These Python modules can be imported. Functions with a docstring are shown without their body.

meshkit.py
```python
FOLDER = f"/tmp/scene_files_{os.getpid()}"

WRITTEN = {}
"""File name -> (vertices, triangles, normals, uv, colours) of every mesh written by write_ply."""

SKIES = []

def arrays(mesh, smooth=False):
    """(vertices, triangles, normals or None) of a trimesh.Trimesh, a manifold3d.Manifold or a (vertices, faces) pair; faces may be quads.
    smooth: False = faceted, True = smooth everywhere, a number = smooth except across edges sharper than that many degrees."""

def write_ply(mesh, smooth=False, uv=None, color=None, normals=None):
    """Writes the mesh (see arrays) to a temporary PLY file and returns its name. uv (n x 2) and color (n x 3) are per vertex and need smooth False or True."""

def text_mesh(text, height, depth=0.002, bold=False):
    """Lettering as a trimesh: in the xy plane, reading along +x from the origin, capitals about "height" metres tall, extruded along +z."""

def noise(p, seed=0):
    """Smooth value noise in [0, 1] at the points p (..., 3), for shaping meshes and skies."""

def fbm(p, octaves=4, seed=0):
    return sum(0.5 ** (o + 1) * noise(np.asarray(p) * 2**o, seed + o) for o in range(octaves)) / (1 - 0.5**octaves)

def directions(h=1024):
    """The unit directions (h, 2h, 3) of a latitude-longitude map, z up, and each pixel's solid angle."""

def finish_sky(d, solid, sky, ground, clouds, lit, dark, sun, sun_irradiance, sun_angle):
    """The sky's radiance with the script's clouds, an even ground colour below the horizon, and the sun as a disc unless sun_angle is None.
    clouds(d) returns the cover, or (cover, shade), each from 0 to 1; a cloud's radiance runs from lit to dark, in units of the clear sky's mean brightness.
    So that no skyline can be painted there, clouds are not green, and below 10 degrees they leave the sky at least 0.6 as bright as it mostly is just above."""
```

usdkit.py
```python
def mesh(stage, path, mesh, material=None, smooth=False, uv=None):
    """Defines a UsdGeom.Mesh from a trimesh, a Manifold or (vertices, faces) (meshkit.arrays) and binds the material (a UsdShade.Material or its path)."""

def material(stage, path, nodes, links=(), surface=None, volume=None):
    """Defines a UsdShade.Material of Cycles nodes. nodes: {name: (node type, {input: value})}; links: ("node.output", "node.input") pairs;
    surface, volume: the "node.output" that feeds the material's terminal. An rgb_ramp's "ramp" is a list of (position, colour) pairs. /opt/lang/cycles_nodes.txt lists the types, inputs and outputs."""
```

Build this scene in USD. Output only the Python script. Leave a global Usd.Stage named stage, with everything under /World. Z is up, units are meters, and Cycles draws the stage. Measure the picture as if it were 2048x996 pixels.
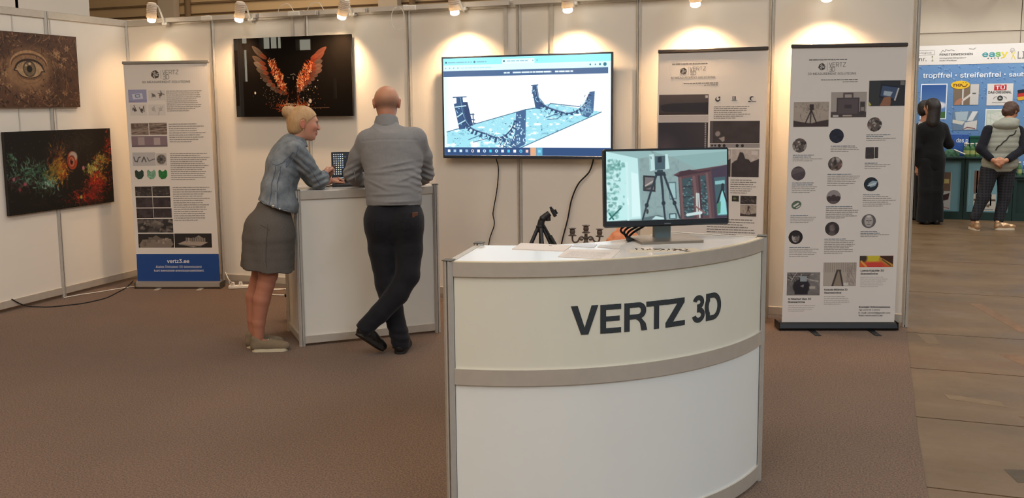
import math, random, numpy as np, trimesh, manifold3d, usdkit, meshkit
from pxr import Usd, UsdGeom, UsdLux, UsdShade, Sdf, Gf, Vt
from scipy.ndimage import gaussian_filter
import shapely, shapely.geometry as sg
stage = Usd.Stage.CreateInMemory()
UsdGeom.SetStageUpAxis(stage, 'Z'); UsdGeom.SetStageMetersPerUnit(stage, 1.0)
WORLD = UsdGeom.Xform.Define(stage, '/World'); UsdGeom.Scope.Define(stage, '/World/Looks')
stage.SetDefaultPrim(WORLD.GetPrim())
RNG = random.Random(7)
# ---------------------------------------------------------------- camera, sky, lights, exposure
EXPOSURE = 0.0
SPOT = 6.6            # track lamps
UNSEEN_ROOF_LIGHT = 5.0        # unseen roof lights of the hall, placed to light booth and stand (radiance)
UNSEEN_STANDSPOT = 2.6       # unseen lamps placed to light the stand across the aisle
WINDOW = 5.0          # daylight in the hall's rear windows, out of view, set for reflections
F_PX, CAM, YAW, PITCH, ROLL = 1877.976, (6.40790, -7.38816, 1.65090), -0.352787, -0.12, -0.012
PPX, PPY = -44.238, -60.617
def camera():
    import json
    y, t, o = YAW, PITCH, ROLL
    fw = np.array([math.sin(y)*math.cos(t), math.cos(y)*math.cos(t), math.sin(t)])
    r = np.array([math.cos(y), -math.sin(y), 0]); u = np.cross(r, fw)
    r2 = math.cos(o)*r + math.sin(o)*u; u2 = -math.sin(o)*r + math.cos(o)*u
    c = UsdGeom.Camera.Define(stage, '/World/camera')
    M = Gf.Matrix4d(*r2, 0, *u2, 0, *(-fw), 0, *CAM, 1)
    c.AddTransformOp().Set(M)
    c.CreateHorizontalApertureAttr(36.0); c.CreateVerticalApertureAttr(36.0*996/2048)
    c.CreateFocalLengthAttr(36.0*F_PX/2048)
    c.CreateHorizontalApertureOffsetAttr(-PPX/2048*36.0); c.CreateVerticalApertureOffsetAttr(PPY/2048*36.0)
    c.CreateExposureAttr(EXPOSURE)
    c.CreateClippingRangeAttr(Gf.Vec2f(0.05, 200))
camera()
dome = UsdLux.DomeLight.Define(stage, '/World/sky_light'); dome.CreateColorAttr((0.9, 0.95, 1.0)); dome.CreateIntensityAttr(0.15)
def rect_light(name, loc, w, h, rot, color, radiance):
    l = UsdLux.RectLight.Define(stage, '/World/' + name); l.CreateWidthAttr(w); l.CreateHeightAttr(h)
    l.CreateColorAttr(color); l.CreateIntensityAttr(radiance)
    l.AddTranslateOp().Set(Gf.Vec3d(*loc)); l.AddRotateXYZOp().Set(Gf.Vec3f(*rot))
for i, (lx, ly) in enumerate(((.5, -9), (4.5, -9), (12, -9), (-4, 4), (4, 4), (12, 4))):  # out of view; places, tints and strengths chosen to light the booth
    rect_light('unseen_roof_light_%03d' % i, (lx, ly, 6.35), 2.4, 9.0 if ly < 0 else 10.5, (0, 0, 0), ((1.0, 0.66, 0.38), (1.0, 0.93, 0.86), (0.84, 0.97, 1.10), (1.0, 0.74, 0.48), (1.0, 0.93, 0.84), (1.0, 0.93, 0.84))[i], UNSEEN_ROOF_LIGHT*(.75, .95, 1.75, .9, .7, .95)[i])

rect_light('unseen_roof_light_006', (8.4, 3.2, 6.3), 3.0, 6.0, (0, 0, 0), (0.95, 0.98, 1.0), UNSEEN_ROOF_LIGHT*.4)  # out of view, placed to brighten the stand across the aisle

# ---------------------------------------------------------------- helpers
def lin(c):
    c = np.asarray(c, float)/255.0
    return np.where(c <= 0.04045, c/12.92, ((np.maximum(c, 0)+0.055)/1.055)**2.4)
USED = {}
def path_for(name, parent):
    base = str(parent.GetPath()) if parent is not None else '/World'
    k = (base, name); n = USED.get(k, 0); USED[k] = n + 1
    return base + '/' + (name if n == 0 else '%s_%03d' % (name, n))
def setdata(prim, **kw):
    for k, v in kw.items():
        if v: prim.SetCustomDataByKey(k, v)
def thing(name, label, cat, loc=(0, 0, 0), rotz=0.0, group=None, kind=None):
    x = UsdGeom.Xform.Define(stage, path_for(name, None))
    x.AddTranslateOp().Set(Gf.Vec3d(*loc))
    if rotz: x.AddRotateZOp().Set(rotz)
    setdata(x.GetPrim(), label=label, category=cat, group=group, kind=kind)
    return x.GetPrim()
def node(name, parent, loc=(0, 0, 0), rot=None):
    x = UsdGeom.Xform.Define(stage, path_for(name, parent)); x.AddTranslateOp().Set(Gf.Vec3d(*loc))
    if rot is not None: x.AddRotateXYZOp().Set(Gf.Vec3f(*rot))
    return x.GetPrim()
def struct(name, label=None, mesh=None, m=None):
    if mesh is None:
        p = UsdGeom.Xform.Define(stage, path_for(name, None)).GetPrim()
    else:
        p = usdkit.mesh(stage, path_for(name, None), mesh, m).GetPrim()
    setdata(p, kind='structure', label=label)
    return p
def obj(name, mesh, m, parent=None, smooth=False, label=None, cat=None, group=None, kind=None):
    p = usdkit.mesh(stage, path_for(name, parent), mesh, m, smooth=smooth).GetPrim()
    setdata(p, label=label, category=cat, group=group, kind=kind)
    return p
def cat_(ms): return trimesh.util.concatenate([m for m in ms])
def bx(x0, x1, y0, y1, z0, z1, bev=0.0):
    if bev <= 0:
        m = trimesh.creation.box((x1-x0, y1-y0, z1-z0)); m.apply_translation(((x0+x1)/2, (y0+y1)/2, (z0+z1)/2)); return m
    b = min(bev, (x1-x0)*.49, (y1-y0)*.49, (z1-z0)*.49); pts = []
    for sx in (0, 1):
        for sy in (0, 1):
            for sz in (0, 1):
                X, Y, Z = (x0, x1)[sx], (y0, y1)[sy], (z0, z1)[sz]; dx, dy, dz = (b, -b)[sx], (b, -b)[sy], (b, -b)[sz]
                pts += [(X, Y+dy, Z+dz), (X+dx, Y, Z+dz), (X+dx, Y+dy, Z)]
    return trimesh.convex.convex_hull(np.array(pts))
def cyl(p0, p1, r, r1=None, n=16):
    p0, p1 = np.array(p0, float), np.array(p1, float); r1 = r if r1 is None else r1
    d = p1-p0; L = np.linalg.norm(d)
    prof = np.array([[0, 0], [r, 0], [r1, L], [0, L]])
    m = trimesh.creation.revolve(prof, sections=n)
    m.apply_transform(trimesh.geometry.align_vectors([0, 0, 1], d/L)); m.apply_translation(p0); return m
def lathe(prof, n=24, loc=(0, 0, 0)):
    m = trimesh.creation.revolve(np.array(prof, float), sections=n); m.apply_translation(loc); return m
def ball(c, r, s=2):
    m = trimesh.creation.icosphere(s, 1.0); m.apply_scale(r); m.apply_translation(c); return m
def spline(pts, k=8):
    P = np.array(pts, float); P = np.vstack([2*P[0]-P[1], P, 2*P[-1]-P[-2]]); out = []
    for i in range(1, len(P)-2):
        for t in np.linspace(0, 1, k, endpoint=False):
            a, b, c, d = P[i-1], P[i], P[i+1], P[i+2]
            out.append(.5*((2*b)+(-a+c)*t+(2*a-5*b+4*c-d)*t*t+(-a+3*b-3*c+d)*t**3))
    out.append(P[-2]); return np.array(out)
def tube(pts, r, sides=8, k=8, smooth=True):
    p = spline(pts, k) if smooth else np.array(pts, float)
    t = np.gradient(p, axis=0); t /= np.linalg.norm(t, axis=1, keepdims=True)+1e-12
    ref = np.array([0, 0, 1.]) if abs(t[:, 2]).mean() < .8 else np.array([1., 0.1, 0])
    a = np.cross(t, ref); a /= np.linalg.norm(a, axis=1, keepdims=True)+1e-12; b = np.cross(t, a)
    an = np.arange(sides)*2*np.pi/sides; rr = np.broadcast_to(r, (len(p),))[:, None, None]
    v = p[:, None]+rr*(np.cos(an)[None, :, None]*a[:, None]+np.sin(an)[None, :, None]*b[:, None])
    n = len(p); i, j = np.meshgrid(np.arange(n-1), np.arange(sides), indexing='ij')
    q = np.stack([i*sides+j, (i+1)*sides+j, (i+1)*sides+(j+1) % sides, i*sides+(j+1) % sides], -1).reshape(-1, 4)
    f = np.vstack([q[:, [0, 2, 1]], q[:, [0, 3, 2]]])
    V = np.vstack([v.reshape(-1, 3), p[:1], p[-1:]]); c0, c1 = n*sides, n*sides+1
    caps = [(c0, j, (j+1) % sides) for j in range(sides)]+[(c1, (n-1)*sides+(j+1) % sides, (n-1)*sides+j) for j in range(sides)]
    m = trimesh.Trimesh(V, np.vstack([f, caps]), process=False)
    if m.volume < 0: m.invert()
    return m
def arc_box(c, r0, r1, a0, a1, z0, z1, n=48):
    a = np.radians(np.linspace(a0, a1, n+1)); co, si = np.cos(a), np.sin(a); V = []
    for r, z in ((r0, z0), (r1, z0), (r1, z1), (r0, z1)):
        V.append(np.stack([c[0]+r*co, c[1]+r*si, np.full(n+1, z)], 1))
    V = np.vstack(V); F = []; N = n+1
    for i in range(n):
        for k in range(4):
            k2 = (k+1) % 4; F.append((k*N+i, k*N+i+1, k2*N+i+1, k2*N+i))
    F.append((0, N, 2*N, 3*N)); F.append((n, 3*N+n, 2*N+n, N+n))
    F = np.array(F); T = np.vstack([F[:, [0, 1, 2]], F[:, [0, 2, 3]]])
    m = trimesh.Trimesh(V, T, process=False)
    if m.volume < 0: m.invert()
    return m
def prism(poly, z0, z1):
    if not isinstance(poly, sg.base.BaseGeometry): poly = sg.Polygon(poly)
    m = trimesh.creation.extrude_polygon(poly, z1-z0, engine='earcut'); m.apply_translation((0, 0, z0)); return m
def T(m, loc=(0, 0, 0), rz=0.0, rx=0.0, ry=0.0):
    m = m.copy()
    R = trimesh.transformations.euler_matrix(math.radians(rx), math.radians(ry), math.radians(rz), 'sxyz')
    m.apply_transform(R); m.apply_translation(loc); return m
STAND = np.array([[1, 0, 0, 0], [0, 0, -1, 0], [0, 1, 0, 0], [0, 0, 0, 1.0]])   # xy drawing -> upright, facing -y
def upright(m, x, y, z):
    m = m.copy(); m.apply_transform(STAND); m.apply_translation((x, y, z)); return m
def text(s, h, w=None, bold=False, d=0.0006):
    m = meshkit.text_mesh(s, h, d, bold); b = m.bounds
    m.apply_translation((-b[0][0], 0, 0))
    if w: m.apply_scale((w/(b[1][0]-b[0][0]), 1, 1))
    return m
# ---------------------------------------------------------------- materials
MATS = {}
def mat(name, rgb, rough=.5, metal=0., spec=.5, var=0., vscale=8., bump=0., bscale=200., bdist=.002, sheen=0., coat=0., rgb2=None, stretch=(1, 1, 1)):
    if name in MATS: return MATS[name]
    n = {'p': ('principled_bsdf', dict(base_color=tuple(lin(rgb)), roughness=rough, metallic=metal, specular_ior_level=spec, sheen_weight=sheen, coat_weight=coat))}
    L = []
    if var or rgb2 is not None or bump:
        n['tc'] = ('texture_coordinate', {}); n['mp'] = ('mapping', dict(scale=stretch)); L += [('tc.object', 'mp.vector')]
    if var or rgb2 is not None:
        c = lin(rgb); a = c*(1-var) if rgb2 is None else c; b = np.minimum(c*(1+var), 1) if rgb2 is None else lin(rgb2)
        n['nz'] = ('noise_texture', dict(scale=vscale, detail=5., roughness=.6)); n['rp'] = ('rgb_ramp', {'ramp': [(.3, tuple(a)), (.7, tuple(b))]})
        L += [('mp.vector', 'nz.vector'), ('nz.fac', 'rp.fac'), ('rp.color', 'p.base_color')]
    if bump:
        n['bn'] = ('noise_texture', dict(scale=bscale, detail=3.)); n['bu'] = ('bump', dict(strength=bump, distance=bdist))
        L += [('mp.vector', 'bn.vector'), ('bn.fac', 'bu.height'), ('bu.normal', 'p.normal')]
    MATS[name] = usdkit.material(stage, '/World/Looks/'+name, n, L, surface='p.BSDF'); return MATS[name]
def emit_mat(name, rgb, strength):
    MATS[name] = usdkit.material(stage, '/World/Looks/'+name, {'e': ('emission', dict(color=tuple(lin(rgb)), strength=strength))}, [], surface='e.emission'); return MATS[name]
def tint_mat(name, rough=.5, spec=.5, glow=0., coat=0., bump=0.):
    n = {'a': ('attribute', dict(attribute='tint')), 'p': ('principled_bsdf', dict(roughness=rough, specular_ior_level=spec, coat_weight=coat))}
    L = [('a.color', 'p.base_color')]
    if glow:
        n['p'][1]['base_color'] = (.01, .01, .01); n['p'][1]['emission_strength'] = glow; L = [('a.color', 'p.emission_color')]
    if bump:
        n['tc'] = ('texture_coordinate', {}); n['bn'] = ('noise_texture', dict(scale=bump, detail=3.)); n['bu'] = ('bump', dict(strength=.3, distance=.002))
        L += [('tc.object', 'bn.vector'), ('bn.fac', 'bu.height'), ('bu.normal', 'p.normal')]
    MATS[name] = usdkit.material(stage, '/World/Looks/'+name, n, L, surface='p.BSDF'); return MATS[name]
def tinted(name, v, f, rgb, m, parent, smooth=False, label=None, cat=None):
    g = usdkit.mesh(stage, path_for(name, parent), trimesh.Trimesh(v, f, process=False), m, smooth=smooth)
    UsdGeom.PrimvarsAPI(g).CreatePrimvar('tint', Sdf.ValueTypeNames.Color3fArray, 'vertex').Set(Vt.Vec3fArray.FromNumpy(np.asarray(rgb, np.float32)))
    setdata(g.GetPrim(), label=label, category=cat)
    return g.GetPrim()
WHITE = mat('white_laminate', (222, 216, 204), rough=.38, var=.02, vscale=3.)
CREAM = mat('cream_laminate', (226, 222, 204), rough=.35, var=.02, vscale=3.)
TOPW = mat('white_top', (226, 222, 216), rough=.16, spec=.6)
ALU = mat('aluminium', (196, 191, 182), rough=.42, metal=.4, var=.05, vscale=30.)
ALU_D = mat('aluminium_groove', (90, 86, 80), rough=.5, metal=.6)
PANEL = mat('panel_white', (233, 226, 214), rough=.42, spec=.35, var=.015, vscale=1.5)
RAIL = mat('rail_aluminium', (202, 194, 182), rough=.4, metal=.4, var=.04, vscale=20.)
BLACKP = mat('black_plastic', (22, 22, 24), rough=.4)
BLACKM = mat('black_matte', (26, 25, 25), rough=.7)
WHITEP = mat('white_plastic', (232, 228, 218), rough=.4)
INK = mat('dark_ink', (58, 58, 60), rough=.6)
GREYINK = mat('grey_ink', (120, 118, 116), rough=.6)
LINEINK = mat('text_ink', (150, 145, 141), rough=.6)
PRINT = tint_mat('printed_colour', rough=.55, spec=.3)
# ---------------------------------------------------------------- the hall: floor, far walls, roof
def floor_mat(name, c1, c2, c3):
    n = {'g': ('geometry', {}), 'm1': ('mapping', dict(scale=(.8, 1.6, 1.))), 'n1': ('noise_texture', dict(scale=1.6, detail=6., roughness=.65)),
         'r1': ('rgb_ramp', {'ramp': [(.30, tuple(lin(c1))), (.52, tuple(lin(c2))), (.75, tuple(lin(c3)))]}),
         'm2': ('mapping', dict(scale=(.35, 5.5, 1.), location=(3., 1., 0))), 'n2': ('noise_texture', dict(scale=1.0, detail=4., roughness=.6)),
         'r2': ('rgb_ramp', {'ramp': [(.56, (0, 0, 0)), (.64, (1, 1, 1))]}), 'mx': ('mix', dict(color2=tuple(lin((112, 84, 60))))),
         'n3': ('noise_texture', dict(scale=70., detail=3.)), 'bu': ('bump', dict(strength=.25, distance=.003)),
         'sc': ('math', dict(math_type='multiply', value2=.42)),
         'n4': ('noise_texture', dict(scale=2.2, detail=5.)), 'rr': ('rgb_ramp', {'ramp': [(.35, (.30, .30, .30)), (.7, (.62, .62, .62))]}),
         'p': ('principled_bsdf', dict(roughness=.5, specular_ior_level=.4))}
    L = [('g.position', 'm1.vector'), ('m1.vector', 'n1.vector'), ('n1.fac', 'r1.fac'), ('g.position', 'm2.vector'), ('m2.vector', 'n2.vector'), ('n2.fac', 'r2.fac'),
         ('r2.color', 'sc.value1'), ('sc.value', 'mx.fac'), ('r1.color', 'mx.color1'), ('mx.color', 'p.base_color'), ('g.position', 'n3.vector'), ('n3.fac', 'bu.height'), ('bu.normal', 'p.normal'),
         ('g.position', 'n4.vector'), ('n4.fac', 'rr.fac'), ('rr.color', 'p.roughness')]
    return usdkit.material(stage, '/World/Looks/'+name, n, L, surface='p.BSDF')
CONC = floor_mat('worn_concrete', (104, 83, 58), (115, 92, 66), (126, 103, 76))
fl = struct('floor', 'worn brown concrete hall floor in wide strips with dark joints')
obj('subfloor', bx(-14, 20, -17.3, 13, -.3, -.03), mat('joint_dirt', (60, 48, 38), rough=.9), fl)
ys = [-17.2, -14.2, -11.2, -8.2, -5.2, -4.1, -3.1, -2.12, -1.13, -.15, 1.45, 3.2, 5.4, 8.2, 12.9]
for y0, y1 in zip(ys[:-1], ys[1:]):
    obj('slab', bx(-14, 20, y0+.006, y1-.006, -.035, -.006), CONC, fl)
TAPE = mat('tape_residue', (122, 92, 66), rough=.8, var=.2, vscale=15.); CHIP = mat('dark_chip', (82, 70, 54), rough=.8, var=.2, vscale=20.); PALE = mat('pale_scuff', (124, 102, 76), rough=.8, var=.15, vscale=12.)
def patch(name, pts, m): obj(name, prism(sg.Polygon(pts).buffer(.004), -.0066, -.0052), m, fl)
patch('tape_mark', [(7.48, 1.05), (7.56, 1.05), (7.78, .1), (7.69, .1)], TAPE)
patch('tape_mark', [(7.46, -.62), (7.55, -.6), (7.75, -1.15), (7.66, -1.16)], TAPE)
patch('chip', [(7.17, -2.78), (7.25, -2.76), (7.26, -2.9), (7.20, -2.92)], CHIP)
patch('chip', [(7.42, -2.95), (7.6, -2.93), (7.62, -3.12), (7.52, -3.14)], CHIP)
patch('chip', [(7.33, -2.58), (7.38, -2.58), (7.38, -2.62), (7.33, -2.62)], CHIP)
patch('scuff', [(7.0, -.2), (7.10, -.2), (7.12, -.45), (7.04, -.45)], PALE)
patch('scuff', [(7.03, -1.65), (7.3, -1.72), (7.32, -1.80), (7.05, -1.74)], PALE)
patch('scuff', [(7.36, -1.95), (7.8, -1.85), (7.8, -1.9), (7.4, -2.02)], TAPE)
HALLW = mat('hall_wall', (196, 184, 166), rough=.8, var=.04, vscale=.8)
HALL_TAN = mat('hall_wall_tan', (226, 202, 164), rough=.8, var=.06, vscale=.8)  # tan board colour, lighter than the other hall walls
CEIL = mat('hall_ceiling', (150, 138, 122), rough=.85)
BEAM = mat('hall_beam', (138, 118, 92), rough=.7)
struct('wall_far', 'plain far wall of the hall', bx(-14, 20, 12, 12.3, -.03, 6.6), HALLW)
struct('wall_side', 'side wall of the hall behind the eye picture', bx(-14.3, -14, -17.3, 12.3, -.03, 6.6), HALLW)
struct('wall_opposite', 'side wall of the hall beyond the blue stand', bx(20, 20.3, -17.3, 12.3, -.03, 6.6), HALLW)
struct('ceiling', 'flat hall ceiling', bx(-14.3, 20.3, -17.6, 12.3, 6.6, 6.8), CEIL)
# rear wall, out of view; windows placed for reflections in the winged picture and daylight
WIN = [(-9.76, -9.02, 3.40, 3.74), (-8.52, -8.02, 3.32, 3.64), (-10.46, -10.22, 2.45, 3.40), (-10.52, -10.2, 3.58, 3.80), (-7.31, -7.2, 1.9, 2.5), (-3.5, -1.6, 3.3, 4.6), (1.0, 2.9, 3.3, 4.6), (5.5, 7.4, 3.3, 4.6), (10.0, 11.9, 3.3, 4.6)]
face = sg.box(-14, -.03, 20, 6.6)
for x0, x1, z0, z1 in WIN: face = face.difference(sg.box(x0, z0, x1, z1))
m = prism(face, -.3, 0); m.apply_transform(STAND); m.apply_translation((0, -17.3, 0))
struct('wall_rear', 'hall wall behind the camera with small windows', m, mat('rear_wall', (96, 88, 78), rough=.85))
DAY = emit_mat('window_daylight', (236, 232, 208), WINDOW)
for i, (x0, x1, z0, z1) in enumerate(WIN):
    w = struct('window_%d' % (i+1), 'daylit window, out of view, in the rear hall wall')
    obj('pane', bx(x0-.02, x1+.02, -17.26, -17.24, z0-.02, z1+.02), DAY, w)
    if x1-x0 > .6:
        for k in (1, 2):
            xx = x0+(x1-x0)*k/3; obj('glazing_bar', bx(xx-.012, xx+.012, -17.23, -17.18, z0, z1), BLACKM, w)
# hall structure glimpsed above the booth's walls
g = struct('trim_1', 'tan steel gallery beam and column above the booth walls')
obj('beam', bx(-13, 4, 10.75, 10.8, 4.02, 4.06), BEAM, g)
obj('beam', bx(-13, 4, 10.77, 10.8, 3.78, 3.81), mat('beam_dark', (104, 84, 62), rough=.7), g)
obj('wall_board', bx(-13, 4, 10.8, 10.9, 2.2, 5.6), HALL_TAN, g)
for cx in (-8.0, -2.4, 2.4): obj('column', bx(cx-.22, cx+.22, 10.55, 10.75, -.006, 5.6), mat('column_paint', (214, 204, 188), rough=.7), g)
for cx in (-7.5, -1.9): obj('pipe', cyl((cx, 10.68, -.006), (cx, 10.68, 5.6), .07), BEAM, g)
# neighbour's taller white wall behind the left wall
nb = struct('wall_neighbour', 'taller white board wall of the next booth behind the eye picture')
for y0 in (-2.1, -1.1, -.15): obj('panel', bx(-1.26, -1.2, y0, y0+.985, -.006, 3.2), PANEL, nb)

# ---------------------------------------------------------------- the booth: carpet, walls of panels and posts
def carpet_mat():
    n = {'g': ('geometry', {}), 'n1': ('noise_texture', dict(scale=120., detail=4., roughness=.8)), 'n2': ('noise_texture', dict(scale=1.2, detail=4.)),
         'r1': ('rgb_ramp', {'ramp': [(.34, tuple(lin((56, 43, 34)))), (.66, tuple(lin((142, 111, 86))))]}), 'r2': ('rgb_ramp', {'ramp': [(.3, (.9, .9, .9)), (.7, (1.06, 1.06, 1.06))]}),
         'mu': ('mix', dict(mix_type='multiply', fac=1.)), 'bu': ('bump', dict(strength=.7, distance=.006)), 'p': ('principled_bsdf', dict(roughness=.95, specular_ior_level=.1, sheen_weight=.15))}
    L = [('g.position', 'n1.vector'), ('g.position', 'n2.vector'), ('n1.fac', 'r1.fac'), ('n2.fac', 'r2.fac'), ('r1.color', 'mu.color1'), ('r2.color', 'mu.color2'), ('mu.color', 'p.base_color'), ('n1.fac', 'bu.height'), ('bu.normal', 'p.normal')]
    return usdkit.material(stage, '/World/Looks/grey_carpet', n, L, surface='p.BSDF')
obj('carpet', prism([(-3, -12), (6.62, -12), (6.80, -3.9), (6.84, -2.35), (6.93, -.1), (6.93, .25), (-.4, .25), (-.4, -3), (-3, -3)], -.006, 0.0), carpet_mat(), label='grey needle-felt carpet laid over the booth floor', cat='carpet')
H = 2.5
POSTX = [0.0, .985, 1.98, 2.975, 3.96, 4.945, 5.94, 6.925]
def post_mesh(x, y, z1, r=.02, z0=0.001):
    a = np.arange(8)*np.pi/4+np.pi/8; pts = [(x+r*1.08*math.cos(t), y+r*1.08*math.sin(t)) for t in a]
    P = sg.Polygon(pts)
    for t in range(4):
        c, s = math.cos(t*np.pi/2), math.sin(t*np.pi/2)
        sl = sg.Polygon([(x+c*r*.45-s*.003, y+s*r*.45+c*.003), (x+c*r*1.2-s*.003, y+s*r*1.2+c*.003), (x+c*r*1.2+s*.003, y+s*r*1.2-c*.003), (x+c*r*.45+s*.003, y+s*r*.45-c*.003)])
        P = P.difference(sl)
    return prism(P, z0, z1)
wb = struct('wall_back', 'long back wall of white panels between aluminium posts')
for i, x in enumerate(POSTX):
    obj('post', post_mesh(x, 0.0, H, r=.021), ALU, wb)
    obj('post_foot', cyl((x, 0, 0.0), (x, 0, .015), .012), BLACKM, wb)
for a, b in zip(POSTX[:-1], POSTX[1:]):
    obj('panel', bx(a+.018, b-.018, -.002, .002, .05, H-.03), PANEL, wb)
    obj('bottom_rail', bx(a+.02, b-.02, -.014, .014, .03, .095, .003), RAIL, wb)
    obj('top_rail', bx(a+.02, b-.02, -.014, .014, H-.062, H, .003), RAIL, wb)
wl = struct('wall_left', 'short side wall of white panels meeting the back wall at a corner')
PY = [0.0, -.985, -1.97]
for y in PY[1:]:
    obj('post', post_mesh(0, y, H, r=.021), ALU, wl); obj('post_foot', cyl((0, y, 0), (0, y, .015), .012), BLACKM, wl)
for a, b in zip(PY[1:], PY[:-1]):
    obj('panel', bx(-.002, .002, a+.018, b-.018, .05, H-.03), PANEL, wl)
    obj('bottom_rail', bx(-.014, .014, a+.02, b-.02, .03, .095, .003), RAIL, wl)
    obj('top_rail', bx(-.014, .014, a+.02, b-.02, H-.062, H, .003), RAIL, wl)
# track and lamps
tr = thing('lighting_track', 'white lighting track running along the top of the back wall', 'track', (0, 0, 0))
for x0, x1 in ((.42, .96), (1.0, 1.5), (1.54, 2.12), (2.16, 2.6), (2.64, 3.9), (3.94, 5.3), (5.34, 6.8)):
    obj('track_section', cat_([bx(x0, x1, -.075, -.062, 2.455, 2.487), bx(x0, x1, -.048, -.035, 2.455, 2.487), bx(x0, x1, -.075, -.035, 2.487, 2.495)]), mat('track_white', (206, 198, 186), rough=.4), tr)
for x in (.98, 1.90, 3.02): obj('connector', bx(x-.06, x+.06, -.085, -.030, 2.452, 2.494, .006), WHITEP, tr)
for x in POSTX[1:7]: obj('bracket', bx(x-.015, x+.015, -.075, -.024, 2.4955, 2.499), WHITEP, tr)
lp = [(2.92+.055*math.cos(t)-.0, -.09-.02*math.sin(t*.5), 2.385+.095*math.sin(t)) for t in np.linspace(1.7, 1.7+2*np.pi*.93, 14)]
obj('cable_loop', tube(lp, .0035, 6), WHITEP, tr)
for x in (1.72, 2.02):
    obj('safety_cable', tube([(x, -.05, 2.49), (x+.05, -.08, 2.54), (x+.12, -.06, 2.56), (x+.17, -.05, 2.49)], .003, 6), WHITEP, tr)
BULB = emit_mat('lamp_bulb', (255, 236, 205), 14.0)
HOUS = usdkit.material(stage, '/World/Looks/lamp_housing', {'p': ('principled_bsdf', dict(base_color=tuple(lin((226, 218, 206))), roughness=.35)), 't': ('translucent_bsdf', dict(color=tuple(lin((240, 220, 190))))), 'm': ('mix_closure', dict(fac=.25))}, [('p.BSDF', 'm.closure1'), ('t.BSDF', 'm.closure2')], surface='m.closure')
LAMPS = [(.51, -.25, 2.46, -12, 8, .34), (1.45, -.25, 2.425, -16, 8, .5), (2.47, -.25, 2.405, -22, 12, .8), (3.50, -.25, 2.395, 0, 13, 1.0), (4.44, -.25, 2.372, 0, 13, 1.0), (5.41, -.25, 2.37, 0, 13, 1.0), (6.32, -.25, 2.365, 0, 13, 1.0)]
LAMP_WHERE = ['nearest the corner of the two walls', 'just above the first edge of the winged picture', 'above the far edge of the winged picture', 'above the first top corner of the wall screen', 'above the far top corner of the wall screen', 'above the roll-up banner behind the monitor', 'above the banner at the open wall end']
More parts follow.
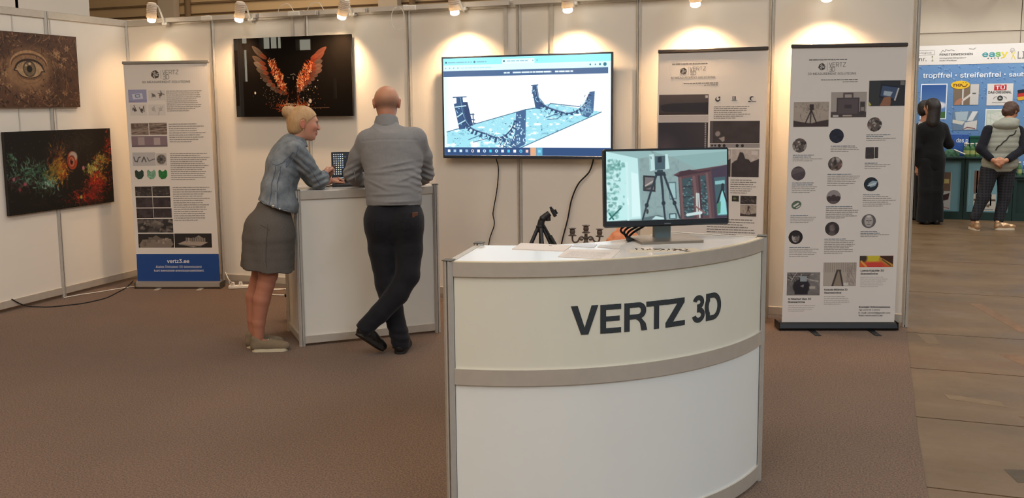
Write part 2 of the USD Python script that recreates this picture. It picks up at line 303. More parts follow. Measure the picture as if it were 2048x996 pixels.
for i, (x, y, z, ay, ax, k) in enumerate(LAMPS):
    lm = thing('track_lamp', 'white ribbed spot lamp on the track ' + LAMP_WHERE[i], 'lamp', (x, y, z), 0, 'spot lamps on the track')
    R = trimesh.transformations.euler_matrix(math.radians(ax), math.radians(-ay), 0, 'sxyz')
    def A(m):
        m = m.copy(); m.apply_transform(R); return m
    prof = [(0, .16), (.026, .16), (.038, .155), (.042, .14), (.042, .055), (.046, .048), (.046, .02), (.041, .02), (.041, .05), (.0, .06)]
    obj('housing', A(lathe(prof, 28)), HOUS, lm, smooth=30)
    for q in range(5): obj('cooling_rib', A(lathe([(.041, .07+q*.016), (.0455, .072+q*.016), (.0455, .077+q*.016), (.041, .079+q*.016)], 28)), HOUS, lm, smooth=30)
    obj('bulb', A(lathe([(0, -.022), (.018, -.021), (.033, -.014), (.0385, -.002), (.038, .01), (.028, .03), (.018, .048), (0, .05)], 24)), BULB, lm, smooth=True)
    top = (R @ [0, 0, .13, 1])[:3]
    obj('arm', cat_([tube([top, top*.6+np.array([0, .09, .05]), (0, .19, 2.425-z), (0, .195, 2.435-z)], .008, 8), bx(-.03, .03, .17, .218, 2.43-z, 2.4545-z, .005)]), WHITEP, lm, smooth=40)
    s = UsdLux.SphereLight.Define(stage, str(lm.GetPath())+'/glow'); s.CreateRadiusAttr(.035); s.CreateColorAttr((1.0, .64, .35)); s.CreateIntensityAttr(SPOT*k/(.035**2)/4)
    sh = UsdLux.ShapingAPI.Apply(s.GetPrim()); sh.CreateShapingConeAngleAttr(60.0); sh.CreateShapingConeSoftnessAttr(1.0)
    d = (R @ [0, 0, -.065, 1])[:3]
    s.AddTranslateOp().Set(Gf.Vec3d(*d)); s.AddRotateXYZOp().Set(Gf.Vec3f(ax, -ay, 0))
# ---------------------------------------------------------------- colour fields for pictures, screens and prints (vertex colours on a fine grid)
class Field:
    def __init__(s, w, h, n, base=(20, 20, 20)):
        s.w, s.h, s.nx = w, h, n; s.ny = max(2, round(n*h/w)); s.A = np.tile(np.asarray(base, float), (s.ny+1, s.nx+1, 1))
        s.U, s.V = np.meshgrid(np.linspace(0, 1, s.nx+1), np.linspace(0, h/w, s.ny+1)); s.q = h/w; s.px = 1.0/n
    def on(s, m, col, op=1.0, win=None):
        m = np.clip(m, 0, 1)[..., None]*op; A = s.A if win is None else s.A[win]
        A += (np.asarray(col, float)-A)*m
    def win(s, x0, x1, y0, y1):
        i0, i1 = int(max(0, math.floor(x0/s.px))), int(min(s.nx, math.ceil(x1/s.px))); j0, j1 = int(max(0, math.floor(y0/s.px))), int(min(s.ny, math.ceil(y1/s.px)))
        return (slice(j0, j1+1), slice(i0, i1+1)) if i1 >= i0 and j1 >= j0 and x1 > 0 and y1 > 0 else None
    def line(s, pts, w0, col, w1=None, op=1.0, soft=None):
        w1 = w0 if w1 is None else w1; pts = np.asarray(pts, float); n = len(pts)-1; soft = soft or s.px*.9
        for k in range(n):
            a, b = pts[k], pts[k+1]; ra, rb = w0+(w1-w0)*k/n, w0+(w1-w0)*(k+1)/n; e = max(ra, rb)+2*soft
            w = s.win(min(a[0], b[0])-e, max(a[0], b[0])+e, min(a[1], b[1])-e, max(a[1], b[1])+e)
            if w is None: continue
            U, V = s.U[w], s.V[w]; d = b-a; t = np.clip(((U-a[0])*d[0]+(V-a[1])*d[1])/(d@d+1e-12), 0, 1)
            dist = np.hypot(U-a[0]-t*d[0], V-a[1]-t*d[1]); s.on((ra+(rb-ra)*t-dist)/soft+.5, col, op, w)
    def ell(s, cx, cy, rx, ry, col, soft=.15, rot=0., op=1.0):
        e = max(rx, ry)*(1+soft)+2*s.px; w = s.win(cx-e, cx+e, cy-e, cy+e)
        if w is None: return
        U, V = s.U[w]-cx, s.V[w]-cy; c, n = math.cos(rot), math.sin(rot); x, y = (U*c+V*n)/rx, (-U*n+V*c)/ry
        s.on((1-np.hypot(x, y))/max(soft, s.px/min(rx, ry))+.5, col, op, w)
    def poly(s, pts, col, op=1.0):
        P = sg.Polygon(pts); 
        if not P.is_valid: P = P.buffer(0)
        x0, y0, x1, y1 = P.bounds; w = s.win(x0-.01, x1+.01, y0-.01, y1+.01)
        if w is None: return
        acc = 0
        for du, dv in ((-.25, -.25), (.25, -.25), (-.25, .25), (.25, .25)): acc = acc+shapely.contains_xy(P, s.U[w]+du*s.px, s.V[w]+dv*s.px)
        s.on(acc/4., col, op, w)
    def rect(s, x0, y0, x1, y1, col, op=1.0): s.poly([(x0, y0), (x1, y0), (x1, y1), (x0, y1)], col, op)
    def noise(s, sc, seed=0, oct=4, sx=1., sy=1.):
        return meshkit.fbm(np.stack([s.U*sc*sx, s.V*sc*sy, np.full_like(s.U, seed*1.7)], -1), oct, seed)
    def mottle(s, sc, amt, seed=0): s.A *= 1+amt*(s.noise(sc, seed)[..., None]-.5)*2
    def blur(s, k): s.A = gaussian_filter(s.A, (k, k, 0))
    def mesh(s):
        x = (s.U*s.w).ravel(); z = -(s.V*s.w).ravel(); v = np.stack([x, np.zeros_like(x), z], 1)
        N = s.nx+1; j, i = np.meshgrid(np.arange(s.ny), np.arange(s.nx), indexing='ij'); a = (j*N+i).ravel()
        f = np.vstack([np.stack([a, a+N, a+N+1], 1), np.stack([a, a+N+1, a+1], 1)])
        return v, f, lin(np.clip(s.A, 0, 255)).reshape(-1, 3)
    def place(s, name, parent, m, x, y, z, label=None):
        v, f, c = s.mesh(); v = v+np.array([x, y, z]); return tinted(name, v, f, c, m, parent, label=label)
# ---------------------------------------------------------------- curved reception counter
rc = thing('reception_counter', 'curved white reception counter with silver edging and dark company lettering', 'counter')
CC = (4.95, -3.03); RO, RI, A0, A1 = 1.21, .76, -83.9, -11.2; ZT = 1.079
def at_arc(r, a): return (CC[0]+r*math.cos(math.radians(a)), CC[1]+r*math.sin(math.radians(a)))
obj('upper_panel', arc_box(CC, RO-.016, RO-.006, A0+1, A1-1, .672, 1.03), CREAM, rc, smooth=40)
obj('lower_panel', arc_box(CC, RO-.016, RO-.006, A0+1, A1-1, .06, .62), mat('panel_cool_white', (234, 234, 228), rough=.4, var=.015, vscale=2.), rc, smooth=40)
for nm, z0, z1 in (('top_rail', 1.026, ZT), ('middle_rail', .616, .676), ('bottom_rail', .012, .075)):
    obj(nm, arc_box(CC, RO-.022, RO+.002, A0+.9, A1-.9, z0, z1), RAIL, rc, smooth=40)
obj('countertop', arc_box(CC, RI+.004, RO-.023, A0+.3, A1-.3, ZT-.022, ZT-.003), TOPW, rc, smooth=40)
obj('top_edge', arc_box(CC, RO-.023, RO-.002, A0+.8, A1-.8, ZT+.0002, ZT+.0025), mat('worn_edge', (206, 190, 160), rough=.5), rc, smooth=40)
obj('inner_rail', arc_box(CC, RI-.012, RI+.006, A0+.9, A1-.9, ZT-.055, ZT-.004), RAIL, rc, smooth=40)
obj('inner_shelf', arc_box(CC, RI+.02, RO-.05, A0+2, A1-2, .55, .568), WHITE, rc, smooth=40)
for r in (RO-.011, RI-.003):
    for a in (A0, A1):
        x, y = at_arc(r, a); obj('post', post_mesh(x, y, ZT+.004, r=.02), ALU, rc)
        obj('post_cap', bx(x-.021, x+.021, y-.021, y+.021, ZT+.0045, ZT+.009, .003), mat('cap_grey', (96, 92, 84), rough=.6), rc)
for a in (A0, A1):
    p0, p1 = np.array(at_arc(RI+.02, a)), np.array(at_arc(RO-.035, a)); d = (p1-p0)/np.linalg.norm(p1-p0); n = np.array([-d[1], d[0]])
    def slab_(t, z0, z1): return prism([p0+n*t, p1+n*t, p1-n*t, p0-n*t], z0, z1)
    obj('side_panel', slab_(.004, .06, 1.03), CREAM, rc)
    obj('side_rail', slab_(.012, 1.022, ZT-.001), RAIL, rc); obj('side_rail', slab_(.012, .02, .075), RAIL, rc)
SIGN = mat('sign_ink', (50, 57, 61), rough=.5)
def bend(m, r, a_mid_start, z0):
    m = m.copy(); m = m.subdivide_to_size(.02, 8) if False else m
    v, f = trimesh.remesh.subdivide_to_size(m.vertices, m.faces, .035, 12); a = np.radians(a_mid_start)+v[:, 0]/r
    V = np.stack([CC[0]+(r+v[:, 2])*np.cos(a), CC[1]+(r+v[:, 2])*np.sin(a), z0+v[:, 1]], 1); return trimesh.Trimesh(V, f, process=False)
def sign_letter(ch, w, h):      # heavy grotesque capitals
    t = .205*h
    if ch == 'V': P = sg.Polygon([(0, h), (t*1.15, h), (w/2, t*1.15), (w-t*1.15, h), (w, h), (w/2+t*.62, 0), (w/2-t*.62, 0)])
    elif ch == 'E': P = shapely.union_all([sg.box(0, 0, t, h), sg.box(0, 0, w, t*.88), sg.box(0, h-t*.88, w, h), sg.box(0, h*.5-t*.40, w*.93, h*.5+t*.44)])
    elif ch == 'T': P = sg.box(0, h-t*.88, w, h).union(sg.box(w/2-t/2, 0, w/2+t/2, h))
    elif ch == 'Z': P = shapely.union_all([sg.box(.0, h-t*.88, w*.97, h), sg.box(0, 0, w, t*.88), sg.Polygon([(0, t*.8), (0, 0), (t*.9, 0), (w*.97, h-t*.8), (w*.97, h), (w*.97-t*.9, h)])])
    elif ch == 'R':
        bowl = sg.box(w*.3, h*.42, w*.62, h).union(shapely.affinity.scale(sg.Point(w*.62, h*.71).buffer(1, 24), w*.33, h*.29)); hole = sg.box(t*.5, h*.42+t*.82, w*.60, h-t*.85).union(shapely.affinity.scale(sg.Point(w*.60, h*.71).buffer(1, 24), w*.33-t*.9, h*.29-t*.83))
        P = shapely.union_all([bowl.union(sg.box(0, h*.42, w*.4, h)).difference(hole), sg.box(0, 0, t, h), sg.Polygon([(w*.42, h*.46), (w*.72, h*.46), (w*.93, h*.25), (w, 0), (w-t*1.1, 0), (w*.68, h*.28), (w*.58, h*.38)])])
    elif ch == 'D':
        o = sg.box(0, 0, w*.46, h).union(shapely.affinity.scale(sg.Point(w*.46, h/2).buffer(1, 32), w*.54, h/2)); i = sg.box(t, t*.88, w*.46, h-t*.88).union(shapely.affinity.scale(sg.Point(w*.46, h/2).buffer(1, 32), w*.54-t, h/2-t*.88)); P = o.difference(i)
    else:
        def arc(cx, cy, rx, ry, a0, a1): return [(cx+rx*math.cos(math.radians(q)), cy+ry*math.sin(math.radians(q))) for q in np.linspace(a0, a1, 28)]
        k = t*.44; top = sg.LineString(arc(w*.47, h*.745, w*.46-k, h*.255-k, 168, -80)+[(w*.36, h*.745-h*.255+k)]); bot = sg.LineString([(w*.36, h*.28+h*.28-k)]+arc(w*.48, h*.28, w*.52-k, h*.28-k, 85, -172))
        P = top.buffer(k, cap_style='flat', join_style='round').union(bot.buffer(k, cap_style='flat', join_style='round'))
    m = cat_([prism(g, 0, .0012) for g in getattr(P, 'geoms', [P])]); return m
for ch, x0, x1 in (('V', .0, .105), ('E', .113, .196), ('R', .209, .306), ('T', .302, .393), ('Z', .389, .483), ('3', .524, .590), ('D', .598, .690)):
    t = sign_letter(ch, x1-x0, .109); t.apply_translation((x0, 0, 0))
    obj('letter_%s' % ch.lower() if ch != '3' else 'numeral_three', bend(t, RO-.0055, -62.3, .803-.008*x0), SIGN, rc)
# ---------------------------------------------------------------- small box counter the two visitors lean on
sc_ = thing('display_counter', 'white box counter that the two visitors lean on', 'counter', (2.965, -1.846, 0), 41.45)
L_, D_, HT = .99, .5, 1.085
for x in (0, L_):
    for y in (0, D_):
        obj('post', post_mesh(x, y, HT+.006, r=.021), ALU, sc_)
        obj('post_cap', bx(x-.02, x+.02, y-.02, y+.02, HT+.0065, HT+.010), mat('cap_grey', (96, 92, 84), rough=.6), sc_)
obj('front_panel', bx(.018, L_-.018, -.002, .002, .06, HT-.055), WHITE, sc_)
for x in (0, L_):
    obj('side_panel', bx(x-.002, x+.002, .018, D_-.018, .06, HT-.055), WHITE, sc_)
    obj('side_rail', bx(x-.013, x+.013, .02, D_-.02, .018, .075, .003), RAIL, sc_); obj('side_rail', bx(x-.013, x+.013, .02, D_-.02, HT-.06, HT-.002, .003), RAIL, sc_)
obj('front_rail', bx(.02, L_-.02, -.013, .013, .018, .075, .003), RAIL, sc_); obj('front_rail', bx(.02, L_-.02, -.013, .013, HT-.06, HT-.002, .003), RAIL, sc_)
obj('back_rail', bx(.02, L_-.02, D_-.013, D_+.013, HT-.06, HT-.002, .003), RAIL, sc_)
obj('countertop', bx(.014, L_-.014, .014, D_-.014, HT-.018, HT), TOPW, sc_)
# ---------------------------------------------------------------- laptop on the small counter
W2 = (math.cos(math.radians(20.2)), math.sin(math.radians(20.2)))
lt = thing('laptop', 'dark open laptop showing rows of white icons on the box counter', 'laptop', (3.038, -1.492, HT+.0005), 29.8)
obj('base', bx(0, .345, 0, .235, .003, .019, .004), mat('laptop_grey', (66, 66, 70), rough=.4, metal=.5), lt)
obj('keyboard', cat_([bx(.03+i*.0222, .03+i*.0222+.018, .09+j*.02, .09+j*.02+.016, .019, .0205) for i in range(13) for j in range(6)]), BLACKM, lt, kind='stuff')
obj('touchpad', bx(.12, .225, .012, .075, .019, .0196), mat('touchpad', (84, 84, 88), rough=.35), lt)
for x in (.02, .31): obj('foot', bx(x, x+.015, .02, .2, 0, .003), BLACKM, lt)
ld = node('lid', lt, (0, .232, .019), (-12, 0, 0))
obj('shell', bx(0, .345, 0, .007, 0, .222, .003), BLACKP, ld)
fs = Field(.329, .19, 190, (10, 13, 22))
fs.A[:] += (np.stack([fs.U*0, fs.V*6, fs.U*14], -1))
r_ = random.Random(3)
for c in range(5):
    for k in range(10):
        if c == 4 and k > 6: continue
        u, v = .035+c*.048, .03+k*.0495
        fs.rect(u-.012, v-.010, u+.012, v+.012, r_.choice([(225, 235, 240), (240, 240, 235), (180, 200, 225), (235, 225, 190)])); fs.rect(u-.016, v+.017, u+.016, v+.022, (150, 160, 170), .6)
fs.rect(.28, .085, .292, .098, (230, 235, 240)); fs.rect(0, fs.q-.022, 1, fs.q, (190, 205, 215)); fs.rect(.5, .2, .8, .4, (30, 40, 70), .5)
SCREEN = tint_mat('screen_picture', rough=.25, glow=1.0)
fs.place('screen', ld, SCREEN, .008, -.0008, .214)
# ---------------------------------------------------------------- wall screen
tv = thing('television', 'large wall-hung screen showing a browser window with a scanned hull', 'television', (3.314, -.105, 1.217))
TW, TH = 1.447, .838
BEZ = mat('screen_bezel', (44, 52, 66), rough=.35)
obj('back_shell', cat_([bx(.004, TW-.004, .012, .035, .004, TH-.004, .006), bx(.25, TW-.25, .035, .06, .1, TH-.2, .01)]), BLACKP, tv)
b_ = .014
obj('bezel', cat_([bx(0, TW, 0, .03, 0, .024, .003), bx(0, TW, 0, .03, TH-b_, TH, .003), bx(0, b_, 0, .03, .02, TH-.01, .003), bx(TW-b_, TW, 0, .03, .02, TH-.01, .003)]), BEZ, tv)
for x, zt in ((.537, 1.2), (.928, 1.2)):
    obj('hanger', cat_([bx(x-.014, x+.014, .079, .083, .1, 2.497-1.217), bx(x-.014, x+.014, .062, .081, .3, .36), bx(x-.010, x+.010, .079, .083, 2.497-1.217, 2.4985-1.217)]), ALU, tv)
    obj('mount_arm', bx(x-.02, x+.02, .06, .079, .12, .7), BLACKM, tv)
sw, sh = TW-2*b_, TH-.024-b_
ft = Field(sw, sh, 520, (250, 253, 255))
q = ft.q; nz = ft.noise(3, 2)
ft.on(np.clip(1-ft.U/.10, 0, 1)**1.4, (196, 242, 252), .75); ft.on(np.clip((ft.U-.93)/.07, 0, 1), (216, 246, 253), .5)
CY = (150, 226, 240); NAVY = (52, 84, 124); NV2 = (44, 66, 104)
ft.rect(0, 0, 1, .040, (142, 226, 240)); ft.rect(.365, .012, .56, .040, (218, 250, 252))
ft.rect(0, .040, 1, .073, (208, 247, 252)); ft.rect(0, .073, .985, .107, (66, 98, 138)); ft.rect(.985, .073, 1, .5, (225, 240, 246))
def words_(f, x0, x1, y, h, col, seed, op=1.0, gap=.008):
    r = random.Random(seed); x = x0
    while x < x1:
        w = r.uniform(.012, .05); f.rect(x, y, min(x+w, x1), y+h, col, op); x += w+gap
for x0, x1 in ((.03, .165), (.21, .27), (.395, .52)): words_(ft, x0, x1, .021, .006, (120, 160, 178), int(x0*99), .8, .004)
for x in (.018, .196, .377): ft.ell(x, .024, .006, .006, (60, 110, 130), .2)
for x in (.175, .55, .575): ft.ell(x, .024, .003, .003, (90, 130, 150), .2)
for x in (.015, .04, .065, .092): ft.ell(x, .057, .005, .005, (130, 190, 206), .3)
words_(ft, .112, .3, .055, .005, (150, 200, 212), 4, .8, .004)
for x, r1 in ((.883, .005), (.912, .004), (.938, .006), (.966, .010)): ft.ell(x, .056, r1, r1, (40, 110, 130), .2)
for x0, x1, s_ in ((.375, .412, 1), (.43, .66, 2), (.68, .785, 3)): words_(ft, x0, x1, .086, .008, (226, 242, 250), s_, .95, .003)
# scanned hull: flat deck with two ribbed frames
def S(x, y): return ((x-78)/(1468-78), (y-98)/(1468-78)*1.0)
deck = [S(*a) for a in ((100, 692), (780, 515), (985, 470), (1395, 540), (1300, 580), (600, 880), (140, 880), (100, 790))]
ft.poly(deck, (152, 212, 226))
pat = ft.noise(26, 5, 4, 1, 2.2); P_ = sg.Polygon(deck); ins = shapely.contains_xy(P_, ft.U, ft.V)
ft.on(np.where(ins, (pat-.60)*22, 0), (236, 252, 254), .9); ft.on(np.where(ins, (.36-pat)*24, 0), (104, 160, 184), .6)
pat2 = ft.noise(60, 9, 3, 1, 2.5); ft.on(np.where(ins, (.30-pat2)*20, 0), NAVY, .8)
low = [S(*a) for a in ((140, 880), (600, 880), (660, 830), (420, 760), (100, 790))]; ft.on(np.where(shapely.contains_xy(sg.Polygon(low), ft.U, ft.V), (ft.noise(16, 8)-.5)*14, 0), (238, 252, 255), .9)
for a, b in (((100, 692), (780, 515)), ((780, 515), (860, 507)), ((985, 470), (1240, 500)), ((1395, 540), (780, 800)), ((780, 800), (600, 880)), ((985, 470), (965, 490))): ft.line([S(*a), S(*b)], .0022, (50, 92, 122))
for a, b in (((290, 755), (400, 715)), ((330, 775), (450, 745)), ((950, 580), (1060, 545)), ((960, 595), (1040, 590)), ((1040, 590), (1080, 560))): ft.line([S(*a), S(*b)], .002, NAVY)
r_ = random.Random(5)
def frame_(outer_left, arc, outer_right, n_rib, sz, right_solid):
    ft.poly([S(*a) for a in outer_left], NAVY); 
    if right_solid: ft.poly([S(*a) for a in outer_right], (64, 98, 138))
    arc = np.array(arc, float); sm = spline(arc, 10)
    ft.line([S(*a) for a in sm], .0035, (120, 160, 184)); ft.line([S(a[0]-3, a[1]+5) for a in sm], .0030, NV2)
    for k in np.linspace(len(sm)*.25, len(sm)-2, n_rib).astype(int):
        x, y = sm[k]; dx, dy = sm[min(k+1, len(sm)-1)]-sm[max(k-1, 0)]; L = math.hypot(dx, dy); nx_, ny_ = -dy/L, dx/L
        s1 = sz*r_.uniform(.8, 1.3); ft.poly([S(x-dx/L*8, y-dy/L*8), S(x+dx/L*8, y+dy/L*8), S(x+nx_*s1+8, y+ny_*s1), S(x+nx_*s1-14, y+ny_*s1)], NV2, .95)
    for _ in range(60):
        k = r_.randrange(len(sm)); x, y = sm[k]; x += r_.uniform(-40, 8); y += r_.uniform(0, 46); ft.line([S(x, y), S(x+r_.uniform(-16, 16), y+r_.uniform(-20, 20))], .0016, NAVY if r_.random() < .6 else (170, 220, 232))
frame_([(188, 415), (243, 412), (262, 560), (320, 660), (210, 672), (178, 520), (165, 465), (190, 458)], [(222, 418), (235, 520), (270, 610), (330, 665), (430, 700), (540, 735), (610, 715), (665, 660), (690, 600)], [(700, 535), (783, 515), (776, 790), (690, 832), (640, 800), (690, 700)], 17, 34, True)
ft.poly([S(*a) for a in ((245, 450), (285, 450), (330, 640), (300, 645), (262, 560))], NV2)
for a, b in (((160, 412), (275, 408)), ((310, 550), (340, 550)), ((315, 590), (345, 595)), ((300, 620), (350, 622)), ((332, 545), (335, 620)), ((180, 490), (270, 480)), ((195, 570), (240, 540)), ((200, 630), (260, 600))): ft.line([S(*a), S(*b)], .003, NAVY if a[0] > 250 or a[1] < 420 else (190, 228, 236))
frame_([(838, 330), (876, 325), (892, 420), (950, 490), (905, 515), (862, 508), (846, 420), (836, 380)], [(868, 330), (878, 400), (905, 450), (950, 490), (1030, 520), (1130, 545), (1210, 520), (1265, 470), (1298, 400)], [(1300, 385), (1342, 380), (1330, 540), (1290, 582), (1240, 570), (1220, 530), (1262, 490)], 15, 24, True)
ft.line([S(830, 328), S(882, 324)], .003, NAVY)
for _ in range(40): ft.ell(*S(r_.uniform(700, 775), r_.uniform(560, 800)), .003, .004, (190, 228, 240), .3)
for _ in range(26): ft.line([S(r_.uniform(1225, 1330), r_.uniform(440, 570)), S(r_.uniform(1225, 1330), r_.uniform(440, 570))], .0012, (150, 200, 216), op=.6)
for _ in range(90):
    x, y = r_.uniform(560, 690), r_.uniform(740, 835); ft.line([S(x, y), S(x+r_.uniform(-22, 22), y+r_.uniform(-22, 22))], .002, NAVY if r_.random() < .65 else (225, 245, 250))
ty = q-.046
ft.rect(0, ty, 1, q, (44, 74, 118)); 
for k, c_ in enumerate([(230, 245, 255), (150, 180, 210), (200, 225, 240), (140, 170, 200), (235, 200, 190), (245, 240, 225), (200, 225, 240), (60, 200, 225), (190, 235, 250), (215, 225, 245), (70, 190, 230), (240, 245, 250), (90, 200, 240), (240, 190, 180), (222, 160, 110), (120, 200, 230)]):
    x = .028+k*.0372
    if k == 14: ft.rect(x-.018, ty, x+.018, q, (205, 160, 130))
    if k == 15: ft.rect(x-.018, ty, x+.018, q, (90, 160, 190))
    if k in (4, 6, 8, 12): ft.ell(x, ty+.02, .009, .009, c_, .2); ft.ell(x, ty+.02, .0045, .0045, (44, 74, 118), .2)
    else: ft.rect(x-.008, ty+.012, x+.008, ty+.028, c_)
for x in (.965, .985): ft.ell(x, ty+.02, .005, .005, (200, 225, 240), .2)
TVSCREEN = tint_mat('wall_screen_picture', rough=.3, glow=1.25)
ft.place('screen', tv, TVSCREEN, b_, .004, TH-b_)
# ---------------------------------------------------------------- desk monitor on the reception counter
YM = math.degrees(.495)
mo = thing('monitor', 'desk monitor showing a laser scanner on a tripod in a room', 'monitor', (5.745, -3.452, ZT-.0028), YM)
SILV = mat('stand_silver', (150, 140, 128), rough=.35, metal=.7)
obj('base', prism(sg.box(-.12, -.085, .125, .095).buffer(.012), 0, .010), SILV, mo)
nk = [(-.035, .03), (.035, .03), (.035, .06), (-.035, .06)]
obj('neck', prism(nk, .010, .26), mat('neck_grey', (126, 142, 146), rough=.35, metal=.5), mo)
obj('neck_hub', bx(-.05, .05, .012, .05, .17, .27, .008), BLACKP, mo)
MW, MH = .54, .325
hd = node('head', mo, (0, 0, .226), (-3.3, 0, 0))
mxc = -.0
obj('shell', bx(-MW/2, MW/2, -.022, .014, -MH/2, MH/2, .006), mat('monitor_black', (34, 40, 46), rough=.35), hd)
fm = Field(MW-.018, MH-.036, 360, (150, 170, 172))
def Q(x, y):  # crop pixels of the photographed screen -> field
    xl = 84+(y-95)/(690-95)*(108-84); xr = 1064+(y-60)/(640-60)*(1088-1064); u = (x-xl)/(xr-xl); yt = 95+(60-95)*u; yb = 690+(640-690)*u
    return (u, (y-yt)/(yb-yt)*fm.q)
fm.on(np.ones_like(fm.U), (150, 168, 168)); fm.on(np.clip((fm.noise(40, 3)-.45)*4, 0, 1)*(fm.U < .6), (128, 146, 150), .5)
def qp(pts, col, op=1.): fm.poly([Q(*a) for a in pts], col, op)
qp([(340, 110), (1070, 60), (1070, 180), (830, 235), (600, 120)], (146, 176, 174)); qp([(84, 95), (440, 82), (470, 130), (340, 150)], (156, 186, 186)); qp([(440, 82), (1070, 60), (1070, 75), (600, 130)], (160, 190, 190))
qp([(84, 95), (345, 150), (385, 660), (108, 690)], (206, 238, 238)); qp([(240, 180), (345, 150), (385, 655), (285, 670)], (208, 238, 238)); qp([(90, 130), (245, 185), (270, 670), (110, 685)], (206, 242, 242)); qp([(290, 265), (345, 280), (380, 640), (310, 650)], (232, 250, 250))
r_ = random.Random(9)
for _ in range(260):
    x, y = r_.gauss(150, 34), r_.uniform(170, 660); fm.ell(*Q(x, y), r_.uniform(.006, .02), r_.uniform(.006, .018), r_.choice([(108, 168, 160), (130, 190, 180), (206, 238, 238), (84, 142, 136), (226, 246, 246), (206, 238, 238)]), .5, op=.7)
for y in (355, 520): fm.line([Q(95, y-8), Q(262, y+2)], .006, (206, 240, 240))
fm.line([Q(252, 190), Q(280, 670)], .010, (220, 244, 242)); fm.line([Q(268, 490), Q(278, 540)], .006, (240, 250, 250)); fm.line([Q(130, 670), Q(215, 575)], .006, (40, 110, 110)); fm.line([Q(125, 620), Q(160, 670)], .006, (40, 120, 110))
fm.line([Q(345, 150), Q(388, 655)], .006, (150, 176, 178))
# cabinet
WOOD = (104, 66, 72); WD2 = (78, 48, 58); WD3 = (128, 84, 86)
qp([(632, 285), (690, 250), (800, 238), (930, 215), (1072, 190), (1090, 640), (705, 660), (672, 300)], WOOD); qp([(940, 225), (1072, 190), (1090, 640), (985, 648)], (74, 58, 76)); qp([(680, 262), (760, 236), (830, 250), (830, 262), (680, 285)], WD2)
qp([(640, 288), (935, 232), (935, 246), (672, 300)], WD2)
for a in ([(705, 318), (780, 300), (815, 640), (740, 650)], [(852, 290), (898, 278), (935, 620), (886, 628)]): qp(a, (62, 84, 92))
for _ in range(150):
    x = r_.choice([r_.uniform(715, 805), r_.uniform(860, 925)]); y = r_.uniform(320, 625); fm.ell(*Q(x, y), .008, .006, r_.choice([(40, 52, 60), (110, 150, 156), (84, 60, 62), (140, 180, 184)]), .4, op=.6)
for y in (385, 470, 560): fm.line([Q(712, y), Q(800, y-8)], .003, (50, 50, 56))
fm.line([Q(800, 300), Q(850, 650)], .012, WD3); fm.line([Q(690, 310), Q(725, 655)], .010, WD3); fm.line([Q(840, 290), Q(880, 640)], .007, WD2); fm.line([Q(905, 270), Q(950, 640)], .010, WD3)
qp([(965, 300), (1060, 290), (1088, 620), (1005, 625)], (70, 96, 106)); qp([(975, 330), (1055, 320), (1058, 350), (978, 360)], (136, 190, 194)); qp([(1030, 410), (1058, 410), (1086, 610), (1008, 615)], (146, 214, 218)); fm.line([Q(1036, 390), Q(1000, 520)], .006, (36, 40, 46)); fm.line([Q(1040, 390), Q(1078, 500)], .006, (36, 40, 46)); fm.line([Q(1040, 360), Q(1040, 395)], .012, (40, 50, 56)); qp([(1000, 520), (1030, 500), (1030, 600), (1005, 610)], (70, 140, 110))
fm.line([Q(830, 440), Q(838, 600)], .008, (210, 200, 190)); fm.line([Q(845, 440), Q(862, 640)], .006, (206, 208, 206)); fm.line([Q(760, 620), Q(870, 600)], .012, (215, 220, 220)); fm.line([Q(820, 545), Q(900, 600)], .006, (150, 90, 92))
# pictures on the wall
for a, c_ in (([(388, 292), (488, 296), (492, 430), (392, 424)], (52, 50, 58)), ([(402, 306), (476, 310), (480, 414), (404, 410)], (128, 112, 112)), ([(592, 345), (655, 342), (668, 488), (610, 495)], (96, 116, 122)), ([(600, 355), (648, 352), (658, 478), (616, 484)], (168, 196, 198)), ([(610, 612), (668, 608), (672, 655), (612, 658)], (60, 74, 82)), ([(618, 620), (660, 616), (664, 650), (620, 652)], (176, 206, 210))): qp(a, c_)
fm.line([Q(410, 380), Q(470, 340)], .006, (200, 170, 160)); fm.line([Q(405, 400), Q(475, 372)], .01, (70, 66, 70))
qp([(388, 655), (520, 625), (590, 650), (590, 668), (400, 680)], (96, 112, 118)); qp([(470, 665), (500, 635), (585, 650), (585, 662)], (206, 226, 226)); fm.ell(*Q(432, 598), .010, .02, (70, 66, 66), .3)
# tripod and scanner
for pts, w_ in (([(500, 270), (462, 400), (425, 545), (395, 668)], .009), ([(530, 275), (550, 420), (560, 530), (578, 660)], .010), ([(555, 280), (600, 400), (650, 525), (700, 650)], .009)):
    fm.line([Q(*a) for a in pts], w_, (50, 62, 74), w_*.75)
for x, y in ((425, 545), (560, 525), (650, 522)): fm.ell(*Q(x, y), .016, .018, (44, 54, 66), .2)
qp([(478, 262), (560, 258), (575, 290), (490, 296)], (46, 56, 68)); qp([(500, 245), (545, 242), (550, 268), (498, 270)], (52, 66, 76))
qp([(478, 128), (560, 124), (562, 236), (482, 244)], (74, 96, 108)); qp([(500, 134), (532, 132), (534, 180), (502, 182)], (40, 52, 62))
qp([(430, 116), (468, 110), (482, 246), (444, 256), (440, 246)], (206, 226, 226)); qp([(560, 110), (580, 108), (600, 232), (566, 238)], (206, 228, 228)); fm.line([Q(436, 130), Q(446, 240)], .004, (150, 190, 192)); fm.line([Q(446, 135), Q(448, 150)], .003, (90, 110, 116))
fm.blur(.55); g_ = fm.A.mean(-1, keepdims=True); fm.A = g_+(fm.A-g_)*.8; fm.A *= np.array([.93, 1.0, 1.0])
fm.place('screen', hd, tint_mat('monitor_picture', rough=.22, glow=.98), -(MW-.018)/2, -.0226, MH/2-.009)
obj('maker_mark', bx(-.014, .014, -.0226, -.0221, -MH/2+.009, -MH/2+.0135), mat('logo_grey', (90, 98, 104), rough=.4), hd)
